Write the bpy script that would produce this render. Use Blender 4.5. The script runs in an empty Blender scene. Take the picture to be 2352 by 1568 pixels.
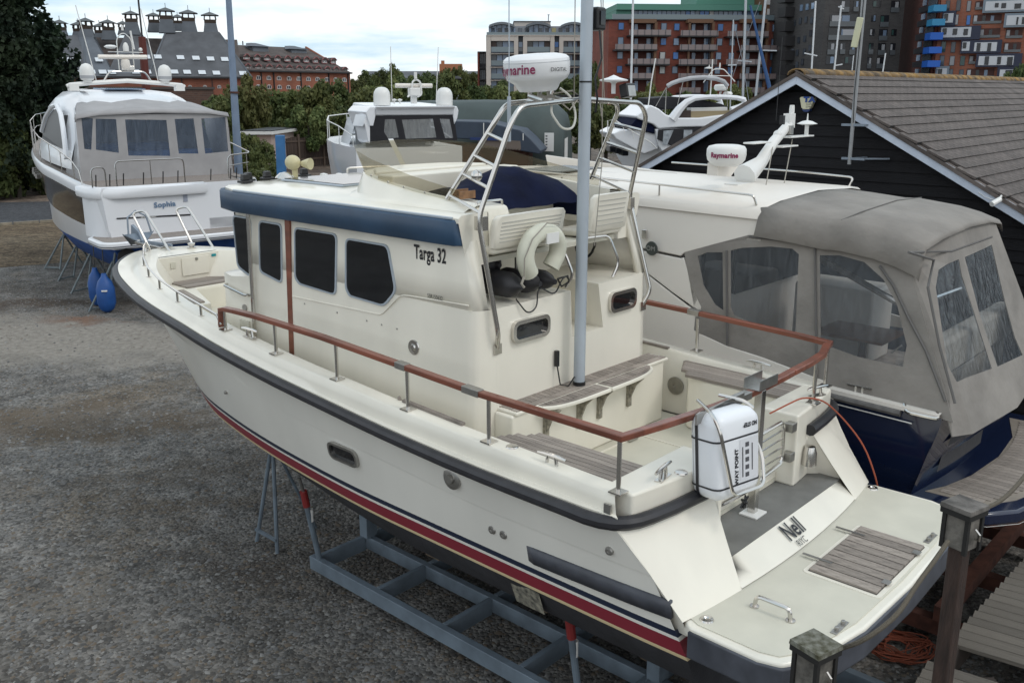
import bpy, bmesh, math, random
import numpy as np
from mathutils import Vector, Matrix, Euler
sc = bpy.context.scene
COL = sc.collection
R = math.radians
# ---------------- camera ----------------
H = 4.85
cam_d = bpy.data.cameras.new('camera'); cam = bpy.data.objects.new('camera', cam_d); COL.objects.link(cam)
TH = math.atan2(532, 2124)
cam.location = (0, 0, H); cam.rotation_euler = (math.pi/2-TH, 0, 0)
cam_d.lens = 36*2124/2352; cam_d.shift_y = -40/2352; cam_d.clip_end = 3000; cam_d.clip_start = .1
sc.camera = cam
# ---------------- world, sun ----------------
SUN_EL, SUN_AZ = R(50), R(115)       # azimuth clockwise from +Y
w = bpy.data.worlds.new('World'); sc.world = w; w.use_nodes = True
nt = w.node_tree; nt.nodes.clear()
def N(nt, t, **k):
    n = nt.nodes.new(t)
    for a, b in k.items():
        if a in ('ins',):
            for i, v in b.items(): n.inputs[i].default_value = v
        else: setattr(n, a, b)
    return n
def L(nt, a, b): nt.links.new(a, b)
out = N(nt, 'ShaderNodeOutputWorld'); bg = N(nt, 'ShaderNodeBackground'); bg.inputs[1].default_value = .1
sky = N(nt, 'ShaderNodeTexSky', sky_type='NISHITA', sun_disc=False, sun_elevation=SUN_EL, sun_rotation=SUN_AZ)
tc = N(nt, 'ShaderNodeTexCoord'); sep = N(nt, 'ShaderNodeSeparateXYZ'); L(nt, tc.outputs['Generated'], sep.inputs[0])
# project the view direction on a cloud layer
mx = N(nt, 'ShaderNodeMath', operation='ADD'); mx.inputs[1].default_value = .12; L(nt, sep.outputs[2], mx.inputs[0])
dv = N(nt, 'ShaderNodeVectorMath', operation='DIVIDE'); cb = N(nt, 'ShaderNodeCombineXYZ')
for i in range(3): L(nt, mx.outputs[0], cb.inputs[i])
L(nt, tc.outputs['Generated'], dv.inputs[0]); L(nt, cb.outputs[0], dv.inputs[1])
n1 = N(nt, 'ShaderNodeTexNoise'); n1.inputs['Scale'].default_value = .62; n1.inputs['Detail'].default_value = 7; n1.inputs['Roughness'].default_value = .55
mp = N(nt, 'ShaderNodeMapping'); mp.inputs['Location'].default_value = (3.1, 1.7, 0); L(nt, dv.outputs[0], mp.inputs[0]); L(nt, mp.outputs[0], n1.inputs['Vector'])
cr = N(nt, 'ShaderNodeValToRGB'); L(nt, n1.outputs[0], cr.inputs[0])
e = cr.color_ramp.elements; e[0].position = .41; e[0].color = (8.0, 10.3, 12.0, 1); e[1].position = .59; e[1].color = (15, 15, 15, 1)
m_ = cr.color_ramp.elements.new(.5); m_.color = (11.8, 12.9, 13.6, 1)
mix = N(nt, 'ShaderNodeMix', data_type='RGBA'); mix.inputs['Factor'].default_value = .86
L(nt, sky.outputs[0], mix.inputs[6]); L(nt, cr.outputs[0], mix.inputs[7])
L(nt, mix.outputs[2], bg.inputs[0]); L(nt, bg.outputs[0], out.inputs[0])
sun_d = bpy.data.lights.new('sun', 'SUN'); sun = bpy.data.objects.new('sun', sun_d); COL.objects.link(sun)
sun_d.energy = .8; sun_d.angle = R(14); sun_d.color = (1, .95, .88)
sd = Vector((math.sin(SUN_AZ)*math.cos(SUN_EL), math.cos(SUN_AZ)*math.cos(SUN_EL), math.sin(SUN_EL)))
sun.rotation_euler = (-sd).to_track_quat('-Z', 'Y').to_euler(); sun.location = (20, -10, 40)
vs = sc.view_settings; vs.view_transform = 'Standard'; vs.look = 'None'; vs.exposure = -.15; vs.gamma = 1; vs.use_curve_mapping = False
# ---------------- pixel measuring (photo pixels -> points in the place) ----------------
K = .69689; F_ = 2124.; CX = 1176.; CY = 744.
ct, st_ = math.cos(TH), math.sin(TH)
def ray(u, v): return Vector(((u-CX)/F_, ct+st_*(CY-v)/F_, -st_+ct*(CY-v)/F_))
def P(u, v, Y): d = ray(u, v); t = Y/d.y; return Vector((d.x*t, Y, H+d.z*t))
def G(u, v, z=0.): d = ray(u, v); t = (z-H)/d.z; return Vector((d.x*t, d.y*t, z))
# ---------------- frames ----------------
class Frame:
    def __init__(s, x, y, rot): s.o = Vector((x, y, 0)); s.r = rot; s.M = Matrix.Translation(s.o) @ Matrix.Rotation(rot, 4, 'Z'); s.I = s.M.inverted()
    def w(s, p): return s.M @ Vector(p)
    def l(s, p): return s.I @ Vector(p)
    def uv(s, u, v, y=0.):      # pixel -> point on the local plane y = const
        o = s.I @ Vector((0, 0, H)); d = (s.I.to_3x3() @ ray(u, v)); t = (y-o.y)/d.y; return o+d*t
    def ux(s, u, v, x=0.):
        o = s.I @ Vector((0, 0, H)); d = (s.I.to_3x3() @ ray(u, v)); t = (x-o.x)/d.x; return o+d*t
    def uz(s, u, v, z=0.):
        o = s.I @ Vector((0, 0, H)); d = (s.I.to_3x3() @ ray(u, v)); t = (z-o.z)/d.z; return o+d*t
F0 = Frame(0, 0, 0)
YA = .741481
Sx, Sy = math.sin(YA), math.cos(YA)
FB = Frame(Sx*5.765-Sy*3.047, Sy*5.765+Sx*3.047, math.pi/2-YA)      # main boat: +x starboard, +y bow
FS = Frame(-7.9, 22.0, R(39))
# ---------------- materials ----------------
MATS = {}
def mat(name, col, rough=.6, metal=0., var=.0, vs=3., bump=0., bs=30., spec=.5, rnd=0., coat=0., col2=None, mscale=(1,1,1), alpha=1., trans=0., detail=4):
    if name in MATS: return MATS[name]
    m = bpy.data.materials.new(name); m.use_nodes = True; t = m.node_tree; b = t.nodes['Principled BSDF']
    c = (*col, 1); b.inputs['Base Color'].default_value = c; b.inputs['Roughness'].default_value = rough; b.inputs['Metallic'].default_value = metal
    b.inputs['Specular IOR Level'].default_value = spec; b.inputs['Coat Weight'].default_value = coat
    if trans: b.inputs['Transmission Weight'].default_value = trans
    if alpha < 1: b.inputs['Alpha'].default_value = alpha
    if var or bump or rnd or col2:
        tcn = N(t, 'ShaderNodeTexCoord'); mp = N(t, 'ShaderNodeMapping'); mp.inputs['Scale'].default_value = mscale
        L(t, tcn.outputs['Object'], mp.inputs[0])
        last = None
        if var or col2:
            n = N(t, 'ShaderNodeTexNoise'); n.inputs['Scale'].default_value = vs; n.inputs['Detail'].default_value = detail; L(t, mp.outputs[0], n.inputs['Vector'])
            r = N(t, 'ShaderNodeValToRGB'); L(t, n.outputs[0], r.inputs[0]); r.color_ramp.elements[0].position = .32; r.color_ramp.elements[1].position = .68
            if col2: a2 = (*col2, 1)
            else: a2 = tuple(min(1, x*(1+var)) for x in col)+(1,)
            r.color_ramp.elements[0].color = tuple(x*(1-var) for x in col)+(1,) ; r.color_ramp.elements[1].color = a2
            last = r.outputs[0]
        if rnd:
            oi = N(t, 'ShaderNodeObjectInfo'); mr = N(t, 'ShaderNodeMapRange'); mr.inputs[3].default_value = 1-rnd; mr.inputs[4].default_value = 1+rnd
            L(t, oi.outputs['Random'], mr.inputs[0]); vm = N(t, 'ShaderNodeVectorMath', operation='SCALE')
            if last: L(t, last, vm.inputs[0])
            else: vm.inputs[0].default_value = col
            L(t, mr.outputs[0], vm.inputs['Scale']); last = vm.outputs[0]
        if last: L(t, last, b.inputs['Base Color'])
        if bump:
            n = N(t, 'ShaderNodeTexNoise'); n.inputs['Scale'].default_value = bs; n.inputs['Detail'].default_value = 4; L(t, mp.outputs[0], n.inputs['Vector'])
            bp = N(t, 'ShaderNodeBump'); bp.inputs['Strength'].default_value = min(1, bump); bp.inputs['Distance'].default_value = .02 if bump <= 1 else .02*bump
            L(t, n.outputs[0], bp.inputs['Height']); L(t, bp.outputs[0], b.inputs['Normal'])
    MATS[name] = m; return m
def film(name, tint, a, rough=.12):      # clear plastic sheet: part see-through, part glossy
    if name in MATS: return MATS[name]
    m = bpy.data.materials.new(name); m.use_nodes = True; t = m.node_tree; b = t.nodes['Principled BSDF']
    b.inputs['Base Color'].default_value = (*tint, 1); b.inputs['Roughness'].default_value = rough
    tcn = N(t, 'ShaderNodeTexCoord'); mp = N(t, 'ShaderNodeMapping'); mp.inputs['Scale'].default_value = (5, 5, 1.2); mp.inputs['Rotation'].default_value = (.3, .5, 0); L(t, tcn.outputs['Object'], mp.inputs[0])
    n = N(t, 'ShaderNodeTexNoise'); n.inputs['Scale'].default_value = 1.6; n.inputs['Distortion'].default_value = 1.5; L(t, mp.outputs[0], n.inputs['Vector'])
    bp = N(t, 'ShaderNodeBump'); bp.inputs['Strength'].default_value = .5; bp.inputs['Distance'].default_value = .05; L(t, n.outputs[0], bp.inputs['Height']); L(t, bp.outputs[0], b.inputs['Normal'])
    tr = N(t, 'ShaderNodeBsdfTransparent'); tr.inputs[0].default_value = (.8, .82, .84, 1); mxs = N(t, 'ShaderNodeMixShader'); mr = N(t, 'ShaderNodeMapRange'); mr.inputs[3].default_value = a*.5; mr.inputs[4].default_value = min(1, a*1.6)
    L(t, n.outputs[0], mr.inputs[0]); L(t, mr.outputs[0], mxs.inputs[0]); L(t, tr.outputs[0], mxs.inputs[1]); L(t, b.outputs[0], mxs.inputs[2]); L(t, mxs.outputs[0], t.nodes['Material Output'].inputs[0])
    MATS[name] = m; return m
# ---------------- mesh building ----------------
ORG = {}; CUBES = {}
class MB:
    def __init__(s): s.v = []; s.f = []; s.m = []; s.cur = 0
    def add(s, vs, fs):
        o = len(s.v); s.v += [tuple(p) for p in vs]; s.f += [tuple(i+o for i in f) for f in fs]; s.m += [s.cur]*len(fs); return s
    def bx(s, x0, x1, y0, y1, z0, z1):
        return s.add([(x0,y0,z0),(x1,y0,z0),(x1,y1,z0),(x0,y1,z0),(x0,y0,z1),(x1,y0,z1),(x1,y1,z1),(x0,y1,z1)],
            [(0,3,2,1),(4,5,6,7),(0,1,5,4),(1,2,6,5),(2,3,7,6),(3,0,4,7)])
    def hexa(s, p): return s.add(p, [(0,3,2,1),(4,5,6,7),(0,1,5,4),(1,2,6,5),(2,3,7,6),(3,0,4,7)])
    def box(s, c, size, M=None):
        x, y, z = (a/2 for a in size); pts = [(-x,-y,-z),(x,-y,-z),(x,y,-z),(-x,y,-z),(-x,-y,z),(x,-y,z),(x,y,z),(-x,y,z)]
        c = Vector(c); M = M or Matrix(); return s.hexa([c+M.to_3x3() @ Vector(p) for p in pts])
    def beam(s, a, b, w, h, up=(0,0,1)):
        a = Vector(a); b = Vector(b); d = (b-a).normalized(); u = Vector(up); r = d.cross(u)
        if r.length < 1e-4: r = Vector((1,0,0))
        r.normalize(); u = r.cross(d); r = r*w/2; u = u*h/2
        return s.hexa([a-r-u, a+r-u, b+r-u, b-r-u, a-r+u, a+r+u, b+r+u, b-r+u])
    def prism(s, pts, d):       # polygon (3d points) extruded by vector d
        n = len(pts); d = Vector(d); pts = [Vector(p) for p in pts]
        return s.add(pts+[p+d for p in pts], [tuple(range(n))[::-1], tuple(range(n, 2*n))]+[(i, (i+1) % n, n+(i+1) % n, n+i) for i in range(n)])
    def poly(s, pts): return s.add(pts, [tuple(range(len(pts)))])
    def tube(s, pts, r, n=8, closed=False, caps=True, rs=None):
        pts = [Vector(p) for p in pts]; k = len(pts); rings = []; prev = None
        for i, p in enumerate(pts):
            a = pts[i-1] if i or closed else p; b = pts[(i+1) % k] if (i < k-1 or closed) else p
            d = (b-a); d = d.normalized() if d.length > 1e-9 else Vector((0,0,1))
            if prev is None:
                u = Vector((0,0,1)) if abs(d.z) < .9 else Vector((1,0,0)); u = (u-d*u.dot(d)).normalized()
            else:
                u = prev-d*prev.dot(d); u = u.normalized() if u.length > 1e-6 else Vector((1,0,0))
            prev = u; v = d.cross(u); rr = rs[i] if rs else r
            rings.append([p+(u*math.cos(2*math.pi*j/n)+v*math.sin(2*math.pi*j/n))*rr for j in range(n)])
        return s.loft(rings, True, closed, caps)
    def loft(s, rings, ringclosed=True, closed=False, caps=False):
        k = len(rings); n = len(rings[0]); vs = [p for r in rings for p in r]; fs = []
        for i in range(k if closed else k-1):
            for j in range(n if ringclosed else n-1):
                a = i*n+j; b = i*n+(j+1) % n; c = ((i+1) % k)*n+(j+1) % n; d = ((i+1) % k)*n+j; fs.append((a, b, c, d))
        if caps and not closed: fs += [tuple(range(n))[::-1], tuple(range((k-1)*n, k*n))]
        return s.add(vs, fs)
    def lathe(s, prof, c, n=16, ax='z', M=None):     # prof: (r, h)
        c = Vector(c); rings = []
        for r, h in prof:
            ring = []
            for j in range(n):
                a = 2*math.pi*j/n; p = Vector((r*math.cos(a), r*math.sin(a), h))
                if ax == 'x': p = Vector((p.z, p.x, p.y))
                if ax == 'y': p = Vector((p.x, p.z, p.y))
                if M: p = M.to_3x3() @ p
                ring.append(c+p)
            rings.append(ring)
        return s.loft(rings, True, False, True)
    def sph(s, c, r, n=10, k=6, sc=(1,1,1), M=None):
        c = Vector(c); rings = []
        for i in range(k+1):
            t = math.pi*i/k; rings.append([c+((M.to_3x3() if M else Matrix.Identity(3)) @ Vector((math.sin(t)*math.cos(2*math.pi*j/n)*r*sc[0], math.sin(t)*math.sin(2*math.pi*j/n)*r*sc[1], math.cos(t)*r*sc[2]))) for j in range(n)])
        return s.loft(rings)
    def sheet(s, grid, th=0.):
        k = len(grid); n = len(grid[0]); s.loft(grid, False); return s
    def build(s, name, m, parent=None, F=None, smooth=True, bevel=0., seg=2, ang=35, solid=0., label=None, cat=None, group=None, kind=None, base=None):
        me = bpy.data.meshes.new(name)
        V = [Vector(p) for p in s.v]
        if parent is not None: org = ORG[parent.name]
        else:
            if base is not None: org = Vector(base)
            else:
                xs = [p.x for p in V]; ys = [p.y for p in V]; org = Vector(((min(xs)+max(xs))/2, (min(ys)+max(ys))/2, min(p.z for p in V)))
        me.from_pydata([p-org for p in V], [], s.f)
        ms = m if isinstance(m, (list, tuple)) else [m]
        for x in ms: me.materials.append(x)
        if len(ms) > 1: me.polygons.foreach_set('material_index', s.m)
        b = bmesh.new(); b.from_mesh(me); bmesh.ops.remove_doubles(b, verts=b.verts, dist=1e-5); bmesh.ops.recalc_face_normals(b, faces=b.faces); b.to_mesh(me); b.free()
        if smooth: me.shade_smooth(); me.set_sharp_from_angle(angle=R(ang))
        o = bpy.data.objects.new(name, me); COL.objects.link(o)
        if parent is not None: o.parent = parent
        else:
            F = F or F0; o.location = F.w(org); o.rotation_euler = (0, 0, F.r)
        ORG[o.name] = org
        if solid: md = o.modifiers.new('s', 'SOLIDIFY'); md.thickness = solid; md.offset = -1
        if bevel: md = o.modifiers.new('b', 'BEVEL'); md.width = bevel; md.segments = seg; md.limit_method = 'ANGLE'; md.angle_limit = R(30); md.harden_normals = smooth
        tag(o, label, cat, group, kind); return o
def tag(o, label=None, cat=None, group=None, kind=None):
    if label: o['label'] = label
    if cat: o['category'] = cat
    if group: o['group'] = group
    if kind: o['kind'] = kind
    return o
def thing(name, label, cat, F=None, at=(0,0,0), group=None, rot=None):
    F = F or F0; o = bpy.data.objects.new(name, None); COL.objects.link(o); o.empty_display_size = .2
    o.location = F.w(at); o.rotation_euler = (0, 0, F.r if rot is None else rot); ORG[o.name] = Vector(at); tag(o, label, cat, group); return o
def cube(m):
    if m.name not in CUBES:
        b = MB().bx(-.5,.5,-.5,.5,-.5,.5); me = bpy.data.meshes.new('block'); me.from_pydata(b.v, [], b.f); me.materials.append(m); CUBES[m.name] = me
    return CUBES[m.name]
def piece(name, me, parent, loc, scale=(1,1,1), rot=None, M=None, label=None):
    o = bpy.data.objects.new(name, me); COL.objects.link(o); o.parent = parent; loc = Vector(loc)-ORG[parent.name]
    if M is not None: o.matrix_local = Matrix.Translation(loc) @ M.to_4x4() @ Matrix.Diagonal((*scale, 1))
    else:
        o.location = loc; o.scale = scale
        if rot: o.rotation_euler = rot
    ORG[o.name] = Vector((0,0,0))
    if label: o['label'] = label
    return o
def block(name, m, parent, x0, x1, y0, y1, z0, z1, **k):
    return piece(name, cube(m), parent, ((x0+x1)/2, (y0+y1)/2, (z0+z1)/2), (abs(x1-x0), abs(y1-y0), abs(z1-z0)), **k)
def copy_tree(o, parent=None, loc=None, rz=None):
    c = o.copy(); COL.objects.link(c); ORG[c.name] = ORG.get(o.name, Vector())
    if parent is not None: c.parent = parent
    if loc is not None: c.location = loc
    if rz is not None: c.rotation_euler = (0, 0, rz)
    for ch in list(o.children): copy_tree(ch, c)
    return c
def text(name, s, m, parent, c, right, up, h, xs=1., bold=0., ext=.002, wrap=None, label=None, shear=0.):
    cu = bpy.data.curves.new('t', 'FONT'); cu.body = s; cu.size = h*1.4; cu.align_x = 'CENTER'; cu.align_y = 'CENTER'; cu.offset = bold; cu.extrude = 0; cu.space_character = 1.0+bold*14; cu.resolution_u = 3; cu.shear = shear
    o = bpy.data.objects.new('t', cu); COL.objects.link(o); bpy.context.view_layer.update()
    me = bpy.data.meshes.new_from_object(o.evaluated_get(bpy.context.evaluated_depsgraph_get())); bpy.data.objects.remove(o)
    org = ORG[parent.name]; c = Vector(c or (0,0,0)); rt = Vector(right).normalized(); u = Vector(up).normalized(); u = (u-rt*u.dot(rt)).normalized(); nn = rt.cross(u)
    for v in me.vertices:
        x, y = v.co.x*xs, v.co.y
        if wrap:            # wrap = (centre, radius, a0): cylinder, angle grows with x
            cc, rad, a0, tilt = wrap; a = a0+x/rad; v.co = Vector(cc)+Vector((math.cos(a)*rad, math.sin(a)*rad, y+tilt*x))-org
        else: v.co = c+rt*x+u*y+nn*ext-org
    me.materials.clear(); me.materials.append(m)
    t = bpy.data.objects.new(name, me); COL.objects.link(t); t.parent = parent; ORG[t.name] = org
    if label: t['label'] = label
    return t
def interp(tab, y):
    if y <= tab[0][0]: return tab[0][1]
    for (a, b), (c, d) in zip(tab, tab[1:]):
        if y <= c: return b+(d-b)*(y-a)/(c-a)
    return tab[-1][1]
def smoothtab(tab, n=1):
    xs = [a for a, b in tab]; ys = [b for a, b in tab]
    def f(y):   # Catmull-Rom like monotone cubic
        if y <= xs[0]: return ys[0]
        if y >= xs[-1]: return ys[-1]
        i = max(j for j in range(len(xs)) if xs[j] <= y); i = min(i, len(xs)-2)
        def sl(j):
            if j == 0: return (ys[1]-ys[0])/(xs[1]-xs[0])
            if j == len(xs)-1: return (ys[-1]-ys[-2])/(xs[-1]-xs[-2])
            a = (ys[j]-ys[j-1])/(xs[j]-xs[j-1]); b = (ys[j+1]-ys[j])/(xs[j+1]-xs[j]); return 0 if a*b < 0 else 2*a*b/(a+b) if a+b else 0
        h = xs[i+1]-xs[i]; t = (y-xs[i])/h; m0 = sl(i)*h; m1 = sl(i+1)*h
        return (2*t**3-3*t*t+1)*ys[i]+(t**3-2*t*t+t)*m0+(-2*t**3+3*t*t)*ys[i+1]+(t**3-t*t)*m1
    return f
def arc(pts, n=4, r=.06):          # round the corners of a polyline
    pts = [Vector(p) for p in pts]; out = [pts[0]]
    for a, b, c in zip(pts, pts[1:], pts[2:]):
        d1 = (a-b); d2 = (c-b); q = min(r, d1.length*.45, d2.length*.45); p0 = b+d1.normalized()*q; p1 = b+d2.normalized()*q
        for i in range(n+1): t = i/n; out.append(p0*(1-t)**2+b*2*t*(1-t)+p1*t*t)
    out.append(pts[-1]); return out
def rrect(x0, x1, y0, y1, r, n=4):   # rounded rectangle, 2d points
    o = []
    for cx, cy, a0 in ((x1-r, y0+r, -90), (x1-r, y1-r, 0), (x0+r, y1-r, 90), (x0+r, y0+r, 180)):
        for i in range(n+1): a = R(a0+90*i/n); o.append((cx+r*math.cos(a), cy+r*math.sin(a)))
    return o
# material palette
GEL = mat('gelcoat', (.79,.755,.66), .3, var=.06, vs=1.9, coat=.25, detail=8, mscale=(1,1,.35))
GELH = mat('gelcoat_hull', (.71,.695,.64), .28, var=.055, vs=1.3, coat=.25, detail=8, mscale=(1,1,.4))
WHITE = mat('white_gelcoat', (.76,.77,.78), .3, var=.02, vs=1.5)
NONSK = mat('non_skid_deck', (.6,.58,.49), .75, var=.05, vs=4, bump=.15, bs=220)
GREYSK = mat('grey_deck_mat', (.17,.17,.16), .85, var=.12, vs=6, bump=.2, bs=180)
STEEL = mat('stainless_steel', (.62,.6,.57), .18, 1.)
STEELD = mat('brushed_steel', (.42,.41,.39), .38, 1., var=.1, vs=20)
RUB = mat('black_rubber', (.022,.022,.026), .45, var=.25, vs=9)
RUBG = mat('grey_rubber', (.06,.065,.08), .5, var=.2, vs=9)
NAVYS = mat('navy_stripe', (.012,.02,.045), .35)
REDS = mat('red_stripe', (.2,.018,.032), .4, var=.05)
CREAM = mat('cream_line', (.62,.5,.3), .5)
ANTI = mat('black_antifoul', (.022,.022,.026), .8, var=.3, vs=5, bump=.2, bs=40)
TEAK = mat('weathered_teak', (.27,.235,.205), .85, var=.3, vs=7, bump=.35, bs=60, rnd=.22, mscale=(1,1,1))
TEAKD = mat('dark_caulk', (.04,.035,.03), .9)
MAHO = mat('varnished_mahogany', (.19,.06,.035), .35, var=.35, vs=9, coat=.3, mscale=(1,.2,1))
GLASS = mat('dark_glass', (.006,.007,.009), .04, spec=.6)
ALU = mat('aluminium_frame', (.4,.45,.5), .4, .3)
BLUEV = mat('blue_vinyl', (.022,.055,.105), .42, var=.18, vs=2.5, bump=.08, bs=12)
CANV = mat('grey_canvas', (.235,.218,.198), .9, var=.16, vs=2.2, bump=2.2, bs=2.6)
CANVN = mat('navy_canvas', (.005,.008,.028), .9, spec=.15, var=.3, vs=4, bump=.5, bs=7)
CANVB = mat('black_canvas', (.012,.012,.016), .8, var=.2, vs=4, bump=.2, bs=7)
BLACK = mat('black_plastic', (.012,.012,.013), .4)
WPL = mat('white_plastic', (.72,.72,.7), .35)
INK = mat('black_lettering', (.012,.012,.015), .5)
MAG = mat('magenta_lettering', (.22,.01,.07), .45)
GALV = mat('galvanised_steel', (.2,.24,.29), .5, .2, var=.15, vs=6)
# =============== MAIN BOAT ===============
boat = thing('motor_cruiser', 'cream motor cruiser Nell with navy roof band, mahogany rails and red hull stripe', 'boat', FB, (0, 0, 0))
rB = smoothtab([(-.1,1.54),(0,1.57),(1.5,1.58),(3,1.58),(4.6,1.53),(5.3,1.48),(6,1.41),(6.5,1.33),(7.1,1.18),(7.55,1.04),(8.2,.74),(8.6,.45),(8.85,.2),(8.95,.0)])
zR = smoothtab([(0,2.30),(1,2.31),(2,2.35),(3,2.42),(4,2.49),(4.6,2.54),(5.3,2.61),(6,2.66),(7,2.72),(8,2.75),(9,2.75)])
zC = smoothtab([(0,2.47),(1.1,2.51),(2,2.55),(2.8,2.6),(3.7,2.65),(4.5,2.7),(5.5,2.76),(6.3,2.8),(7,2.83),(7.8,2.87),(8.7,2.88)])
cB = smoothtab([(0,1.44),(3,1.46),(4.5,1.40),(5,1.36),(5.7,1.27),(6.3,1.15),(7,.95),(7.4,.8),(7.8,.6),(8.1,.42),(8.3,.25),(8.42,0)])
wl = smoothtab([(-.5,1.34),(0,1.35),(2.3,1.34),(3.7,1.25),(5.5,.98),(6.6,.62),(7.2,.3),(7.55,0)])
kn = smoothtab([(-.5,1.42),(0,1.45),(2.5,1.46),(3.6,1.44),(4.8,1.36),(6,1.18),(7,.88),(7.8,.48),(8.25,0)])
zK = smoothtab([(-.4,2.0),(1,2.0),(2.2,2.06),(3.6,2.14),(4.8,2.27),(6,2.38),(8.25,2.48)])
ch = smoothtab([(-.5,1.2),(2,1.2),(3,1.12),(4.15,.95),(5.5,.68),(6.5,.35),(7.2,0)])
def hull_rows():
    n = 44; rows = [[] for _ in range(11)]
    for i in range(n+1):
        t = i/n; s = 1-(1-t)**1.7
        def at(y0, y1): return y0+(y1-y0)*s
        yk = at(-.45, 7.0); kz = interp([(-.5,.45),(4.8,.5),(5.8,.65),(6.5,.9),(7.0,1.2)], yk)
        yc = at(-.45, 7.2); yw = at(-.46, 7.55); yn = at(-.24, 8.25); yr = at(-.04, 8.95)
        A = Vector((wl(yw), yw, 1.46)); B_ = Vector((kn(yn), yn, zK(yn)))
        rows[0].append(Vector((.03 if s < 1 else 0, yk, kz))); rows[1].append(Vector((ch(yc), yc, 1.22)))
        rows[2].append(A.copy())
        for k, z in ((3,1.485),(4,1.585),(5,1.61),(6,1.655)):
            f = (z-1.46)/(B_.z-1.46); rows[k].append(A+(B_-A)*f)
        rows[7].append(B_.copy()); rows[8].append(B_+Vector((.012 if s < 1 else 0, 0, .004)))
        Rr = Vector((max(0, rB(yr)-.03), yr, zR(yr)-.03)); M_ = B_*.5+Rr*.5; M_.x -= .02*math.sin(math.pi*min(1, s*1.0))*(s > .5)
        rows[9].append(M_); rows[10].append(Rr)
    return rows
rows = hull_rows()
RM = [3, 3, 4, 2, 0, 1, 0, 0, 0, 0]    # material per strip
hb = MB()
for sg in (-1, 1):
    for k in range(10):
        hb.cur = RM[k]; hb.loft([[Vector((p.x*sg, p.y, p.z)) for p in rows[k]], [Vector((p.x*sg, p.y, p.z)) for p in rows[k+1]]], False)
for k in range(6):
    hb.cur = RM[k]; a, b = rows[k][0], rows[k+1][0]; hb.poly([(-a.x,a.y,a.z),(a.x,a.y,a.z),(b.x,b.y,b.z),(-b.x,b.y,b.z)])
hb.build('hull', [GELH, NAVYS, REDS, ANTI, CREAM], boat, ang=40)
# hull side fittings (port)
def hx(y, z):       # point on the port topside near height z
    i = min(range(len(rows[7])), key=lambda j: abs(rows[7][j].y-y)); a = rows[7][i]
    if z < a.z: c = rows[2][i]; f = (z-c.z)/(a.z-c.z); return -(c.x+(a.x-c.x)*f)
    c = rows[10][i]; f = (z-a.z)/(c.z-a.z); return -(a.x+(c.x-a.x)*f)-.01
def oval_ring(y0, y1, z0, z1, r, xo, w, depth, sk=0.):
    out_, inn = rrect(y0, y1, z0, z1, r, 5), rrect(y0+w, y1-w, z0+w, z1-w, r-w*.6, 5)
    f = lambda q, d: Vector((hx(2.8, q[1])-.002-d, q[0], q[1]))
    return [[f(q, 0) for q in out_], [f(q, depth) for q in out_], [f(q, depth) for q in inn], [f(q, 0) for q in inn]], [f(q, depth*.25) for q in inn]
xw = hx(2.8, 1.95)
rg, gl = oval_ring(2.60, 2.98, 1.88, 2.04, .06, xw+.02, .022, .03, -.1)
hw = MB().loft(rg).build('hull_window', STEELD, boat); MB().poly(gl).build('glass', GLASS, hw)
for (y, z, r, nm) in ((1.43,2.17,.085,'mooring_disc'),(1.12,1.84,.035,'through_hull_fitting'),(1.01,1.84,.035,'through_hull_fitting'),(.05,2.08,.03,'through_hull_fitting'),(4.9,1.98,.018,'through_hull_fitting')):
    x = hx(y, z); MB().lathe([(0,-.03),(r,-.03),(r,-.006),(r*.8,.004),(r*.45,.006),(r*.4,.0 if r < .05 else .03),(0,.0 if r < .05 else .03)], (x-.006, y, z), 18, 'x', Matrix.Rotation(math.pi, 3, 'Z')).build(nm, STEELD, boat)
# lower black strake on the quarter + platform edge
def hxs(y, z):
    zk_ = zK(y); f = (z-1.46)/(zk_-1.46); return -(wl(y)+(kn(y)-wl(y))*f)
ys__ = [.83-.1*i for i in range(13)]
mb = MB(); mb.loft([[Vector((hxs(y, 1.705+.03*(.8-y))-ox, y+dy, 1.705+.03*(.8-y))), Vector((hxs(y, 1.83+.03*(.8-y))-ox, y, 1.83+.03*(.8-y)))] for y, ox, dy in [(ys__[0], -.01, .0)]+[(y, .022, 0) for y in ys__[1:]]], False); mb.build('spray_strake', RUBG, boat, solid=.03)
MB().poly([(hx(1.0,1.3)-.012-.0,1.05,1.455),(-1.352,.74,1.455),(-1.262,.76,1.24),(-1.262,1.03,1.24)]).build('scraped_patch', mat('scraped_patch', (.08,.08,.07), .9, col2=(.3,.28,.22), var=.4, vs=22), boat, label='scraped patch in the black bottom paint')
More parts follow.
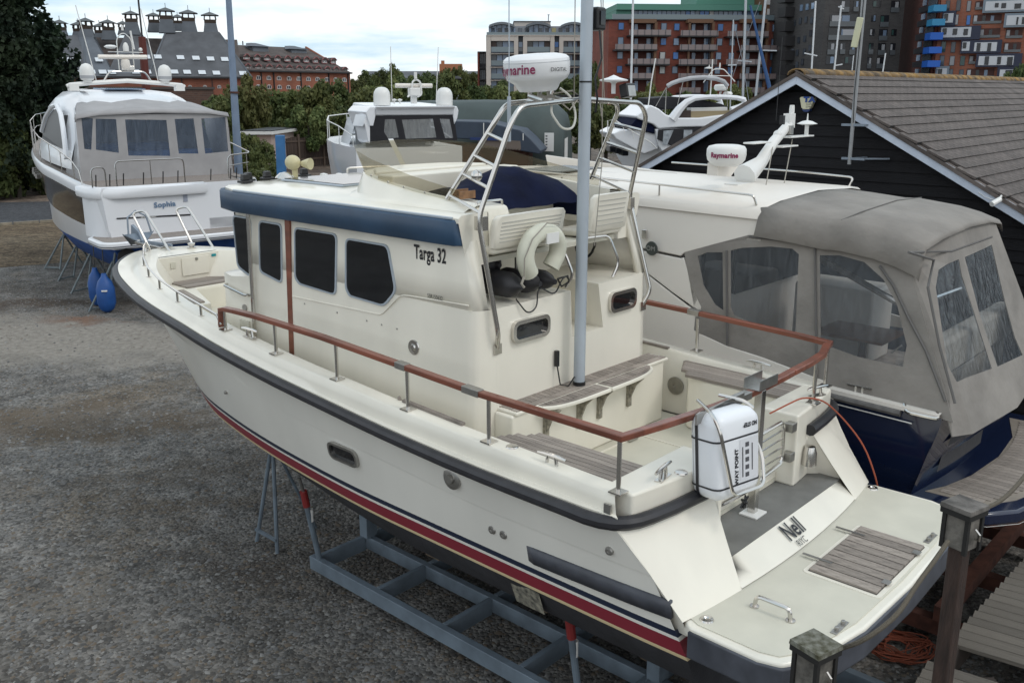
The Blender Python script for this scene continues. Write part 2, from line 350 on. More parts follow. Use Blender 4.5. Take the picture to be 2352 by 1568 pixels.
# gunwale moulding swept round the boat
n = 56; prof = []
def gun(sg):
    ring = []
    for i in range(n+1):
        t = i/n; s = 1-(1-t)**1.9; yo = -.04+(8.95+.04)*s; yc = -.02+(8.42+.02)*s; yi = .06+(8.2-.06)*s
        r_, zr = rB(yo), zR(yo); lw = interp([(0,.05),(4,.07),(5.5,.14),(7,.26),(9,.3)], yo)
        c, zc = cB(yc), zC(yc); up = Vector((c+.045 if s < 1 else 0, yc+.04, zc-.012)); g = lambda x, y, z: Vector((sg*max(0, x), y, z))
        O = g(r_-.03, yo, zr+.045); k = min(.9, lw/max(.001, (O-Vector((sg*up.x, up.y, O.z))).length)); Lp = O.lerp(Vector((sg*up.x, up.y, zr+.06)), k if s > .0 else .5); Lp.z = zr+.05
        ring.append([g(r_-.03, yo, zr-.03), O, Lp, Lp.lerp(Vector((sg*up.x, up.y, up.z)), .55)+Vector((0,0,-.015)), Vector((sg*up.x, up.y, up.z)), g(c+.03, yc+.02, zc), g(c-.085, min(yc, yi), zc), g(c-.1, min(yc, yi), zc-.02), g(min(c-.12, kn(yc)-.1), min(yc, yi)-.02, interp([(0,1.93),(3,1.93),(4.2,2.2),(8.3,2.52)], yc))])
    return ring
gb = MB()
for sg in (-1, 1): gb.loft(gun(sg), False)
gb.build('gunwale_moulding', GEL, boat, ang=50)
rp = [(-.5,-.2),(-.8,-.18),(-1.1,-.155),(-1.3,-.125),(-1.4,-.1),(-1.47,-.065),(-1.525,-.01),(-1.56,.07),(-1.575,.17)]
path = [(x, y, 2.30) for x, y in rp]+[(-rB(y), y, zR(y)) for y in [.35+.35*i for i in range(24)] if y < 8.3]+[(-rB(y), y, zR(y)) for y in (8.45,8.6,8.72,8.82,8.9,8.94)]+[(0,8.965,zR(9))]
path = path+[(rB(y), y, zR(y)) for y in (8.94,8.9,8.82,8.72,8.6,8.45)]+[(rB(y), y, zR(y)) for y in [.35+.35*i for i in range(24)][::-1] if y < 8.3]+[(-x, y, 2.30) for x, y in rp[::-1] if x < -.7]
MB().tube(path, .046, 10).build('rub_rail', RUB, boat)
# transom blocks, slope, recess
def ya(x): return -.02-.13*(1-(x/1.45)**2)
trn = MB()
for x0, x1 in ((-1.42,-.5),(.6,1.42)):
    xs = [x0+(x1-x0)*i/8 for i in range(9)]
    MB().prism([(x, ya(x)-.04, 1.885) for x in xs]+[(x1,.16,1.885),(x0,.16,1.885)], (0,0,.585)).build('transom', GEL, boat, bevel=.02)
sl = MB(); m8 = lambda a, b, n=8: [a+(b-a)*i/n for i in range(n+1)]
def yp(x): return -.45-.11*(1-(x/1.4)**2)
for sg, (ti_, mi_, bi_) in ((-1,(.66,.74,.82)),(1,(.86,.93,1.0))):
    rows3 = []
    for xo_, xi_, fy_l, zz in ((1.535,ti_,lambda x: ya(x)-.06 if x < 1.45 else -.035,2.265),(1.45,mi_,lambda x: (ya(min(x,1.4))-.06+yp(x))/2 if x < 1.4 else -.24,2.0),(1.405,bi_,lambda x: yp(x),1.752)):
        xs3 = m8(xo_, xi_, 8); rows3.append([Vector((sg*x, fy_l(x), zz)) for x in xs3])
    sl.loft(rows3, False)
for sg in (-1,1): sl.poly([(sg*x,y,z) for x, y, z in ((1.53,-.03,2.265),(1.445,-.235,2.0),(1.40,-.445,1.752),(1.345,-.46,1.63),(1.33,-.1,1.63),(1.38,-.05,2.0),(1.45,.1,2.2))])
sl.loft([[Vector((x, -.375, 1.885)) for x in m8(-.82,1.0)], [Vector((q, yp(q), 1.76)) for q in m8(-.82,1.0)]], False)
sl.poly([(-.82,-.375,1.885),(-.66,ya(-.66)-.06,2.26),(-.5,-.12,2.26),(-.5,-.12,1.87)]); sl.poly([(1.0,-.375,1.885),(.86,ya(.86)-.06,2.26),(.6,-.1,2.26),(.9,-.1,1.87),(1.0,-.2,1.87)])
sl.bx(-.5,.6,-.015,.1,1.7,1.99)
sl.build('transom_slope', GEL, boat, ang=25)
MB().prism([(-.815,-.373,1.87),(.995,-.373,1.87),(.995,-.1,1.87),(.6,-.015,1.87),(-.48,-.015,1.87),(-.62,-.1,1.87)], (0,0,.02)).build('step_mat', GREYSK, boat)
# swim platform
xs = m8(-1.36, 1.36, 14)
outl = [(x, yp(x)+.03) for x in xs]+[(1.41,-.5),(1.42,-.95),(1.38,-1.08),(1.2,-1.19),(.7,-1.28),(0,-1.3),(-.7,-1.28),(-1.2,-1.19),(-1.38,-1.08),(-1.42,-.95),(-1.41,-.5)]
inn = [(x*.975, yp(x)+.005) for x in xs]+[(1.36,-.53),(1.365,-.93),(1.33,-1.04),(1.17,-1.14),(.7,-1.22),(0,-1.24),(-.7,-1.22),(-1.17,-1.14),(-1.33,-1.04),(-1.365,-.93),(-1.36,-.53)]
pl = MB().prism([(x, y, 1.655) for x, y in outl], (0,0,.09)).build('swim_platform', GEL, boat, bevel=.02)
MB().prism([(x, y, 1.746) for x, y in inn], (0,0,.006)).build('non_skid_pad', NONSK, pl)
edge = outl[15:]; mb = MB(); mb.loft([[Vector((x*1.012, y-.015 if y < -.99 else y, z)) for x, y in edge] for z in (1.55,1.56,1.71,1.72)], False); mb.build('platform_fender', RUBG, boat, solid=.03)
hx0, hx1, hy0, hy1 = -.31, .55, -1.19, -.73
fr = rrect(hx0-.03, hx1+.03, hy0-.03, hy1+.03, .03, 3); hat = MB().prism([(x, y, 1.75) for x, y in fr], (0,0,.006)).build('hatch_frame', GEL, pl)
MB().bx(hx0,hx1,hy0,hy1,1.752,1.758).build('hatch_gap', TEAKD, pl)
for i in range(9):
    x0 = hx0+(hx1-hx0)*i/9+.006; x1 = hx0+(hx1-hx0)*(i+1)/9-.006; block('slat', TEAK, pl, x0, x1, hy0+.004, hy1-.004, 1.756, 1.772)
MB().tube(arc([(-.95,-.68,1.75),(-.95,-.69,1.83),(-.95,-.91,1.83),(-.95,-.92,1.75)], 4, .05), .014, 8).lathe([(.03,0),(.03,.008),(0,.009)], (-.95,-.68,1.752)).lathe([(.03,0),(.03,.008),(0,.009)], (-.95,-.92,1.752)).build('grab_handle', STEEL, pl)
for x, y in ((-.82,-1.17),(.72,-1.17)):
    MB().bx(x-.09,x+.09,y-.02,y+.02,1.752,1.757).lathe([(.014,0),(.014,.02),(0,.022)], (x-.04,y,1.757), 6).lathe([(.014,0),(.014,.02),(0,.022)], (x+.05,y,1.757), 6).build('bolt_plate', STEELD, pl)
for x in (-.14,.4): MB().bx(x-.012,x+.012,hy1-.09,hy1+.12,1.772,1.777).build('hatch_hinge', STEELD, pl); MB().bx(x-.03,x+.03,hy0-.02,hy0+.03,1.772,1.777).build('hatch_latch', STEELD, pl)
for x, y in ((-1.28,-.54),(1.3,-.52)): MB().lathe([(.045,0),(.04,.01),(.02,.012),(.012,.004),(0,.004)], (x, y, 1.752)).build('filler_cap', STEEL, pl)
cs = Vector((0,-.47,1.815)); nrm = (0,-.18,.125)
text('name_lettering', 'Nell', INK, boat, (.02,-.452,1.838), (1,0,0), (0,.18,.125), .13, .78, .003, .008)
text('port_lettering', 'RIYC', INK, boat, (-.0,-.535,1.782), (1,0,0), (0,.18,.125), .05, .85, .0, .008)
# decks
MB().bx(-1.3,1.3,-.02,3.2,1.90,1.93).build('cockpit_sole', NONSK, boat)
mb = MB(); mb.add([(-1.25,3.2,2.05),(1.25,3.2,2.05),(1.12,5.5,2.18),(.75,7.0,2.2),(.4,7.7,2.3),(-.4,7.7,2.3),(-.75,7.0,2.2),(-1.12,5.5,2.18)], [tuple(range(8))]); mb.build('foredeck_sole', NONSK, boat)
for y0, y1 in ((.62,.63),): MB().bx(-.5,.9,y0,y1,1.93,1.936).build('sole_joint', GEL, boat)
MB().bx(-.9,-.88,.2,1.3,1.93,1.937).bx(.62,.64,.2,1.3,1.93,1.937).bx(-.9,.64,1.28,1.3,1.93,1.937).build('sole_hatch_rim', GEL, boat)
for x, y in ((-.75,1.24),(.45,1.24)): MB().bx(x-.03,x+.09,y,y+.03,1.937,1.945).build('floor_hinge', STEELD, boat)
for sg in (-1, 1):      # side lockers with teak tops
    P4 = [(-1.37,-.02),(-1.0,-.02),(-.98,.85),(-1.08,1.1),(-1.36,1.28)]
    MB().prism([(sg*-x, y, 1.93) for x, y in P4], (0,0,.50)).build('side_locker', GEL, boat, bevel=.02)
    for i in range(7):
        xx = 1.36-.056*i; y1 = 1.30-.03*i-.05*(i > 4); y0 = .06+.01*(i % 2)
        block('teak_plank', TEAK, boat, sg*xx, sg*(xx-.05), y0, y1, 2.431, 2.458)
    for yy in (.2,1.0): pass
for a, b, z in (((-1.37,1.45),(-1.37,2.1),2.535),((-1.36,2.15),(-1.37,2.16),2.55)): MB().beam((a[0],a[1],z), (b[0],b[1],z+.03), .035, .02).build('teak_step', TEAK, boat)
MB().beam((1.37,1.5,2.53),(1.37,2.4,2.56),.035,.02).build('teak_step', TEAK, boat)
MB().lathe([(0,0),(.085,0),(.085,.012),(.02,.014),(.02,.003),(0,.003)], (1.33,1.38,2.2), 20, 'x', Matrix.Rotation(math.pi,3,'Z')).build('deck_drain_disc', STEELD, boat)
# ---------- deckhouse ----------
def outline(z):
    hx_ = interp([(1.9,1.13),(3.1,1.10),(3.8,1.06)], z); fy = 5.02 if z > 3.15 else 5.2
    if z > 3.15: fy = 4.86+(z-3.15)*.2
    c = .28
    return [(-.9,1.56),(-hx_+.05,1.585),(-hx_+.012,1.62),(-hx_,1.69),(-hx_,fy-c),(-hx_+.06,fy-.05),(-.75,fy+.06),(0,fy+.12),(.75,fy+.06),(hx_-.06,fy-.05),(hx_,fy-c),(hx_,1.69),(hx_-.012,1.62),(hx_-.05,1.585),(.98,1.56)]
MB().loft([[Vector((x,y,z)) for x, y in outline(z)] for z in (1.93,2.6,3.12,3.16,3.29)], False).build('deckhouse_lower', GEL, boat, ang=50)
up = [[Vector((x, max(y, 1.585+(z-3.29)*.27+(.0 if i in (1,13) else .02)), z)) for i, (x, y) in enumerate(outline(z))] for z in (3.29,3.5,3.78,3.96)]
MB().loft([[Vector((r[1].x*.93, r[1].y+.0, r[1].z))]+r[1:-1]+[Vector((r[-2].x*.93, r[-2].y, r[-2].z))] for r in up], False).build('deckhouse_upper', GEL, boat, ang=60, solid=.05)
aft = MB(); aft.poly([(-.9,1.56,1.93),(-.9,1.56,3.29),(-.03,1.56,3.29),(-.0,1.56,2.9),(.42,1.56,2.9),(.34,1.56,3.29),(.98,1.56,3.29),(.98,1.56,1.93)])
aft.poly([(-1.09,1.64,3.29),(-.9,1.56,3.29),(-.03,1.56,3.29),(-.03,2.3,3.29),(-1.09,2.3,3.29)]); aft.poly([(.34,1.56,3.29),(.98,1.56,3.29),(1.09,1.64,3.29),(1.09,2.3,3.29),(.36,2.3,3.29)])
aft.poly([(-.0,1.56,2.9),(.42,1.56,2.9),(.40,2.3,2.9),(-.0,2.3,2.9)]); aft.poly([(-.03,1.56,3.29),(0,1.56,2.9),(0,2.3,2.9),(-.03,2.3,3.29)]); aft.poly([(.34,1.56,3.29),(.42,1.56,2.9),(.4,2.3,2.9),(.36,2.3,3.29)])
aft.poly([(-1.06,2.3,2.9),(1.06,2.3,2.9),(1.06,2.3,3.97),(-1.06,2.3,3.97)])
aft.build('aft_bulkhead', GEL, boat, smooth=False)
MB().bx(-1.0,-.45,2.27,2.295,3.42,3.82).build('aft_window', GLASS, boat)
MB().bx(-1.03,-.42,2.28,2.298,3.39,3.42).build('window_trim', ALU, boat); MB().bx(-1.03,-.42,2.28,2.298,3.82,3.85).build('window_trim', ALU, boat)
# moulded crease along the side
cr_ = [(-1.096,1.66,3.33),(-1.098,2.3,3.31),(-1.10,2.42,3.3),(-1.103,2.66,3.1),(-1.103,3.9,3.07)]
MB().tube(arc(cr_, 3, .05), .0055, 6).build('side_crease', GEL, boat)
# windows on both sides: frame with its pane
def side_window(name, pts, sg=-1, w=.02, glass=GLASS):
    def X(z): return -interp([(1.9,1.13),(3.1,1.10),(3.8,1.06)], z)
    P3 = [Vector((X(z), y, z)) for y, z in pts]; loop = arc(P3+[P3[0], P3[1]], 3, .05)[1:-4] if False else None
    c = sum(P3, Vector())/len(P3); rr = []
    k = len(P3)
    for i in range(k):
        a, b, d = P3[i-1], P3[i], P3[(i+1) % k]; q = min(.06, (a-b).length*.4, (d-b).length*.4); p0 = b+(a-b).normalized()*q; p1 = b+(d-b).normalized()*q
        for j in range(5): t = j/4; rr.append(p0*(1-t)**2+b*2*t*(1-t)+p1*t*t)
    def off(d, xo): return [Vector(((p.x-xo)*(-sg if sg > 0 else 1) , p.y+(c.y-p.y)/max(.01,(c-p).length)*d, p.z+(c.z-p.z)/max(.01,(c-p).length)*d)) for p in rr]
    f = MB().loft([off(0,0), off(.003,.012), off(w,.012), off(w+.002,.002)]).build(name, ALU, boat)
    MB().poly(off(w,.004)).build('glass', glass, f)
Wn = [('side_window', [(3.86,3.70),(3.86,3.24),(3.79,3.19),(3.25,3.17),(3.24,3.7)]),('side_window', [(3.13,3.68),(3.13,3.25),(3.08,3.19),(2.62,3.17),(2.47,3.32),(2.58,3.68)]),
      ('door_window', [(4.42,3.71),(4.42,3.22),(4.05,3.16),(4.05,3.71)]),('front_quarter_window', [(4.87,3.72),(4.80,3.22),(4.56,3.15),(4.55,3.72)])]
for nm, p in Wn:
    side_window(nm, p); 
    if nm != 'front_quarter_window': side_window(nm, p, 1)
fw = MB(); 
for x0, x1 in ((-.98,-.36),(-.31,.31),(.36,.98)): 
    fy = lambda x, z: 4.86+(z-3.15)*.2+.125-.07*abs(x)/.75+.006
    fw.poly([(x0,fy(x0,3.25)-.02*(abs(x0) > .8),3.25),(x1,fy(x1,3.25)-.02*(abs(x1) > .8),3.25),(x1,fy(x1,3.72)-.02*(abs(x1) > .8),3.72),(x0,fy(x0,3.72)-.02*(abs(x0) > .8),3.72)])
fw.build('windscreen', GLASS, boat)
MB().tube([(-1.13,4.5,3.78),(-1.15,4.5,2.2)], .02, 8).build('door_post', STEEL, boat)
MB().hexa([(-1.135,3.91,2.0),(-1.095,3.91,2.0),(-1.095,3.98,2.0),(-1.135,3.98,2.0),(-1.085,3.91,3.8),(-1.04,3.91,3.8),(-1.04,3.98,3.8),(-1.085,3.98,3.8)]).build('teak_door_strip', MAHO, boat)
MB().tube(arc([(-1.1,5.0,3.03),(-1.15,4.99,3.03),(-1.15,4.62,2.98),(-1.1,4.6,2.98)], 3, .03), .013, 6).build('grab_rail', STEEL, boat)
MB().bx(-1.128,-1.1,4.62,4.78,2.35,2.72).build('locker_door', NONSK, boat); MB().lathe([(0,0),(.035,0),(.035,.01),(0,.012)], (-1.108,4.7,2.84), 14, 'x', Matrix.Rotation(math.pi,3,'Z')).build('vent_disc', STEELD, boat)
MB().lathe([(0,0),(.065,0),(.06,.012),(.03,.014),(.025,.025),(0,.028)], (-1.1,2.27,2.9), 20, 'x', Matrix.Rotation(math.pi,3,'Z')).build('engine_vent', STEEL, boat)
for y in (3.72,3.25,2.85,2.66,2.47): MB().lathe([(0,0),(.008,0),(.008,.005),(0,.006)], (-1.1,y,3.03-.012*(3.7-y)), 6, 'x', Matrix.Rotation(math.pi,3,'Z')).build('screw_cap', STEELD, boat)
text('model_lettering', 'Targa 32', INK, boat, (-1.068,2.095,3.655), (0,-1,0), (0,0,1), .11, .62, .0035, .006)
text('registration_lettering', 'SSR150622', INK, boat, (-1.093,2.02,3.34), (0,-1,0), (0,0,1), .034, .8, 0, .006)
# portlights in the aft wall
for x0, x1, z0, z1 in ((-.75,-.32,2.985,3.16),(.48,.86,3.01,3.19)):
    o_, i_ = rrect(x0,x1,z0,z1,.06,5), rrect(x0+.03,x1-.03,z0+.03,z1-.03,.04,5)
    f = MB().loft([[Vector((a,1.56,b)) for a, b in o_],[Vector((a,1.525,b)) for a, b in o_],[Vector((a,1.525,b)) for a, b in i_],[Vector((a,1.56,b)) for a, b in i_]]).build('portlight', STEEL, boat)
    MB().poly([(a,1.551,b) for a, b in i_]).build('glass', GLASS, f)
# ---------- bench ----------
MB().bx(-.93,1.12,1.38,1.57,1.93,2.49).build('bench_cabinet', GEL, boat, bevel=.02)
bt = MB().bx(-.9,1.15,1.36,1.57,2.49,2.515).build('bench_top', GEL, boat, bevel=.008)
for i in range(34):
    x = -.87+i*.0585; block('teak_stave', TEAK, bt, x, x+.052, 1.44, 1.545, 2.513, 2.524)
MB().bx(-.88,1.13,1.545,1.567,2.513,2.522).bx(-.88,1.13,1.375,1.437,2.513,2.522).build('teak_border', TEAK, bt)
for x0, x1, fl in ((-.66,.07,1),(.085,.82,-1)):
    q = [((x0 if fl > 0 else x1), 1.355)]; 
    L_ = m8(x0, x1, 10); front = [(x, 1.36-.165*math.sqrt(max(0, 1-((x-.08)/(.76))**4))-.0) for x in L_]
    lf = MB().prism([(x, y, 2.485) for x, y in front]+[(x1,1.365,2.485),(x0,1.365,2.485)], (0,0,.03)).build('bench_leaf', GEL, boat, bevel=.008)
    inner = [(x0+(x-x0)*.96+.015, y+.018) for x, y in front]
    MB().prism([(x, y, 2.514) for x, y in inner]+[(x1-.01,1.36,2.514),(x0+.01,1.36,2.514)], (0,0,.005)).build('teak_inlay_border', TEAK, lf)
    for i in range(12):
        a = x0+.06+i*(x1-x0-.12)/12; yy = 1.36-.165*math.sqrt(max(0, 1-((a-.08)/.76)**4)); block('teak_stave', TEAK, lf, a, a+(x1-x0-.12)/12-.006, min(1.32, yy+.055), 1.345, 2.519, 2.525)
for x in (-.55,-.13,.14,.56):
    MB().bx(x-.025,x+.025,1.355,1.38,2.2,2.485).prism([(x-.012,1.355,2.27),(x-.012,1.355,2.48),(x-.012,1.22,2.48),(x-.012,1.3,2.4)], (.024,0,0)).build('bench_bracket', mat('weathered_bracket', (.26,.24,.19), .8, var=.4, vs=30), boat)
MB().bx(-.24,-.21,1.52,1.55,2.7,2.83).tube([(-.225,1.53,2.7),(-.22,1.5,2.55),(-.15,1.47,2.53),(-.1,1.45,2.6)], .006, 6).build('cable_plug', BLACK, boat)
# ---------- roof ----------
ro = [(-1.13,1.7),(-1.13,4.72),(-1.02,5.05),(-.7,5.16),(0,5.22),(.7,5.16),(1.02,5.05),(1.13,4.72),(1.13,1.7)]
rf = MB(); YW = 2.86
fo = [(-1.13,YW),(-1.13,4.72),(-1.02,5.05),(-.7,5.16),(0,5.22),(.7,5.16),(1.02,5.05),(1.13,4.72),(1.13,YW)]
rf.loft([[Vector((x*k, YW if y == YW else max(YW+.01, 3.9+(y-3.9)*k), z)) for x, y in fo] for k, z in ((1,3.93),(1,3.965),(.975,3.985),(.6,4.0),(.02,4.01))], False)
for sg in (-1,1):
    rf.loft([[Vector((sg*x,y,z)) for x, z in ((1.13,3.93),(1.13,3.965),(1.10,3.985),(.9,3.993),(.83,3.993),(.82,3.98),(.82,3.6))] for y in (1.72,YW)], False); rf.poly([(sg*x,1.72,z) for x, z in ((1.13,3.93),(1.13,3.965),(1.10,3.985),(.9,3.993),(.83,3.993),(.82,3.6),(1.05,3.6))])
rf.build('roof', GEL, boat, ang=40)
# recess cut: helm well behind is built as the pod above
band = [(-1.10,1.72),(-1.15,1.76),(-1.16,1.9)]+[(-1.16,4.7),(-1.07,5.07),(-.72,5.2),(0,5.26),(.72,5.2),(1.07,5.07),(1.16,4.7)]+[(1.16,1.9),(1.15,1.76),(1.10,1.72)]
bb = MB(); bb.loft([[Vector((x*k, y, z)) for x, y in band] for z, k in ((3.765,.995),(3.77,1.0),(3.935,1.0),(3.955,.985))], False); bb.build('roof_band', BLUEV, boat, solid=.03, ang=50)
MB().tube([(-1.13,1.78,3.962),(-1.13,4.72,3.962)], .012, 6).tube([(1.13,1.78,3.962),(1.13,4.72,3.962)], .012, 6).build('gutter_rail', ALU, boat)
hf = MB().prism([(-.52,3.86,4.003),(.42,3.86,4.003),(.42,4.86,4.0),(-.52,4.86,4.0)], (0,0,.02)).build('roof_hatch', ALU, boat, bevel=.008); MB().bx(-.49,.39,3.89,4.83,4.021,4.028).build('hatch_pane', mat('smoked_acrylic', (.05,.055,.06), .12), hf)
MB().lathe([(.1,0),(.1,.012),(.085,.03),(.05,.06),(.0,.07)], (-.36,5.02,4.0), 18).build('spotlight', STEEL, boat)
for x, y in ((-.72,5.12),(-.84,4.98),(-.5,5.12),(-.05,5.13)): MB().bx(x-.06,x+.06,y-.05,y+.05,3.995,4.02).prism([(x-.04,y-.03,4.02),(x+.04,y-.03,4.02),(x+.03,y-.03,4.08),(x-.03,y-.03,4.08)], (0,.06,0)).build('antenna_mount', BLACK, boat, bevel=.008)
M_ = Matrix.Rotation(R(-35),3,'Z')
MB().sph((-.2,5.1,4.15), .085, 14, 10, (.9,1.1,.9)).lathe([(.03,0),(.055,.08),(.06,.1),(0,.09)], (-.14,5.02,4.14), 14, 'y', Matrix.Rotation(R(200),3,'Z')).tube([(-.18,5.1,4.0),(-.18,5.1,4.1)], .03, 8).build('searchlight', mat('yellowed_plastic', (.55,.5,.3), .4), boat)
MB().lathe([(.04,0),(.04,.02),(0,.03)], (.12,5.02,4.0), 10).lathe([(.03,0),(.03,.015),(0,.02)], (.3,5.0,4.0), 10).build('roof_vent', WPL, boat)
MB().tube(arc([(.45,5.05,3.99),(.45,5.05,4.06),(.95,4.9,4.06),(.95,4.9,3.99)], 3, .04), .012, 6).build('grab_rail', STEEL, boat)
# ---------- flybridge ----------
pp = [(-.88,1.8),(-.88,2.5),(-.85,2.95),(-.76,3.25),(-.6,3.46),(-.38,3.57),(0,3.62),(.38,3.57),(.6,3.46),(.76,3.25),(.85,2.95),(.88,2.5),(.88,1.8)]
zt = lambda y: interp([(1.8,4.03),(2.5,4.09),(3.2,4.17),(3.7,4.2)], y)
cx_, cy_ = 0, 2.6
def offs(d): return [(x*(1+d/.9), y if y < 2 else 2.0+(y-2.0)*(1+d/1.6)) for x, y in pp]
pod = MB(); pod.loft([[Vector((x,y,3.99)) for x, y in offs(.12)],[Vector((x,y,4.02)) for x, y in offs(.05)],[Vector((x,y,zt(y)-.01)) for x, y in offs(.0)],[Vector((x,y,zt(y))) for x, y in offs(-.02)],[Vector((x,y,zt(y))) for x, y in offs(-.09)],[Vector((x,y,3.72)) for x, y in offs(-.1)]], False)
pod.build('flybridge_coaming', GEL, boat, ang=45)
da = [(x, y) for x, y in offs(-.085) if y > 2.9]; MB().prism([(x,y,4.14+.02*(y-2.9)) for x, y in da], (0,0,.05)).bx(-.78,.78,2.85,3.05,3.7,4.185).build('flybridge_dash', GEL, boat, bevel=.02)
MB().bx(-.8,.8,1.75,2.4,3.6,3.64).build('flybridge_floor', NONSK, boat)
MB().hexa([(-.86,1.74,3.70),(-.45,1.74,3.70),(-.45,2.3,3.70),(-.86,2.3,3.70),(-.86,1.8,4.02),(-.45,1.86,4.0),(-.45,2.3,4.02),(-.86,2.3,4.05)]).build('side_console', GEL, boat, bevel=.03)
MB().tube(arc([(-.82,1.84,4.01),(-.82,1.84,4.05),(-.5,1.88,4.04),(-.5,1.88,4.0)], 3, .02), .009, 6).build('grab_rail', STEEL, boat)
MB().bx(-.72,-.55,2.12,2.2,4.04,4.06).bx(-.72,-.55,2.12,2.13,4.06,4.1).bx(-.72,-.55,2.2,2.21,4.06,4.11).build('wooden_bracket', mat('oak_bracket', (.25,.13,.06), .6, var=.3, vs=20), boat)
ws = [(-.87,1.98),(-.865,2.5),(-.83,2.95),(-.74,3.24),(-.58,3.44),(-.36,3.55),(0,3.6),(.36,3.55),(.58,3.44),(.74,3.24),(.83,2.95),(.865,2.5),(.87,1.98)]
hh = lambda y: interp([(1.98,.085),(2.6,.13),(3.2,.19),(3.6,.22)], y)
wsb = MB(); wsb.loft([[Vector((x, y, zt(y)-.015)) for x, y in ws],[Vector((x*(1+hh(y)*.12), y+hh(y)*.75*max(0,(y-2.2)/1.4), zt(y)+hh(y))) for x, y in ws]], False)
wsm = bpy.data.materials.new('tinted_acrylic'); wsm.use_nodes = True; t_ = wsm.node_tree; b_ = t_.nodes['Principled BSDF']; b_.inputs['Base Color'].default_value = (.12,.1,.055,1); b_.inputs['Roughness'].default_value = .06
tr_ = N(t_, 'ShaderNodeBsdfTransparent'); tr_.inputs[0].default_value = (.92,.9,.84,1); mx_ = N(t_, 'ShaderNodeMixShader'); mx_.inputs[0].default_value = .17; L(t_, tr_.outputs[0], mx_.inputs[1]); L(t_, b_.outputs[0], mx_.inputs[2]); L(t_, mx_.outputs[0], t_.nodes['Material Output'].inputs[0])
wso = wsb.build('fly_windscreen', wsm, boat, solid=.006)
MB().hexa([(-.03,3.605,4.18),(.03,3.605,4.18),(.03,3.612,4.185),(-.03,3.612,4.185),(-.03,3.775,4.42),(.03,3.775,4.42),(.03,3.78,4.425),(-.03,3.78,4.425)]).build('windscreen_strap', WHITE, wso)
for x, y in [(-.872,2.1),(-.872,2.35),(-.868,2.6),(-.845,2.82),(-.79,3.1),(-.68,3.33)]: MB().lathe([(0,0),(.011,0),(.009,.008),(0,.01)], (x-.004, y, zt(y)+.015), 6, 'x', Matrix.Rotation(math.pi,3,'Z')).build('windscreen_bolt', STEELD, wso)
# seats
def seat(x0, x1, yb, z0, z1, k):
    sb = MB(); n_ = 8; ring = []
    for z, yo, ins in ((z0,.03,.05),(z0+.03,0,.0),((z0+z1)/2,-.01,-.005),(z1-.03,-.035,.0),(z1,-.045,.035)):
        ring.append([Vector((x, y, z)) for x, y in rrect(x0+ins, x1-ins, yb+yo, yb+yo+.07, .03, 3)])
    sb.loft(ring, True, False, True); s = sb.build('seat_back', GEL, boat, ang=50)
    MB().hexa([(x0+.03,yb+.03,z0-.03),(x1-.03,yb+.03,z0-.03),(x1-.03,yb+.4,z0-.05),(x0+.03,yb+.4,z0-.05),(x0,yb+.03,z0+.04),(x1,yb+.03,z0+.04),(x1,yb+.42,z0+.02),(x0,yb+.42,z0+.02)]).build('seat_pan', GEL, boat, bevel=.03)
    for i in range(k):
        z = z0+.07+(z1-z0-.12)*i/(k-1); yy = yb+interp([(z0,.03),(z0+.03,0),((z0+z1)/2,-.01),(z1-.03,-.035),(z1,-.045)], z)-.004; block('seat_rib', mat('seat_groove', (.42,.41,.37), .6), s, x0+.06, x1-.06, yy, yy+.012, z-.0035, z+.0035)
seat(-.87,-.06,1.62,3.70,3.965,6); seat(.36,.86,1.66,3.69,4.02,6)
MB().tube(arc([(.28,1.72,3.3),(.28,1.72,3.66),(.6,1.66,3.66),(.68,1.6,3.42),(.62,1.62,3.3)], 4, .06), .014, 7).build('seat_leg', STEEL, boat); MB().tube(arc([(.0,1.9,3.66),(-.0,1.66,3.6),(.05,1.6,3.4),(.0,1.64,3.3)], 4, .06), .014, 7).build('seat_leg', STEEL, boat); MB().tube([(-.42,1.8,3.68),(-.42,1.8,3.3)], .016, 7).build('seat_leg', STEEL, boat)
MB().tube([(.72+.14*math.cos(a/8*math.pi), 2.0, 3.55+.14*math.sin(a/8*math.pi)) for a in range(16)], .012, 6, closed=True).build('steering_wheel', BLACK, boat)
MB().lathe([(0,0),(.07,0),(.07,.008),(.03,.01),(0,.018)], (.62,2.288,3.5), 18, 'y', Matrix.Rotation(math.pi,3,'Z')).build('loudspeaker', WPL, boat)
# ---------- arch ----------
ar = MB()
for p in ([(-.90,1.56,2.99),(-.95,1.5,3.11),(-1.05,1.6,3.97),(-.83,1.49,4.63),(-.72,1.49,4.755),(.0,1.49,4.80),(.76,1.49,4.765),(.86,1.49,4.66),(.97,1.72,3.95),(1.06,1.52,3.12),(1.0,1.565,3.0)],
          [(-.88,2.1,4.06),(-.66,1.78,4.66),(-.56,1.78,4.765),(0,1.78,4.80),(.76,1.74,4.77),(.83,1.76,4.70),(.86,2.06,4.1)]):
    ar.tube(arc(p, 5, .09), .0195, 10)
arch = ar.build('radar_arch', STEEL, boat, ang=60)
def lp(a, b, t): return Vector(a).lerp(Vector(b), t)
for sg, A0, A1, B0, B1 in ((-1,(-1.04,1.59,3.97),(-.83,1.49,4.63),(-.88,2.1,4.06),(-.66,1.78,4.66)),(1,(.96,1.7,3.95),(.86,1.49,4.66),(.85,2.06,4.1),(.83,1.76,4.70))):
    for t in (.05,.32,.55,.82): MB().tube([lp(A0,A1,t),lp(B0,B1,t)], .013, 8).build('arch_rung', STEEL, arch)
for p in ((-1.0,1.6,3.93),(.97,1.7,3.9)): MB().bx(p[0]-.03,p[0]+.03,p[1]-.02,p[1]+.06,p[2]-.05,p[2]+.05).build('hinge_bracket', STEEL, arch)
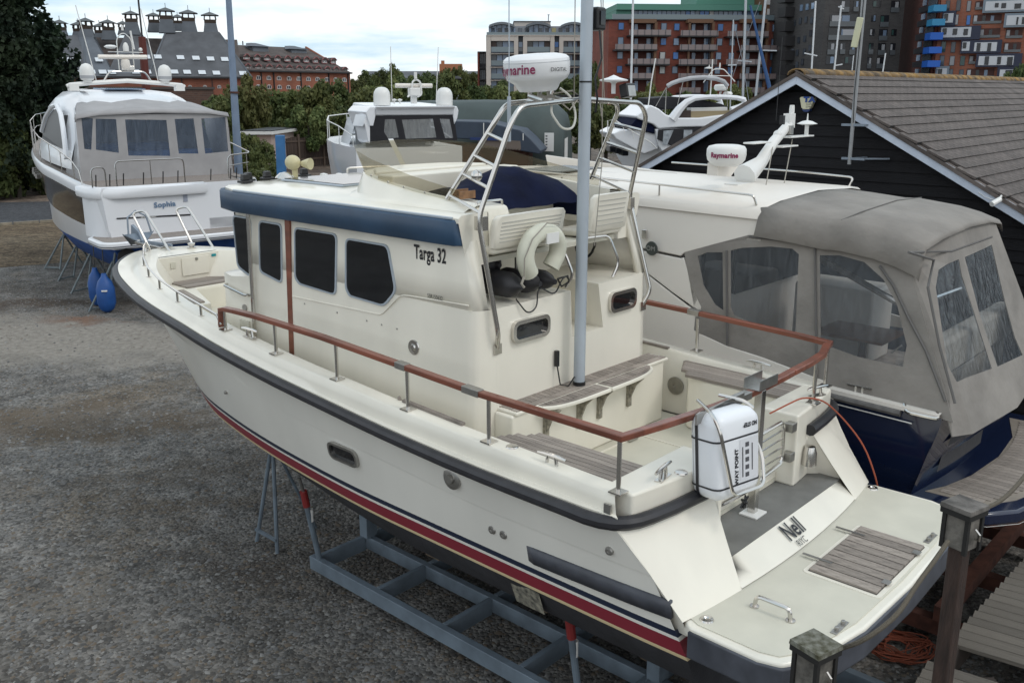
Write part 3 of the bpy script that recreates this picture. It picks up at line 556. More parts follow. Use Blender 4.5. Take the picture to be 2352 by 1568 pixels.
for p in ((-.9,1.565,2.98),(1.0,1.565,2.99)): MB().bx(p[0]-.04,p[0]+.04,1.548,1.56,p[2]-.04,p[2]+.04).build('foot_plate', STEEL, arch)
# radar dome
rc = Vector((-.36,1.64,4.86)); tm = Matrix.Rotation(R(-5),3,'Y')
rd = MB().lathe([(0,0),(.14,0),(.155,.02),(.17,.05),(.225,.085),(.245,.12),(.25,.19),(.249,.205)], rc, 36, 'z', tm).lathe([(.249,.212),(.244,.232),(.22,.252),(.15,.266),(0,.272)], rc, 36, 'z', tm).lathe([(.243,.2),(.243,.215)], rc, 36, 'z', tm).build('radar_dome', WHITE, arch, ang=35)
va = math.atan2(FB.l((0,0,H)).y-rc.y, FB.l((0,0,H)).x-rc.x)
text('radar_lettering', 'Raymarine', MAG, arch, None, (1,0,0), (0,0,1), .07, .9, .002, 0, wrap=(rc+tm @ Vector((0,0,.14)), .2545, va-.80, .04))
text('radar_lettering_small', 'DIGITAL', INK, arch, None, (1,0,0), (0,0,1), .028, 1.1, .0, 0, wrap=(rc+tm @ Vector((0,0,.15)), .2545, va+.72, .03))
for x in (-.47,-.36,-.25): MB().tube([(x,1.5,4.79),(x-.03,1.6,4.82),(x,1.62,4.86)], .02, 8).build('radar_clamp', STEEL, arch)
MB().tube(arc([(-.2,1.56,4.88),(-.14,1.5,4.82),(-.12,1.46,4.68),(-.18,1.44,4.58),(-.29,1.46,4.58),(-.37,1.5,4.7),(-.34,1.52,4.77)], 4, .1), .009, 7).build('radar_cable', mat('white_hose', (.55,.55,.5), .5), arch)
MB().tube([(-.7,1.62,4.5),(-.7,1.62,4.82)], .014, 8).tube([(-.7,1.62,4.82),(-.7,1.62,5.5)], .004, 6).build('whip_aerial', ALU, arch)
MB().bx(-.1,.0,1.5,1.75,4.81,4.83).build('aerial_plate', BLACK, arch)
gq = FB.uv(1409.6,186.7,1.62); MB().tube([gq+Vector((0,0,-.1)),gq], .018, 8).lathe([(.02,-.02),(.03,-.01),(.115,.0),(.118,.01),(.05,.028),(.012,.045),(0,.05)], gq, 24).build('gps_disc', WHITE, arch, ang=50)
fq = FB.uv(*[(a_+.3827*b_)*K for a_, b_ in ((1550,1355),(0,782))],1.55); MB().box(fq, (.13,.08,.11), Matrix.Rotation(R(-12),3,'X')).build('floodlight', BLACK, arch, bevel=.012); MB().box(fq+Vector((0,-.042,0)), (.1,.006,.085), Matrix.Rotation(R(-12),3,'X')).build('floodlight_glass', STEELD, arch)
M2 = Matrix.Rotation(R(30),3,'Z'); MB().sph((-.86,1.8,4.25), .045, 12, 8).build('side_lamp', STEEL, arch)
MB().tube([(.22,1.5,4.8),(.2,1.47,4.72),(.21,1.47,4.66),(.225,1.48,4.73)], .005, 5).build('loose_lashing', mat('grey_rope', (.3,.28,.24), .9), arch); MB().tube([(-.28,1.49,4.78),(-.2,1.46,4.72),(-.1,1.47,4.79),(0,1.49,4.8),(-.1,1.52,4.86),(-.22,1.6,4.84)], .006, 5).build('loose_lashing', mat('grey_rope', (.3,.28,.24), .9), arch)
# mast
MB().tube([(-.05,1.44,2.52),(-.03,1.44,7.2)], .047, 16).build('signal_mast', mat('mast_alu', (.42,.47,.52), .45, .25, var=.06, vs=3), boat)
MB().lathe([(.053,0),(.053,.03)], (-.05,1.44,2.525), 16).lathe([(.05,0),(.05,.012)], (-.04,1.44,4.92), 16).build('mast_collar', BLACK, boat)
MB().bx(.02,.13,1.38,1.5,5.30,5.47).build('navigation_light', BLACK, boat, bevel=.02); MB().bx(.045,.1,1.37,1.382,5.34,5.44).build('lamp_lens', GLASS, boat)
MB().tube([(.03,1.37,5.3),(.05,1.36,5.1),(.0,1.38,4.95),(.02,1.37,4.8),(.04,1.4,4.7)], .008, 6).build('mast_cable', BLACK, boat)
for p in (((.05,1.5,7.2),(.28,1.5,4.8)),((.35,1.62,7.2),(.27,1.5,4.3),(.13,1.45,3.65)),((-.12,1.5,7.2),(-.1,1.5,4.8))): MB().tube(p, .004, 5).build('halyard', mat('grey_rope', (.3,.28,.24), .9), boat)
# ---------- mahogany rails ----------
def rail(name, pts, w=.06, h=.042):
    pts = [Vector(p) for p in pts]; rings = []
    for i, p in enumerate(pts):
        d = ((pts[i+1] if i < len(pts)-1 else p)-(pts[i-1] if i else p)); d.z = 0; d.normalize(); s = Vector((d.y,-d.x,0))
        a = (pts[i]-pts[i-1]).normalized() if i else d; b = (pts[i+1]-pts[i]).normalized() if i < len(pts)-1 else a
        k = 1/max(.6, math.sqrt((1+a.dot(b))/2)); rings.append([p+s*w/2*k+Vector((0,0,-h/2)), p-s*w/2*k+Vector((0,0,-h/2)), p-s*w/2*k+Vector((0,0,h/2)), p+s*w/2*k+Vector((0,0,h/2))])
    return MB().loft(rings, True, False, True).build(name, MAHO, boat, bevel=.006, smooth=False)
zr = lambda y: 2.835+interp([(0,0),(1.2,.01),(3,.09),(4,.105),(4.6,.09)], y)
rail('mahogany_rail', [(-1.455,y,zr(y)) for y in m8(1.35,4.3,9)]+[(-1.43,4.5,2.915),(-1.42,4.6,2.89)])
rail('mahogany_rail', [(-1.455,1.19,zr(1.19)),(-1.455,.6,zr(.6)),(-1.455,.0,2.835),(-1.1,-.06,2.835),(-.7,-.12,2.835),(-.42,-.145,2.835)])
rail('mahogany_rail', [(-.2,-.155,2.835),(0,-.155,2.835),(.3,-.15,2.835),(.48,-.14,2.835)])
rail('mahogany_rail', [(.49,-.14,2.835),(.8,-.13,2.835),(1.1,-.1,2.835),(1.35,-.02,2.84),(1.455,.0,2.835),(1.5,.3,2.84),(1.53,1.28,2.87)])
rail('mahogany_rail', [(1.53,1.40,2.875),(1.5,1.95,2.9)])
MB().beam((-1.425,4.6,2.9),(-1.40,4.66,2.72),.05,.045).build('rail_end_post', MAHO, boat, bevel=.006)
for a, b in (((-1.455,1.19,zr(1.2)),(-1.455,1.35,zr(1.35))),((1.53,1.28,2.87),(1.53,1.40,2.875)),((-.42,-.145,2.835),(-.2,-.155,2.835)),((-1.455,1.95,zr(1.95)),(-1.455,2.06,zr(2.06))),((1.5,1.95,2.9),(1.47,2.05,2.905))):
    MB().beam(a, b, .066, .05).build('rail_joint', STEELD, boat, bevel=.003)
stn = [(-1.45,.02),(-1.45,1.12),(-1.45,1.96),(-1.45,2.82),(-1.45,3.68),(-1.41,4.56)]
for x, y in stn+[(1.43,.0),(1.5,1.28),(.95,-.12)]:
    z = zC(y); MB().tube([(x,y,z),(x,y,zr(max(0, y))-.02)], .0155, 10).bx(x-.045,x+.045,y-.045,y+.045,z,z+.01).build('stanchion', STEEL, boat)
MB().bx(-.06,.0,-.19,-.13,1.9,2.83).build('gate_post', STEEL, boat, bevel=.005); MB().bx(-.12,.04,-.24,-.1,1.89,1.905).build('gate_post_foot', WPL, boat, bevel=.004)
gt = MB(); gt.tube(arc([(.04,-.1,2.43),(.5,-.1,2.44),(.52,-.1,2.1),(.04,-.1,2.06)], 5, .07), .016, 8)
for z in (2.15,2.22,2.29,2.36): gt.tube([(.03,-.1,z),(.51,-.1,z+.01)], .007, 6)
gt.tube(arc([(-.06,-.12,2.43),(-.45,-.12,2.43),(-.47,-.12,2.08),(-.06,-.12,2.06)], 5, .07), .016, 8)
for z in (2.15,2.25,2.35): gt.tube([(-.06,-.12,z),(-.46,-.12,z)], .007, 6)
gt.build('transom_gate', STEEL, boat)
for z in (2.38,2.14): MB().bx(.53,.61,-.16,-.09,z-.035,z+.035).build('gate_hinge', STEELD, boat, bevel=.004)
MB().bx(-.16,.1,-.22,-.215,2.86,2.93).bx(-.16,.1,-.1,-.095,2.86,2.93).bx(-.16,.1,-.22,-.095,2.857,2.862).build('outboard_bracket', STEELD, boat)
MB().beam((-.95,-.2,2.86),(-.35,-.2,2.86),.012,.07).build('raft_cradle_bar', STEELD, boat)
# cleats, fillers
def cleat(x, y, z, rz, Fp=boat):
    M3 = Matrix.Rotation(rz,3,'Z'); q = lambda a, b, c: Vector((x,y,z))+M3 @ Vector((a,b,c))
    return MB().tube([q(-.12,0,.07),q(-.06,0,.075),q(.06,0,.075),q(.12,0,.07)], .013, 8, rs=[.009,.014,.014,.009]).tube([q(-.045,0,0),q(-.03,0,.075)], .013, 8).tube([q(.045,0,0),q(.03,0,.075)], .013, 8).box((x,y,z+.004), (.16,.05,.008), M3).build('cleat', STEEL, Fp)
cleat(-1.42,.58,2.475,R(90)); cleat(-1.08,-.06,2.47,R(10)); cleat(1.44,.62,2.475,R(90)); cleat(1.15,-.06,2.47,R(-15)); cleat(-1.38,4.2,2.69,R(92))
for x, y in ((-1.4,.95),(-.93,-.1),(1.0,-.1)): MB().lathe([(.045,0),(.04,.008),(.015,.01),(0,.01)], (x,y,zC(y)), 16).build('deck_filler', STEEL, boat)
MB().bx(-1.53,-1.515,.02,.07,2.34,2.41).build('side_fitting', STEELD, boat)
MB().lathe([(.06,0),(.055,.1),(.04,.15),(0,.16)], (.78,-.2,2.03), 14).build('transom_light_hood', STEEL, boat)
text('dealer_lettering', 'WESSEX', INK, boat, (-.72,-.198,2.37), (1,.05,0), (0,0,1), .02, 1, 0, .003)
# bow area
MB().poly([(-.62,7.8,2.87),(.62,7.8,2.87),(.45,8.1,2.872),(.25,8.32,2.874),(0,8.42,2.875),(-.25,8.32,2.874),(-.45,8.1,2.872)]).build('bow_deck', GEL, boat)
wal = MB(); wal.bx(-.46,.46,7.76,7.8,2.45,2.865); wal.build('bow_bulkhead', GEL, boat, bevel=.01)
MB().prism([(-.12,7.752,2.6),(.25,7.752,2.6),(.25,7.752,2.83),(-.12,7.752,2.83)], (0,-.008,0)).build('anchor_locker_hatch', GEL, boat, bevel=.004); MB().lathe([(0,0),(.02,0),(.02,.01),(0,.012)], (.08,7.744,2.8), 12, 'y', Matrix.Rotation(math.pi,3,'Z')).build('hatch_lock', STEELD, boat)
MB().bx(-.27,-.2,7.745,7.757,2.72,2.79).build('louvre_vent', NONSK, boat); MB().bx(.3,.36,7.748,7.756,2.8,2.83).build('teal_sticker', mat('teal', (.0,.25,.3), .5), boat)
bs_ = [(-.4,7.76),(.42,7.76),(.68,7.3),(-.2,7.3),(-.5,6.42),(-.8,6.42),(-.92,6.6),(-.72,7.2)]
MB().bx(-.2,.62,7.28,7.32,2.15,2.5).prism([(-.5,6.42,2.18),(-.2,7.3,2.2),(-.24,7.31,2.2),(-.54,6.43,2.18)], (0,0,.3)).build('seat_front', GEL, boat)
MB().prism([(x,y,2.36) for x, y in bs_], (0,0,.17)).build('bow_seat', GEL, boat, bevel=.02)
for i in range(6): block('teak_plank', TEAK, boat, -.3, .64-.045*i, 7.32+.073*i, 7.385+.073*i, 2.531, 2.547)
for i in range(5):
    x = -.87+.072*i; piece('teak_plank', cube(TEAK), boat, (x+.08,6.86,2.539), (.062,.8,.016), rot=(0,0,R(-12)))
MB().bx(-.25,.6,7.285,7.302,2.15,2.45).build('drawer_front', GEL, boat, bevel=.004); MB().bx(.3,.36,7.27,7.29,2.36,2.41).build('drawer_pull', WPL, boat, bevel=.006)
MB().bx(-.62,-.55,6.37,6.42,2.2,2.28).build('louvre_vent', NONSK, boat)
hp = [(-.28,8.32),(-.45,8.05),(-.75,7.45),(-.97,6.9),(-1.15,6.3),(-1.27,5.7),(-1.35,5.1),(-1.41,4.7)]
hr = MB().tube([(-.22,8.36,2.88)]+[(x,y,zC(y)+.11) for x, y in hp]+[(-1.42,4.62,2.75)], .012, 8)
hr.build('bow_handrail', STEEL, boat)
for x, y in hp[1:-1]: MB().tube([(x,y,zC(y)),(x,y,zC(y)+.11)], .012, 7).bx(x-.02,x+.02,y-.02,y+.02,zC(y),zC(y)+.006).build('rail_post', STEEL, boat)
for x0 in (-.1,.5):
    MB().tube(arc([(x0-.05,8.5,2.86),(x0-.12,8.75,3.32),(x0-.02,8.62,3.36),(x0+.03,8.12,2.86)], 4, .06), .016, 8).build('bow_hoop', STEEL, boat)
MB().bx(-.09,.09,8.35,9.05,2.86,2.9).tube([(-.07,9.03,2.9),(.07,9.03,2.9)], .03, 8).build('bow_roller', STEEL, boat, bevel=.005)
anc = MB().beam((0,8.2,2.93),(0,9.0,2.9),.03,.03).prism([(-.02,8.95,2.88),(-.02,9.3,2.85),(-.02,9.25,3.1),(-.02,9.05,3.02)], (.04,0,0)).tube([(-.16,9.05,3.0),(-.13,9.1,3.22),(0,9.12,3.3),(.13,9.1,3.22),(.16,9.05,3.0)], .013, 6)
anc.prism([(0,8.95,2.86),(.22,9.1,3.0),(0,9.35,2.8),(-.22,9.1,3.0)], (0,0,.012))
tag(anc.build('anchor', GALV, None, FB), 'galvanised anchor stowed on the bow roller of the cream cruiser', 'anchor')
MB().lathe([(.05,0),(.06,.02),(.03,.03),(.05,.07),(0,.08)], (.22,8.1,2.875), 14).build('windlass', STEEL, boat); cleat(-.3,8.3,2.875,R(60))
# ---------- loose things on the cruiser ----------
cov = MB(); gx = m8(-.5,.62,20); gy = [2.0,2.05,2.14,2.26,2.4,2.55,2.72]
rnd = random.Random(3)
def cz(x, y):
    ridge = interp([(-.5,.15),(-.25,.18),(0,.26),(.18,.31),(.4,.25),(.62,.2)], x); a = interp([(2.0,0),(2.05,.3),(2.14,.6),(2.26,.85),(2.4,1),(2.55,.97),(2.72,.75)], y)
    return 3.93+ridge*a+.012*math.sin(x*17+y*9)*math.sin(y*11+x*3)
cov.loft([[Vector((x*1.02,y-.02,3.78)) for x in gx]]+[[Vector((x+.012*math.sin(y*23),y,cz(x,y))) for x in gx] for y in gy]+[[Vector((x,2.76,3.9)) for x in gx]], False)
for xe in (gx[0], gx[-1]): cov.loft([[Vector((xe*1.02,y,3.8)) for y in gy],[Vector((xe+.012*math.sin(y*23),y,cz(xe,y))) for y in gy]], False)
tag(cov.build('dash_cover', CANVN, None, FB, ang=60, solid=.006), 'navy blue canvas cover draped over the flybridge console of the cream cruiser', 'cover')
bu = [(-.60,1.5,3.52),(-.66,1.49,3.6),(-.665,1.49,3.7),(-.6,1.49,3.79),(-.48,1.49,3.83),(-.36,1.49,3.81),(-.27,1.5,3.73),(-.26,1.51,3.63),(-.32,1.53,3.53)]
lb = thing('lifebuoy', 'white horseshoe lifebuoy hanging on the back of the port flybridge seat', 'lifebuoy', FB, (-.46,1.5,3.45))
MB().tube(arc(bu, 5, .12), .068, 14, rs=None).build('foam_horseshoe', mat('aged_white_vinyl', (.6,.6,.5), .6, var=.1, vs=6), lb, ang=70)
MB().bx(-.5,-.36,1.415,1.43,3.74,3.82).build('holder_plate', WPL, lb); MB().tube([(-.72,1.45,3.52),(-.74,1.43,3.66),(-.66,1.42,3.8),(-.5,1.42,3.9),(-.36,1.42,3.88)], .005, 6).tube([(-.72,1.45,3.52),(-.75,1.45,3.47),(-.73,1.44,3.44)], .01, 6).build('grab_line', mat('grey_rope', (.3,.28,.24), .9), lb)
for k, (x, y, z, r) in enumerate(((-.66,1.68,3.42,.1),(-.44,1.69,3.41,.09),(-.22,1.72,3.39,.08))):
    f = MB().lathe([(0,-.16),(.02,-.16),(.03,-.13),(r*.7,-.1),(r,-.03),(r,.2),(r*.7,.27),(.03,.3),(0,.3)], (x, y, z), 16, 'y'); f = f.build('fender', RUB, None, FB)
    tag(f, ('large black fender lying under the lifebuoy, at the port end of the ledge','black fender lying in the middle of the row under the flybridge seats','small black fender with a coiled line, nearest the mast')[k], 'fender', None, 'black fenders stowed under the flybridge seats')
fb2 = MB().lathe([(0,-.16),(.02,-.16),(.03,-.13),(.08,-.1),(.11,-.03),(.11,.2),(.08,.27),(0,.3)], (-.62, 1.95, 3.55), 16, 'y').build('fender', RUB, None, FB); tag(fb2, 'black fender on top of the others in shadow under the port seat', 'fender', 'black fenders stowed under the flybridge seats')
MB().tube(arc([(-.7,1.55,3.33),(-.6,1.52,3.2),(-.48,1.53,3.23),(-.46,1.54,3.4),(-.3,1.5,3.3),(-.22,1.5,3.42),(-.1,1.55,3.42),(-.05,1.56,3.38)], 4, .1), .006, 6).tube([(-.15,1.6,3.4),(-.08,1.55,3.42),(-.03,1.58,3.36),(-.1,1.6,3.33),(-.15,1.6,3.4)], .008, 6).build('fender_lines', BLACK, boat)
# liferaft
lrc = Vector((-.70,-.28,2.6)); Mz = Matrix.Rotation(R(-12),3,'Z') @ Matrix.Rotation(R(-5),3,'X')
lr = thing('liferaft', 'white liferaft canister in a steel cradle hung on the stern rail', 'liferaft', FB, (lrc.x, lrc.y, 2.33))
def rq(a, b, c): return lrc+Mz @ Vector((a, b, c))
cn = MB(); rings = []
for y, k in ((-.12,.80),(-.105,.93),(-.06,1.0),(.06,1.0),(.105,.93),(.12,.8)): rings.append([rq(x*k, y, z*k) for x, z in rrect(-.21,.21,-.285,.285,.08,5)])
cn.loft(rings, True, False, True).build('canister', mat('white_canister', (.78,.8,.83), .35), lr, ang=50)
MB().loft([[rq(x, y, z) for x, z in rrect(-.214,.214,-.289,.289,.083,5)] for y in (.035,.06)]).loft([[rq(x, y, z) for x, z in rrect(-.215,.215,-.29,.29,.083,5)] for y in (.075,.078)]).build('seam_band', RUB, lr)
for z in (.12,-.19): MB().loft([[rq(x*1.012, y*1.02, z+dz) for x, y in rrect(-.21,.21,-.12,.12,.05,4)] for dz in (-.006,.006)]).build('strap', RUB, lr)
MB().tube(arc([rq(-.1,.14,.33),rq(-.2,-.08,.3),rq(-.2,-.14,.2),rq(-.1,-.15,-.24),rq(.2,-.15,-.24),rq(.24,-.1,-.05),rq(.24,-.0,.1)], 4, .06), .012, 8).tube(arc([rq(.1,.14,.33),rq(.16,-.02,.31),rq(.2,-.06,.26)], 3, .04), .012, 8).build('cradle_frame', STEEL, lr)
text('way_lettering', 'WAY POINT', INK, lr, rq(-.03,-.123,-.07), Mz @ Vector((0,0,1)), Mz @ Vector((-1,0,0)), .03, 1, .002, 0)
text('step_lettering', 'NO STEP', INK, lr, rq(.1,-.123,.19), Mz @ Vector((-1,0,0)), Mz @ Vector((0,0,-1)), .028, .8, .002, 0)
lab = MB(); lab.poly([rq(.0,-.122,-.17), rq(.17,-.122,-.17), rq(.17,-.122,.1), rq(.0,-.122,.1)]); lab.build('instruction_label', mat('label_grey', (.66,.67,.7), .5), lr)
lb_ = MB()
for i in range(5): a = -.155+.05*i; lb_.poly([rq(.05,-.1235,a), rq(.085,-.1235,a), rq(.085,-.1235,a+.03), rq(.05,-.1235,a+.03)])
lb_.poly([rq(.02,-.1235,-.15), rq(.03,-.1235,-.15), rq(.03,-.1235,.05), rq(.02,-.1235,.05)]); lb_.poly([rq(.11,-.1235,-.12), rq(.12,-.1235,-.12), rq(.12,-.1235,.06), rq(.11,-.1235,.06)]); lb_.build('label_print', mat('print_grey', (.08,.08,.09), .6), lr)
MB().tube([rq(.0,-.16,-.24)+Vector((.03*math.sin(i*1.9),.01*math.cos(i*2.3),-.03-.035*(1+math.sin(i*2.7)))) for i in range(22)], .007, 5).build('painter_line', BLACK, lr)
tg = MB().tube(arc([(.42,-.02,2.5),(.55,-.1,2.56),(.75,-.12,2.57),(1.0,-.18,2.5),(1.25,-.25,2.3),(1.42,-.38,2.05),(1.5,-.5,1.7),(1.52,-.55,1.2),(1.5,-.6,.6)], 4, .2), .007, 6).build('rope', mat('orange_rope', (.34,.08,.04), .8), None, FB)
tag(tg, 'thin orange line lying over the starboard stern corner of the cream cruiser', 'rope')
# ---------- cradle ----------
crd = thing('boat_cradle', 'grey steel cradle frame under the cream cruiser', 'cradle', FB, (0,2,0))
STC = mat('painted_cradle_steel', (.13,.165,.2), .55, .1, var=.22, vs=4, bump=.1, bs=30)
for x in (-.89,-.24,.24,.89): MB().beam((x,-2.2,.28),(x,4.14,.28),.07,.14).build('long_rail', STC, crd, bevel=.006)
for y in (4.08,3.15,2.25,1.35,.52,-.4,-1.3): 
    for a, b in ((-.855,-.275),(-.205,.205),(.275,.855)): MB().beam((a,y,.27),(b,y,.27),.05,.16).build('cross_beam', STC, crd, bevel=.006)
for x in (-.24,.24):
    for y, zt_ in ((4.05,.95),(.45,.9)): MB().bx(x-.07,x+.07,y-.06,y+.06,.35,zt_).build('support_block', STC, crd, bevel=.006)
for y in (1.8,3.2,.6): MB().bx(-.12,.12,y-.1,y+.1,.35,.47).build('timber_block', mat('timber', (.12,.09,.06), .9, var=.3, vs=10), crd)
REDP = mat('red_paint', (.2,.02,.02), .5)
for sg in (-1,1):
    for y in (4.02,.72):
        pr_ = MB().tube([(sg*.89,y,.35),(sg*1.0,y,.95)], .028, 10).build('prop', STC, crd)
        MB().tube([(sg*1.0,y,.95),(sg*1.03,y,1.12)], .036, 10).build('screw_sleeve', REDP, pr_); MB().tube([(sg*1.03,y,1.12),(sg*1.07,y,1.27)], .016, 8).build('screw', STEELD, pr_)
        MB().lathe([(.0295,0),(.0295,.13)], (sg*.965,y,.78), 10).build('white_label', WPL, pr_)
# tripod under the bow
tp = thing('boat_stand', 'blue-grey tripod stand under the bow of the cream cruiser', 'stand', FB, (-.6,5.1,0))
MB().tube([(-.62,5.15,1.3),(-.75,5.0,.0)], .022, 8).tube([(-.62,5.15,1.25),(-.75,5.4,.0)], .022, 8).tube([(-.62,5.15,1.2),(-.1,5.2,.0)], .018, 8).beam((-.75,5.0,.15),(-.75,5.4,.15),.03,.03).build('leg_frame', STC, tp)
MB().bx(-.7,-.55,5.05,5.25,1.27,1.3).build('top_pad', STC, tp)
# =============== GROUND ===============
def ground_mat(name, stops, sc1, sc2, rough=.95, bump=.6, cell=28., dist=.03):
    m = bpy.data.materials.new(name); m.use_nodes = True; t = m.node_tree; b = t.nodes['Principled BSDF']; b.inputs['Roughness'].default_value = rough; b.inputs['Specular IOR Level'].default_value = .25
    g = N(t, 'ShaderNodeNewGeometry'); n1 = N(t, 'ShaderNodeTexNoise'); n1.inputs['Scale'].default_value = sc1; n1.inputs['Detail'].default_value = 6; n1.inputs['Roughness'].default_value = .62; L(t, g.outputs['Position'], n1.inputs['Vector'])
    r = N(t, 'ShaderNodeValToRGB'); L(t, n1.outputs[0], r.inputs[0]); el = r.color_ramp.elements
    el[0].position, el[0].color = stops[0][0], (*stops[0][1],1); el[1].position, el[1].color = stops[-1][0], (*stops[-1][1],1)
    for p, c in stops[1:-1]: q = el.new(p); q.color = (*c,1)
    v = N(t, 'ShaderNodeTexVoronoi'); v.inputs['Scale'].default_value = cell; L(t, g.outputs['Position'], v.inputs['Vector'])
    n2 = N(t, 'ShaderNodeTexNoise'); n2.inputs['Scale'].default_value = sc2; n2.inputs['Detail'].default_value = 5; L(t, g.outputs['Position'], n2.inputs['Vector'])
    mr = N(t, 'ShaderNodeMapRange'); mr.inputs[1].default_value = .3; mr.inputs[2].default_value = .7; mr.inputs[3].default_value = .6; mr.inputs[4].default_value = 1.4; L(t, n2.outputs[0], mr.inputs[0])
    hs = N(t, 'ShaderNodeSeparateColor'); L(t, v.outputs['Color'], hs.inputs[0]); m2 = N(t, 'ShaderNodeMapRange'); m2.inputs[3].default_value = .55; m2.inputs[4].default_value = 1.5; L(t, hs.outputs[0], m2.inputs[0])
    mu = N(t, 'ShaderNodeMath', operation='MULTIPLY'); L(t, mr.outputs[0], mu.inputs[0]); L(t, m2.outputs[0], mu.inputs[1])
    vm = N(t, 'ShaderNodeVectorMath', operation='SCALE'); L(t, r.outputs[0], vm.inputs[0]); L(t, mu.outputs[0], vm.inputs['Scale']); L(t, vm.outputs[0], b.inputs['Base Color'])
    bp = N(t, 'ShaderNodeBump'); bp.inputs['Strength'].default_value = bump; bp.inputs['Distance'].default_value = dist; L(t, v.outputs['Distance'], bp.inputs['Height']); bp.invert = True; L(t, bp.outputs[0], b.inputs['Normal'])
    MATS[name] = m; return m
GRAV = ground_mat('gravel', [(.3,(.065,.057,.049)),(.43,(.108,.1,.09)),(.55,(.145,.14,.132)),(.64,(.135,.115,.092)),(.78,(.1,.085,.068))], .25, 2.4)
def worn(m):
    # compacted pale track with smoother, finer surface, and rust-brown stains: masks in yard coordinates
    t = m.node_tree; b = t.nodes['Principled BSDF']; src = b.inputs['Base Color'].links[0].from_socket; g = N(t, 'ShaderNodeNewGeometry')
    nz = N(t, 'ShaderNodeTexNoise'); nz.inputs['Scale'].default_value = .7; nz.inputs['Detail'].default_value = 5; L(t, g.outputs['Position'], nz.inputs['Vector'])
    vm = N(t, 'ShaderNodeVectorMath', operation='SCALE'); vm.inputs['Scale'].default_value = 3.4; L(t, nz.outputs['Color'], vm.inputs[0]); va_ = N(t, 'ShaderNodeVectorMath', operation='ADD'); L(t, g.outputs['Position'], va_.inputs[0]); L(t, vm.outputs[0], va_.inputs[1])
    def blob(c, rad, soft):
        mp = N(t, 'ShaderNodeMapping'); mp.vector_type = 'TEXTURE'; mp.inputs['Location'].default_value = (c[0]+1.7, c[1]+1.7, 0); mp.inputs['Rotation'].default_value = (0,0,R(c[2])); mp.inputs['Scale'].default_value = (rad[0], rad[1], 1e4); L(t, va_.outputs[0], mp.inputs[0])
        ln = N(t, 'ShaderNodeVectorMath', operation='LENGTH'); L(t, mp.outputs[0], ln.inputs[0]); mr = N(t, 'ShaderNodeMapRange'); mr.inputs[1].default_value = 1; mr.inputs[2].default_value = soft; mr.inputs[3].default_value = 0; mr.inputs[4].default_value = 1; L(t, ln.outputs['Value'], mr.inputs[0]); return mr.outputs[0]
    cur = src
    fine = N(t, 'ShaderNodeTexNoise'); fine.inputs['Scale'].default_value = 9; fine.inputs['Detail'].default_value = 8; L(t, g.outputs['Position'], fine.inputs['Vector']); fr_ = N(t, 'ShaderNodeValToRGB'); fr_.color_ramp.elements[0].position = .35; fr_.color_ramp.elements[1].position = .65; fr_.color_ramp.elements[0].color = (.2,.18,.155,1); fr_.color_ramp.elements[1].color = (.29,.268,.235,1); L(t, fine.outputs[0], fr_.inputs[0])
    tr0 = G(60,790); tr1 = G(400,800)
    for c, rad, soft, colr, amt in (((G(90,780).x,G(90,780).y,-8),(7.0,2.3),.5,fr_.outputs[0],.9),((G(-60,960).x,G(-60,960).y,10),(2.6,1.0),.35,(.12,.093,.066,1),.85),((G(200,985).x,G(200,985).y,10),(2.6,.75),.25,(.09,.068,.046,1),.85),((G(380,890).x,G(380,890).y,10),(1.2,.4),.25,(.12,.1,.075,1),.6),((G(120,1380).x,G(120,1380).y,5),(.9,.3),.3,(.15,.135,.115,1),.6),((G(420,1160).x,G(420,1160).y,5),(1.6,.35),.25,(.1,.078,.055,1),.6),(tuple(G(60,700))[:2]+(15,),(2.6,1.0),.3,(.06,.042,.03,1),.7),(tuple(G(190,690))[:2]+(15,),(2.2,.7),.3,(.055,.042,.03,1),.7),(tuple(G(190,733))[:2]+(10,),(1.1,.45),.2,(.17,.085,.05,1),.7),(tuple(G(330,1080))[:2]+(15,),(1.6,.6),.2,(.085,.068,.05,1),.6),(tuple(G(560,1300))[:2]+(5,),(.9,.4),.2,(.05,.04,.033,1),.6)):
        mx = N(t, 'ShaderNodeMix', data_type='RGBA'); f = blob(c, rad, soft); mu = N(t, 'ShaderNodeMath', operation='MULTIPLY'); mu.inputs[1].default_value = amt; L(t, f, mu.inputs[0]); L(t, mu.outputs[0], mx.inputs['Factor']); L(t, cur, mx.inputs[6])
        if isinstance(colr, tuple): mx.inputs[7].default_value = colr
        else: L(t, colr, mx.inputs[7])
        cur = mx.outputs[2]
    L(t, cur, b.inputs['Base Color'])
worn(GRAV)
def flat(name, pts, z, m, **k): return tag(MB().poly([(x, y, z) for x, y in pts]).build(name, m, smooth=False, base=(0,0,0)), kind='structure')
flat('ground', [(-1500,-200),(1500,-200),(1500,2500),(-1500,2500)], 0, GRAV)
GB = ground_mat('brown_gravel', [(.3,(.07,.05,.032)),(.5,(.12,.09,.058)),(.7,(.15,.118,.08))], .4, 3., cell=16)
k0, k1 = G(-300, 538), G(560, 481)         # kerb line of the road, both ends on the ground
r0, r1 = G(-300, 471), G(560, 455)
b0, b1 = G(-300, 640), G(300, 590)
ASPH = ground_mat('asphalt', [(.3,(.045,.047,.052)),(.6,(.06,.062,.068)),(.8,(.052,.053,.058))], .5, 5., bump=.15, cell=60, dist=.01)
flat('gravel_verge', [(b0.x,b0.y),(b1.x,b1.y),(k1.x,k1.y),(k0.x,k0.y)], .004, GB)
flat('road', [(k0.x,k0.y),(k1.x,k1.y),(r1.x,r1.y),(r0.x,r0.y)], .008, ASPH)
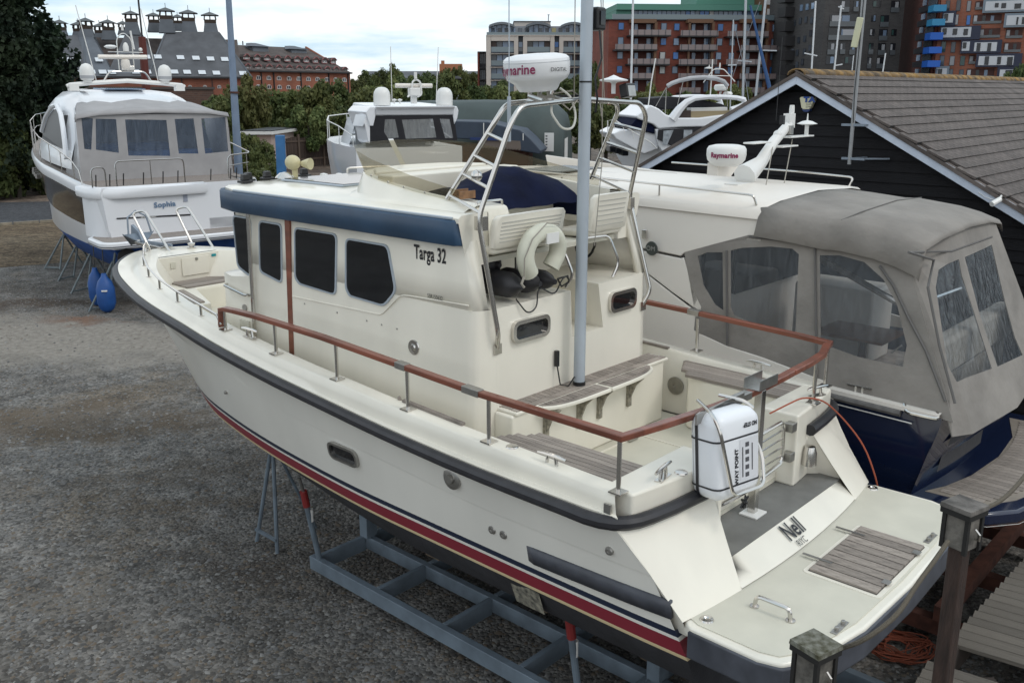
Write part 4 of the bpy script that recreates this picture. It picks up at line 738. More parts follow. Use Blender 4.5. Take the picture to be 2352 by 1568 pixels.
EARTH = ground_mat('brown_earth', [(.3,(.06,.045,.035)),(.5,(.13,.10,.08)),(.7,(.17,.135,.11))], .12, 1.2, cell=8)
flat('far_verge', [(r0.x,r0.y),(r1.x,r1.y),(30,90),(60,400),(-200,400)], .004, EARTH)
flat('yard_track', [(-2,44),(22,36),(60,60),(60,120),(-4,110)], .012, ground_mat('yard_dirt', [(.3,(.11,.09,.075)),(.5,(.16,.135,.115)),(.7,(.19,.165,.145))], .15, 1.2, cell=7))
kd = (k1-k0); kl = kd.length; kd.normalize()
kb = MB()
for i in range(int(kl/.9)):
    a = k0+kd*(i*.9+.02); b = k0+kd*(i*.9+.88); kb.beam((a.x,a.y,.045),(b.x,b.y,.045),.14,.1)
tag(kb.build('kerb', mat('kerb_concrete', (.24,.21,.16), .9, var=.25, vs=5), smooth=False), kind='structure')
# loose stones
def stones(name, npts, dens, col, seed, size):
    rg = np.random.default_rng(seed); oct_ = np.array([(1,0,0),(0,1,0),(-1,0,0),(0,-1,0),(0,0,.75),(.0,0,-.3)]); fc = np.array([(0,1,4),(1,2,4),(2,3,4),(3,0,4)])
    xy = dens(rg, npts); n = len(xy); s = size[0]+(size[1]-size[0])*rg.random(n)**2.5; a = rg.random(n)*6.28
    ca, sa = np.cos(a), np.sin(a); sx = s*(.7+.6*rg.random(n)); sy = s*(.6+.4*rg.random(n)); V = np.zeros((n, 6, 3))
    jit = rg.random((n, 6, 3))*.5-.25
    q = (oct_[None]+jit)*np.stack([sx, sy, s*.6], 1)[:, None, :]
    V[..., 0] = q[..., 0]*ca[:, None]-q[..., 1]*sa[:, None]+xy[:, 0, None]; V[..., 1] = q[..., 0]*sa[:, None]+q[..., 1]*ca[:, None]+xy[:, 1, None]; V[..., 2] = q[..., 2]
    V = V.reshape(-1, 3); Fc = (fc[None]+(np.arange(n)*6)[:, None, None]).reshape(-1, 3)
    me = bpy.data.meshes.new(name); me.vertices.add(len(V)); me.vertices.foreach_set('co', V.ravel()); me.loops.add(Fc.size); me.loops.foreach_set('vertex_index', Fc.ravel().astype(np.int32))
    me.polygons.add(len(Fc)); me.polygons.foreach_set('loop_start', np.arange(0, Fc.size, 3, dtype=np.int32)); me.polygons.foreach_set('loop_total', np.full(len(Fc), 3, dtype=np.int32))
    me.materials.append(col[0]); 
    for c in col[1:]: me.materials.append(c)
    me.polygons.foreach_set('material_index', np.repeat(rg.integers(0, len(col), n), 4).astype(np.int32)); me.update()
    o = bpy.data.objects.new(name, me); COL.objects.link(o); tag(o, kind='stuff'); return o
def dens1(rg, n):
    # even over the yard seen below and left of the boat, thinning with distance
    Y = 4.5+20*rg.random(n)**1.7; X = -Y*.62+(Y*.62+4.5)*rg.random(n); c = G(90,780); ca, sa = math.cos(R(-8)), math.sin(R(-8)); dx, dy = X-c.x, Y-c.y; e = np.sqrt(((dx*ca+dy*sa)/7.0)**2+((-dx*sa+dy*ca)/2.3)**2)
    keep = rg.random(n) < np.clip((e-.5)*1.6, .12, 1); return np.stack([X, Y], 1)[keep]
STN = [mat('stone_grey', (.135,.133,.13), .85), mat('stone_dark', (.065,.063,.06), .9), mat('stone_brown', (.13,.105,.08), .9), mat('stone_pale', (.21,.205,.195), .85)]
tag(stones('gravel_stones', 95000, dens1, STN[:3]+[STN[0],STN[1],STN[2],STN[0],STN[3]], 5, (.009,.04)), 'loose grey and brown stones of the yard gravel')
# =============== pixel crops used for measuring ===============
CR = {'A':(650,500,.5102),'B':(1500,250,.4782),'C':(2000,500,.6377),'D':(1500,900,.4464),'E':(2200,1100,.4464),'F':(2300,1500,.4784),'H':(0,300,.5102),'1':(0,0,.3636),'2':(700,0,.3827),'3':(1550,0,.3827),'4':(2400,0,.4145),
 'K':(2700,1100,675/1512),'L':(2500,350,875/1829),'N1':(2600,200,.3316),'N2':(1380,20,.2976),'N3':(2000,0,.3061),'N4':(2650,0,.3083),'N5':(0,0,.2976),'N6':(1100,200,.2296),'N7':(0,600,.3189)}
def px(c, u, v): a, b, k = CR[c]; return ((a+k*u)*K, (b+k*v)*K)
# =============== RIGHT-HAND YACHT ===============
ry = thing('motor_yacht', 'navy-hulled motor yacht with grey canvas cockpit canopy beside the shed', 'yacht', FB, (3.45,2,0))
NAVH = mat('navy_hull', (.008,.014,.04), .12, coat=.4)
CRW = mat('warm_white_gelcoat', (.72,.68,.62), .35, var=.03, vs=1.4)
def q3(x): return abs(x-3.45)/1.45
ysec = [(-.75,1.45),(0,1.46),(2,1.46),(4,1.4),(6,1.15),(8,.6),(9.2,0)]
hb = MB()
for sg in (-1,1):
    rings = []
    for zz, k, ya_ in ((2.22,1,-.78),(2.1,1.0,-.76),(1.75,.985,-.66),(1.45,.97,-.58),(1.1,.9,-.55),(.6,.1,-.5)):
        rings.append([Vector((3.45+sg*w_*k, (y if y > 0 else (ya_ if y < 0 else 0))*(1 if y < 4 else 1-(2.22-zz)*.05), zz+.025*max(0,y))) for y, w_ in ysec])
    hb.loft(rings, False)
hb.build('hull', NAVH, ry, ang=50)
tr = MB(); xs = m8(2.0,4.9,12); yt = lambda x, z: -.6-.25*(1-q3(x)**2)*.9-(z-1.5)*.25+ .12*(1-q3(x)**2)
tr.loft([[Vector((x, yt(x,z), z)) for x in xs] for z in (1.1,1.5,1.8,2.2)], False); tr.build('transom', NAVH, ry)
for z in (1.72,1.98):
    MB().loft([[Vector((x, yt(x,z)-.005, z-.09)) for x in m8(2.3,3.3,6)],[Vector((x, yt(x,z)-.015, z+.1)) for x in m8(2.36,3.3,6)]], False).build('teak_step_panel', mat('dark_teak', (.045,.045,.05), .7, var=.3, vs=14, mscale=(6,1,1)), ry)
# gunwale: white capping + grey rub strake + white line
MB().loft([[Vector((2.0-.02,y,z)),Vector((2.0-.02,y,z+.035)),Vector((2.09,y,z+.045)),Vector((2.13,y,z+.05))] for y, z in ((-.76,2.215),(0,2.235),(2,2.29),(4,2.34))], False).build('gunwale_capping', CRW, ry)
MB().tube([(1.975,-.45,2.195),(1.975,.5,2.22),(1.98,2,2.26),(2.02,4,2.31)], .03, 8).build('rub_strake', mat('grey_strake', (.12,.115,.11), .6, var=.2, vs=12), ry)
MB().tube([(1.975,-.55,2.13),(1.975,.5,2.16),(1.98,2,2.2)], .006, 6).build('white_cove_line', WPL, ry)
MB().tube(arc([(2.05,-.72,2.25),(1.97,-.76,2.22),(1.97,-.5,2.22),(2.04,-.45,2.26)], 3, .04), .018, 8).build('stern_fairlead', STEEL, ry)
M3 = Matrix.Rotation(R(88),3,'Z')
def cleat2(x, y, z, rz, Fp):
    q = lambda a, b, c: Vector((x,y,z))+Matrix.Rotation(rz,3,'Z') @ Vector((a,b,c)); return MB().tube([q(-.11,0,.06),q(.11,0,.06)], .01, 6).tube([q(-.03,0,0),q(-.03,0,.06)], .011, 6).tube([q(.03,0,0),q(.03,0,.06)], .011, 6).build('cleat', STEEL, Fp)
cleat2(2.05,-.05,2.27,R(90),ry)
# swim platform
po = [(2.02,-.05),(1.97,-.5),(1.98,-1.0),(2.06,-1.2),(2.3,-1.38),(2.9,-1.52),(3.45,-1.56),(4.0,-1.52),(4.6,-1.38),(4.85,-1.2),(4.93,-.9),(4.9,-.2)]
sp = MB().prism([(x,y,1.36) for x, y in po], (0,0,.12)).build('swim_platform', NAVH, ry, bevel=.03)
ti = [(2.17,-.66),(2.4,-.76),(2.8,-.85),(3.45,-.9),(4.1,-.85),(4.7,-.66),(4.72,-1.1),(4.4,-1.32),(3.9,-1.43),(3.45,-1.46),(3.0,-1.43),(2.5,-1.3),(2.2,-1.12)]
MB().prism([(x,y,1.478) for x, y in ti], (0,0,.006)).build('platform_teak_margin', mat('teak_pale', (.24,.21,.175), .85, var=.12, vs=8), sp)
for i in range(30):
    x0 = 2.24+i*.081; x1 = x0+.075
    fy0 = -.72-.20*math.sin(max(0,min(1,(x0-2.1)/2.7))*math.pi)*.95; fy1 = -1.40+.33*max(0, abs(x0-3.45)/1.2)**2.2*.8
    if fy0-fy1 > .05: block('teak_plank', TEAK, sp, x0, x1, fy1+.02, fy0-.01, 1.48, 1.492)
MB().loft([[Vector((x*1.0+(x-3.45)*.012,y-.012,z)) for x, y in po[1:-1]] for z in (1.37,1.375)], False).build('platform_trim', WPL, sp)
# superstructure
# canopy
def cp(u, v, off=0.):
    x = 2.15
    for _ in range(4): p = FB.ux(*px('C',u,v), x); x = 2.05+(p.z-2.3)*.17+off
    return p
def ap(u, v, off=0.):
    y = -.6
    for _ in range(4): p = FB.uv(*px('C',u,v), y); y = -.88+(p.z-2.2)*.36+off
    return p
ss_ = MB(); FLY = lambda v: Vector((6.9-v.x, v.y, v.z))
def wallpoly(q, m, name, both=True, th=.03):
    pts = [cp(u,v) for u, v in q]; MB().prism([FLY(p) for p in pts], (-th,0,0)).build(name, m, ry, bevel=.012)
    return MB().prism(pts, (th,0,0)).build(name, m, ry, bevel=.012)
wallpoly([(810,318),(800,470),(738,460),(560,480),(402,522),(380,540),(230,508),(120,490),(-300,440),(-900,330),(-900,60),(-300,160),(60,212),(250,240),(560,290)], CRW, 'cabin_side')
wallpoly([(396,545),(440,690),(493,800),(490,820),(470,822),(330,722),(180,606),(80,530),(20,492),(120,503),(230,520),(380,552)], CRW, 'side_wing', True, .05)
wallpoly([(180,614),(330,730),(465,832),(455,925),(620,1005),(800,1062),(1130,1185),(1130,1230),(600,1130),(185,1030),(-300,880),(-900,700),(-900,350),(-300,444),(20,496),(80,538)], CRW, 'coaming_side')
MB().poly([(sx_,1.8,z) for sx_, z in ((2.1,2.0),(4.8,2.0),(4.6,3.75),(2.3,3.75))]).build('cockpit_bulkhead', CRW, ry)
hr_ = MB(); rows_ = []
for x, z in ((2.255,3.68),(2.27,3.76),(2.34,3.815),(2.6,3.85),(3.45,3.89),(4.3,3.85),(4.56,3.815),(4.63,3.76),(4.645,3.68)):
    rows_.append([Vector((3.45+(x-3.45)*k, y, z-dz)) for y, k, dz in ((1.1,.98,.02),(1.14,1,.0),(4,1.0,-.04),(5.5,.93,.0),(6.6,.8,.12),(7.4,.7,.4),(8.6,.45,.75))])
hr_.loft(rows_, False); hr_.build('hardtop', CRW, ry, ang=40)
MB().loft([[Vector((x,y,z)) for x, y, z in ((2.3,1.12,3.68),(2.3,1.1,3.8),(2.6,1.08,3.84),(3.45,1.08,3.88),(4.3,1.08,3.84),(4.6,1.1,3.8))]], False) if False else None
rl = MB().tube(arc([(2.33,1.2,3.8),(2.30,1.22,3.9),(2.33,3,3.95),(2.34,4.2,3.97)], 4, .08), .012, 8)
for y in (2.3,3.6): rl.tube([(2.32,y,3.82),(2.32,y,3.93)], .01, 6)
rl.build('roof_rail', STEEL, ry)
MB().tube(arc([(4.55,1.25,3.8),(4.57,1.2,3.92),(4.55,1.9,3.95),(4.55,3.6,3.97)], 4, .08), .012, 8).build('roof_rail', STEEL, ry)
for y0, x0 in ((3.4,2.7),(3.4,3.3),(3.4,3.9),(4.5,2.8),(4.5,3.5)): MB().tube([(x0,y0-.3,3.895),(x0,y0+.5,3.92)], .008, 6).build('hatch_runner', STEEL, ry)
MB().bx(2.75,3.6,4.0,4.6,3.92,3.94).build('roof_hatch', mat('smoked_acrylic', (.05,.055,.06), .12), ry, bevel=.01)
bd = FB.ux(*px('C',232,500), 2.17); MB().lathe([(0,0),(.075,0),(.07,.01),(0,.012)], bd, 20, 'x', Matrix.Rotation(math.pi,3,'Z')).build('builder_badge', mat('badge_grey', (.05,.06,.055), .3), ry); text('badge_lettering', 'OM', mat('badge_silver', (.35,.35,.33), .4), ry, bd+Vector((-.02,0,0)), (0,-1,0), (0,0,1), .05, 1, 0, 0)
p_ = FB.ux(*px('C',200,425), 2.22); MB().bx(p_.x-.03,p_.x,p_.y-.03,p_.y+.03,p_.z-.05,p_.z+.05).build('side_light', STEEL, ry, bevel=.01)
side_out = [cp(400,520),cp(560,476),cp(735,430),cp(1050,450),cp(1300,485),cp(1540,505),Vector((2.03,-.86,2.2)),Vector((2.05,0,2.27)),Vector((2.07,1.2,2.33)),cp(450,920),cp(450,800)]
wins = [[(470,540),(520,520),(598,520),(602,820),(560,790),(500,690)],[(640,510),(700,497),(850,490),(960,502),(992,530),(975,935),(800,905),(660,845),(640,800)],
        [(1100,535),(1200,535),(1330,570),(1430,660),(1500,790),(1550,1000),(1530,1110),(1300,1060),(1105,990)]]
def holed(name, outer, holes, m, parent, film_m, push, wname='canopy_window', ext=.01):
    b = bmesh.new(); ov = [b.verts.new(p) for p in outer]; es = [b.edges.new((ov[i], ov[(i+1) % len(ov)])) for i in range(len(ov))]
    for h in holes:
        hv = [b.verts.new(p) for p in h]; es += [b.edges.new((hv[i], hv[(i+1) % len(hv)])) for i in range(len(hv))]
    bmesh.ops.triangle_fill(b, use_beauty=True, use_dissolve=False, edges=es)
    mb = MB(); b.verts.ensure_lookup_table(); b.verts.index_update(); mb.add([tuple(v.co) for v in b.verts], [tuple(v.index for v in f.verts) for f in b.faces]); b.free()
    o = mb.build(name, m, parent, smooth=False, solid=ext)
    for h in holes:
        c = sum((Vector(p) for p in h), Vector())/len(h); MB().poly([Vector(p)+(Vector(p)-c)*.01+push for p in h]).build(wname, film_m, o)
    return o
FILM = film('clear_vinyl', (.22,.24,.26), .26)
holed('canopy_side', side_out, [[cp(u,v) for u, v in w_] for w_ in wins], CANV, ry, FILM, Vector((.004,0,0)))
aft_out = [cp(1540,515),Vector((3.0,-.36,3.66)),Vector((3.7,-.36,3.66)),Vector((4.3,-.38,3.6)),Vector((4.9,-.9,2.1)),Vector((3.45,-1.0,2.0)),Vector((2.3,-.95,2.05)),Vector((2.02,-.87,2.08))]
awin = [[(1700,700),(1715,610),(1760,580),(1820,555),(1835,640),(1905,850),(1990,1120),(1850,1170),(1810,1190),(1760,1100)],[(1850,545),(1950,500),(1990,480),(2060,780),(2110,960),(2150,1050),(2020,1110),(1930,850)]]
holed('canopy_aft', aft_out, [[ap(u,v) for u, v in w_] for w_ in awin], CANV, ry, FILM, Vector((0,.004,0)))
ct_ = MB(); ct_.loft([[Vector((x,y,z+ (0 if i not in (0,) else -.0))) for i, (x, z) in enumerate(((2.19,zz-.26),(2.27,zz-.06),(2.3,zz),(2.7,zz+.045),(3.45,zz+.075),(4.1,zz+.05),(4.45,zz),(4.5,zz-.08)))] for y, zz in ((1.14,3.79),(.8,3.77),(.45,3.74),(.3,3.745),(0,3.71),(-.2,3.665),(-.38,3.60),(-.41,3.56))], False)
ct_.build('canopy_top', CANV, ry, ang=60, solid=.008)
MB().tube([(2.3,.35,3.74),(2.6,.3,3.79),(3.45,.3,3.825),(4.2,.32,3.79)], .006, 5).tube([cp(735,440),cp(1050,480),cp(1300,520),cp(1540,530)], .008, 5).tube([ap(1560,520),ap(1780,515),ap(1990,440)], .01, 5).build('canopy_seams', mat('seam_canvas', (.13,.125,.12), .9), ry)
for a, b in (((618,510),(622,1000)),((1075,490),(1085,1170))): MB().tube([cp(*a,-.012),cp(*b,-.012)], .011, 5).build('zip_flap', mat('seam_canvas', (.13,.125,.12), .9), ry)
MB().tube([cp(1410,590,-.01),cp(1480,690,-.01),cp(1560,860,-.01),cp(1650,1030,-.01),cp(1750,1290,-.01)], .012, 5).tube([ap(1560,520,-.01),ap(1690,560,-.01),ap(1660,700,-.01),ap(1720,1000,-.01),ap(1800,1300,-.01)], .012, 5).build('zip_flap', mat('seam_canvas', (.13,.125,.12), .9), ry)
# seen through the canopy
MB().bx(2.15,4.75,-.6,1.9,1.95,1.98).build('cockpit_floor', TEAK, ry); SEAT = mat('beige_upholstery', (.42,.38,.32), .7, var=.1, vs=5)
MB().bx(2.3,4.6,-.55,-.1,1.98,2.4).bx(2.3,4.6,-.6,-.42,2.4,2.75).build('aft_bench', SEAT, ry, bevel=.05)
MB().bx(2.25,2.7,-.1,1.0,1.98,2.42).build('side_bench', SEAT, ry, bevel=.05); MB().bx(3.9,4.5,.6,1.5,1.98,2.8).build('wet_bar', CRW, ry, bevel=.04)
MB().tube([(3.2,.4,1.98),(3.2,.4,2.5)], .04, 10).bx(2.9,3.5,.1,.8,2.5,2.53).build('cockpit_table', mat('table_wood', (.12,.05,.02), .25), ry)
MB().bx(2.35,2.9,1.74,1.78,2.1,3.55).bx(3.0,4.5,1.74,1.78,2.75,3.55).build('saloon_doors', GLASS, ry)
MB().tube([(2.4,.9,3.5),(2.9,-.1,2.9),(4.4,-.1,2.85)], .03, 8).tube([(2.35,-.05,3.45),(2.3,-.5,2.5)], .012, 8).build('canopy_frame', STEEL, ry)
mb = MB(); a = cp(1470,1040,.02); b = cp(1525,1000,.02); mb.tube([a,b], .008, 6); mb.build('inner_rail', STEEL, ry)
# mast and radar on the hardtop
bp_ = FB.uz(*px('C',690,160), 3.9); Yp = bp_.y
def rp_(c, u, v, dy=0): return FB.uv(*px(c,u,v), Yp+dy)
mm = MB(); w2 = .045
path_ = [rp_('4',130,1400),rp_('4',260,1290),rp_('4',360,1130),rp_('4',430,1050),rp_('4',480,990)]
mm.tube(path_, .05, 10, rs=[.13,.075,.06,.055,.055]); tp_ = rp_('4',485,960); mm.box(tp_, (.14,.08,.16)); mm.bx(bp_.x-.2,bp_.x+.16,Yp-.08,Yp+.08,3.885,3.9)
mm.build('radar_mast', WPL, ry, ang=50)
for (c, u0, v0, u1, v1) in (('4',165,1130,300,1140),('4',390,1165,515,1160),('4',460,1085,640,1085)):
    a, b = rp_(c,u0,v0), rp_(c,u1,v1); MB().box((a+b)/2, ((b-a).length,.14,.018)).build('mast_spreader', WPL, ry, bevel=.006)
g = rp_('4',628,985); MB().lathe([(0,-.015),(.06,-.015),(.12,.0),(.06,.03),(.01,.04),(.005,.12),(0,.12)], g, 20).tube([g+Vector((0,0,-.14)), g], .025, 8).build('gps_dome', WPL, ry)
a = rp_('4',505,900); MB().lathe([(.03,-.05),(.03,.05),(.025,.09),(0,.09)], a, 12).build('anchor_light', WPL, ry)
a = rp_('4',395,1070); MB().sph(a, .05, 12, 8, (1.2,1,1)).build('horn', WPL, ry); a = rp_('4',430,955,-.05); MB().box(a, (.04,.05,.1)).build('steaming_light', BLACK, ry); a = rp_('4',493,1035,-.05); MB().box(a, (.07,.05,.1)).build('deck_light', STEELD, ry)
rc2 = FB.uv(*px('C',618,15), Yp-.15)
MB().lathe([(0,-.115),(.12,-.115),(.16,-.09),(.19,-.05),(.2,.0),(.198,.055),(.18,.085),(.12,.1),(0,.105)], rc2, 32).build('radar_dome', WPL, ry, ang=50)
a2 = math.atan2(FB.l((0,0,H)).y-rc2.y, FB.l((0,0,H)).x-rc2.x); text('radar_lettering', 'Raymarine', MAG, ry, None, (1,0,0), (0,0,1), .05, .95, .003, 0, wrap=(rc2+Vector((0,0,.0)), .2035, a2-.12, .0))
MB().prism([rp_('C',575,60,-.1), rp_('C',690,60,-.1), rp_('C',640,130,-.1), rp_('C',570,125,-.1)], (0,.12,0)).build('radar_bracket', CRW, ry)
for p0, p1 in (((365,1110),(300,1480)),((510,1110),(445,1460))): MB().tube([rp_('4',*p0,-.0), rp_('4',*p1,-.3)], .006, 5).build('mast_line', mat('grey_rope', (.3,.28,.24), .9), ry)
lp0 = rp_('4',380,960); MB().tube([lp0, lp0+Vector((.02,0,.9))], .004, 5).build('vhf_aerial', BLACK, ry)
# cradle legs under the yacht
yc = thing('boat_cradle', 'rusty red-brown steel cradle under the navy yacht, mostly in shadow', 'cradle', FB, (3.45,1,0))
RUST = mat('rusty_steel', (.08,.03,.02), .85, var=.4, vs=8)
for x in (2.3,3.45,4.6): MB().beam((x,-1.2,.2),(x,6,.2),.12,.14).build('long_rail', RUST, yc)
for y in (-.9,.6,2.6,4.6): MB().beam((2.2,y,.36),(4.7,y,.36),.12,.14).build('cross_beam', RUST, yc)
for x in (2.6,3.45,4.3):
    for y in (0,3): MB().beam((x,y,.4),(x,y,1.15),.1,.1,(1,0,0)).build('upright', RUST, yc)
# =============== SHED ===============
XS = 6.5; AP = Vector((XS,2.81,5.11)); SL = .541
shed = thing('shed', 'black weatherboard shed with white barge boards and grey tiled roof', 'shed', FB, (XS,2.8,0))
BWOOD = mat('black_stained_board', (.006,.006,.008), .75, var=.3, vs=6, bump=.2, bs=30, mscale=(1,1,8), spec=.3)
yl, yr_ = 8.0, -4.2
zt_at = lambda y: AP.z-.02-abs(y-AP.y)*SL
MB().poly([(XS+.06,AP.y,AP.z-.06),(XS+.06,yl,zt_at(yl)),(XS+.06,yl,0),(XS+.06,yr_,0),(XS+.06,yr_,zt_at(yr_))]).build('gable_wall', BWOOD, shed)
z = .3; k = 0
while z < 4.95:
    z1 = z+.15; hw = (AP.z-.05-z1)/SL; y0, y1 = max(yr_, AP.y-hw), min(yl, AP.y+hw)
    if y1-y0 > .3: MB().hexa([(XS-.012,y0,z),(XS+.055,y0,z),(XS+.055,y1,z),(XS-.012,y1,z),(XS+.012,y0,z1),(XS+.055,y0,z1),(XS+.055,y1,z1),(XS+.012,y1,z1)]).build('weatherboard', BWOOD, shed, smooth=False)
    z += .142; k += 1
BARGE = mat('white_barge_board', (.5,.56,.66), .55, var=.06, vs=6)
for sg, ye in ((-1,yr_-.5),(1,yl+.5)):
    a = Vector((XS-.22,AP.y,AP.z)); L_ = abs(ye-AP.y); b = Vector((XS-.22,ye,AP.z-L_*SL)); d = Vector((0,0,-.155))
    MB().prism([a,b,b+d,a+d], (.03,0,0)).build('barge_board', BARGE, shed, bevel=.004)
    MB().prism([a+Vector((.03,0,-.03)),b+Vector((.03,0,-.03)),b+Vector((.27,0,-.03)),a+Vector((.27,0,-.03))], (0,0,-.012)).build('soffit', BWOOD, shed)
RTILE = mat('roof_tile', (.105,.088,.08), .9, var=.35, vs=5, bump=.3, bs=35, rnd=.14)
TILE2 = mat('roof_tile_far', (.105,.088,.08), .9, var=.4, vs=2.5, detail=8, bump=.3, bs=30)
LICH = mat('lichen_ridge_tile', (.13,.105,.08), .95, col2=(.34,.2,.06), var=.3, vs=6, bump=.5, bs=30)
LN = 16; X0 = XS-.24
und = MB(); und.prism([(X0,AP.y,AP.z),(X0,yr_-.5,AP.z-(AP.y-yr_+.5)*SL),(X0,yr_-.5,AP.z-.05-(AP.y-yr_+.5)*SL),(X0,AP.y,AP.z-.05),(X0,yl+.5,AP.z-.05-(yl+.5-AP.y)*SL),(X0,yl+.5,AP.z-(yl+.5-AP.y)*SL)], (LN,0,0)); und.build('roof_deck', TILE2, shed, smooth=False)
th = math.atan(SL); cs_ = .206; tw = .30; rng = random.Random(8); tm_ = None
tme = bpy.data.meshes.new('tile_block'); tb = MB().bx(-.5,.5,-.5,.5,-.5,.5); tme.from_pydata(tb.v, [], tb.f); tme.materials.append(RTILE); TEDG = mat('tile_edge_shade', (.018,.016,.015), .95); tme.materials.append(TEDG); tme.polygons[2].material_index = 1  # butt faces coloured near-black to draw the shadow line under each course
cand = []
for r in range(26):
    s = .12+r*cs_
    for c in range(int(LN/tw)):
        x = X0+c*tw+(tw/2 if r % 2 else 0)+tw/2; y = AP.y-math.cos(th)*s; zz = AP.z-math.sin(th)*s
        if y < yr_-.4: continue
        wp = FB.w((x, y, zz)); q = wp-Vector((0,0,H)); dz = q.y*ct-q.z*st_; u = CX+F_*q.x/dz; v = CY-F_*(q.y*st_+q.z*ct)/dz
        cand.append((-(1/dz**2) if u < 2420 and v < 600 else 1, r, c, x, y, zz))
cand.sort(); rest = MB()
Mt = Matrix.Rotation(th-.055, 3, 'X')
for i, (q_, r, c, x, y, zz) in enumerate(cand):
    if i < 300:
        M_ = Matrix.Rotation(th-.055+rng.uniform(-.012,.012), 3, 'X') @ Matrix.Rotation(rng.uniform(-.008,.008), 3, 'Z')
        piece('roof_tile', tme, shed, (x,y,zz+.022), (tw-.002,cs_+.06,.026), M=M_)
    else:
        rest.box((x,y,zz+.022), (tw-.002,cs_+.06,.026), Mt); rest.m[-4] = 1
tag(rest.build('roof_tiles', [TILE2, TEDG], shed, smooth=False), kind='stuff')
for i in range(47):
    x = X0+i*.34; MB().loft([[Vector((x+dx,AP.y+math.cos(a)*.13,AP.z-.035+math.sin(a)*.085)) for a in [math.pi*j/6 for j in range(7)]] for dx in (0,.335)], False).build('ridge_tile', LICH, shed, solid=.015)
MB().bx(6.7,22,yr_,yl,0,2.2).build('shed_body', BWOOD, shed)
# things on the shed
def sp3(c, u, v, dx=0): return FB.ux(*px(c,u,v), XS-.03+dx)
al = thing('alarm_box', 'cream burglar alarm box on the black gable below the shed ridge', 'alarm box', FB, sp3('N1',200,440))
ab = [sp3('N1',u,v) for u, v in ((132,370),(150,360),(262,362),(282,378),(240,470),(225,485),(165,485),(148,468))]
MB().prism(ab, (-.08,0,0)).build('cover', mat('cream_plastic', (.6,.58,.42), .4), al, bevel=.01); MB().prism([sp3('N1',u,v) for u, v in ((150,478),(235,478),(228,500),(205,512),(172,510),(155,495))], (-.07,0,0)).build('blue_strobe', mat('blue_plastic', (.01,.03,.12), .3), al, bevel=.006)
text('logo_lettering', 'TA', mat('alarm_blue', (.01,.06,.28), .4), al, sp3('N1',203,390,-.085), (0,-1,0), (0,0,1), .065, 1.3, .006, .002); text('maker_lettering', 'SECURITY', INK, al, sp3('N1',203,412,-.085), (0,-1,0), (0,0,1), .02, 1, 0, .002); text('phone_lettering', '01473\n221661', INK, al, sp3('N1',200,448,-.085), (0,-1,0), (0,0,1), .022, 1, 0, .002)
ae = thing('aerial_pole', 'tall grey aerial pole bracketed to the shed gable, cream box strapped to it', 'aerial pole', FB, sp3('N1',600,1030,-.3))
a, b = sp3('N1',600,1030,-.3), sp3('N4',640,0,-.3); b = a+(b-a)*1.6; MB().tube([a,b], .03, 10, rs=[.024,.034]).build('pole', mat('dull_alu', (.3,.31,.32), .5, .4, var=.1, vs=5), ae)
for v in (640, 975): p = sp3('N1',640,v,-.3); MB().beam(p+Vector((0,.15,0)), p+Vector((0,-.15,0)), .04, .03).beam(p, p+Vector((.3,-.05,0)), .03, .03).beam(p, p+Vector((.3,-.35,-.0)), .03, .02).build('wall_bracket', GALV, ae)
p = sp3('N4',568,350,-.38); MB().box(p, (.05,.075,.36), Matrix.Rotation(R(8),3,'X')).build('antenna_box', mat('cream_plastic2', (.55,.55,.38), .5), ae, bevel=.01); MB().tube([sp3('N4',600,190,-.3),p+Vector((0,0,.18))], .008, 5).build('box_strap', BLACK, ae)
MB().tube([b+Vector((-.04,-.02,0)),sp3('N4',590,500,-.36),sp3('N1',650,330,-.35),sp3('N1',640,620,-.34)], .006, 5).build('pole_cable', BLACK, ae)
cc = sp3('N1',2065,1398,-.3); cv = MB().tube([cc+Vector((-.07,.03,-.03)),cc+Vector((.05,-.02,.02))], .032, 10).tube([cc+Vector((.04,-.01,.01)),cc+Vector((.1,-.02,.06))], .015, 6).tube([cc+Vector((.04,0,0)),sp3('N1',1950,1355,-.2),sp3('N1',1890,1310,-.2),sp3('N1',1850,1285,-.1)], .004, 5)
tag(cv.build('security_camera', WPL, None, FB), 'small white security camera under the lower end of the shed barge board', 'camera')
# =============== PONTOON AND POSTS ===============
def W(p): return FB.l(p)
zd = .95
WEATH = mat('weathered_board', (.17,.15,.125), .9, var=.3, vs=5, bump=.7, bs=12, mscale=(1,14,1), rnd=.15)
dk = thing('pontoon', 'weathered grey grooved-board jetty at the bottom right corner', 'jetty', F0, (4.5,4.0,0))
p0 = G(*px('F',1480,1568), zd); p1 = G(*px('F',2247,710), zd); q0 = G(*px('F',1580,1450), zd); 
d_ = (p1-p0).normalized(); nrm_ = Vector((d_.y,-d_.x,0))     # jetty edge and its inward side
bd_ = (G(*px('F',2247,1090), zd)-G(*px('F',1830,975), zd)).normalized()      # board direction
edge = []
wdt = .118; ang_ = math.atan2(bd_.y, bd_.x); perp = Vector((-bd_.y, bd_.x, 0)); step = wdt/abs(perp.dot(d_)) if abs(perp.dot(d_)) > .1 else wdt
e0 = G(*px('F',1820,1175), zd); e1 = p1; ed = (e1-e0).normalized(); st2 = wdt/abs(perp.dot(ed))
for i in range(-2, 30):
    s0 = e0+ed*(i*st2+.01); 
    g_ = MB(); a = s0; 
    piece('deck_board', cube(WEATH), dk, a+bd_*1.5+Vector((0,0,-.015))-ed*0, (3.0,wdt-.008,.03), rot=(0,0,ang_))
    for j in range(4):
        o = perp*(-.04+.027*j); piece('board_ridge', cube(WEATH), dk, a+bd_*1.5+o+Vector((0,0,.002)), (3.0,.013,.008), rot=(0,0,ang_)) if False else None
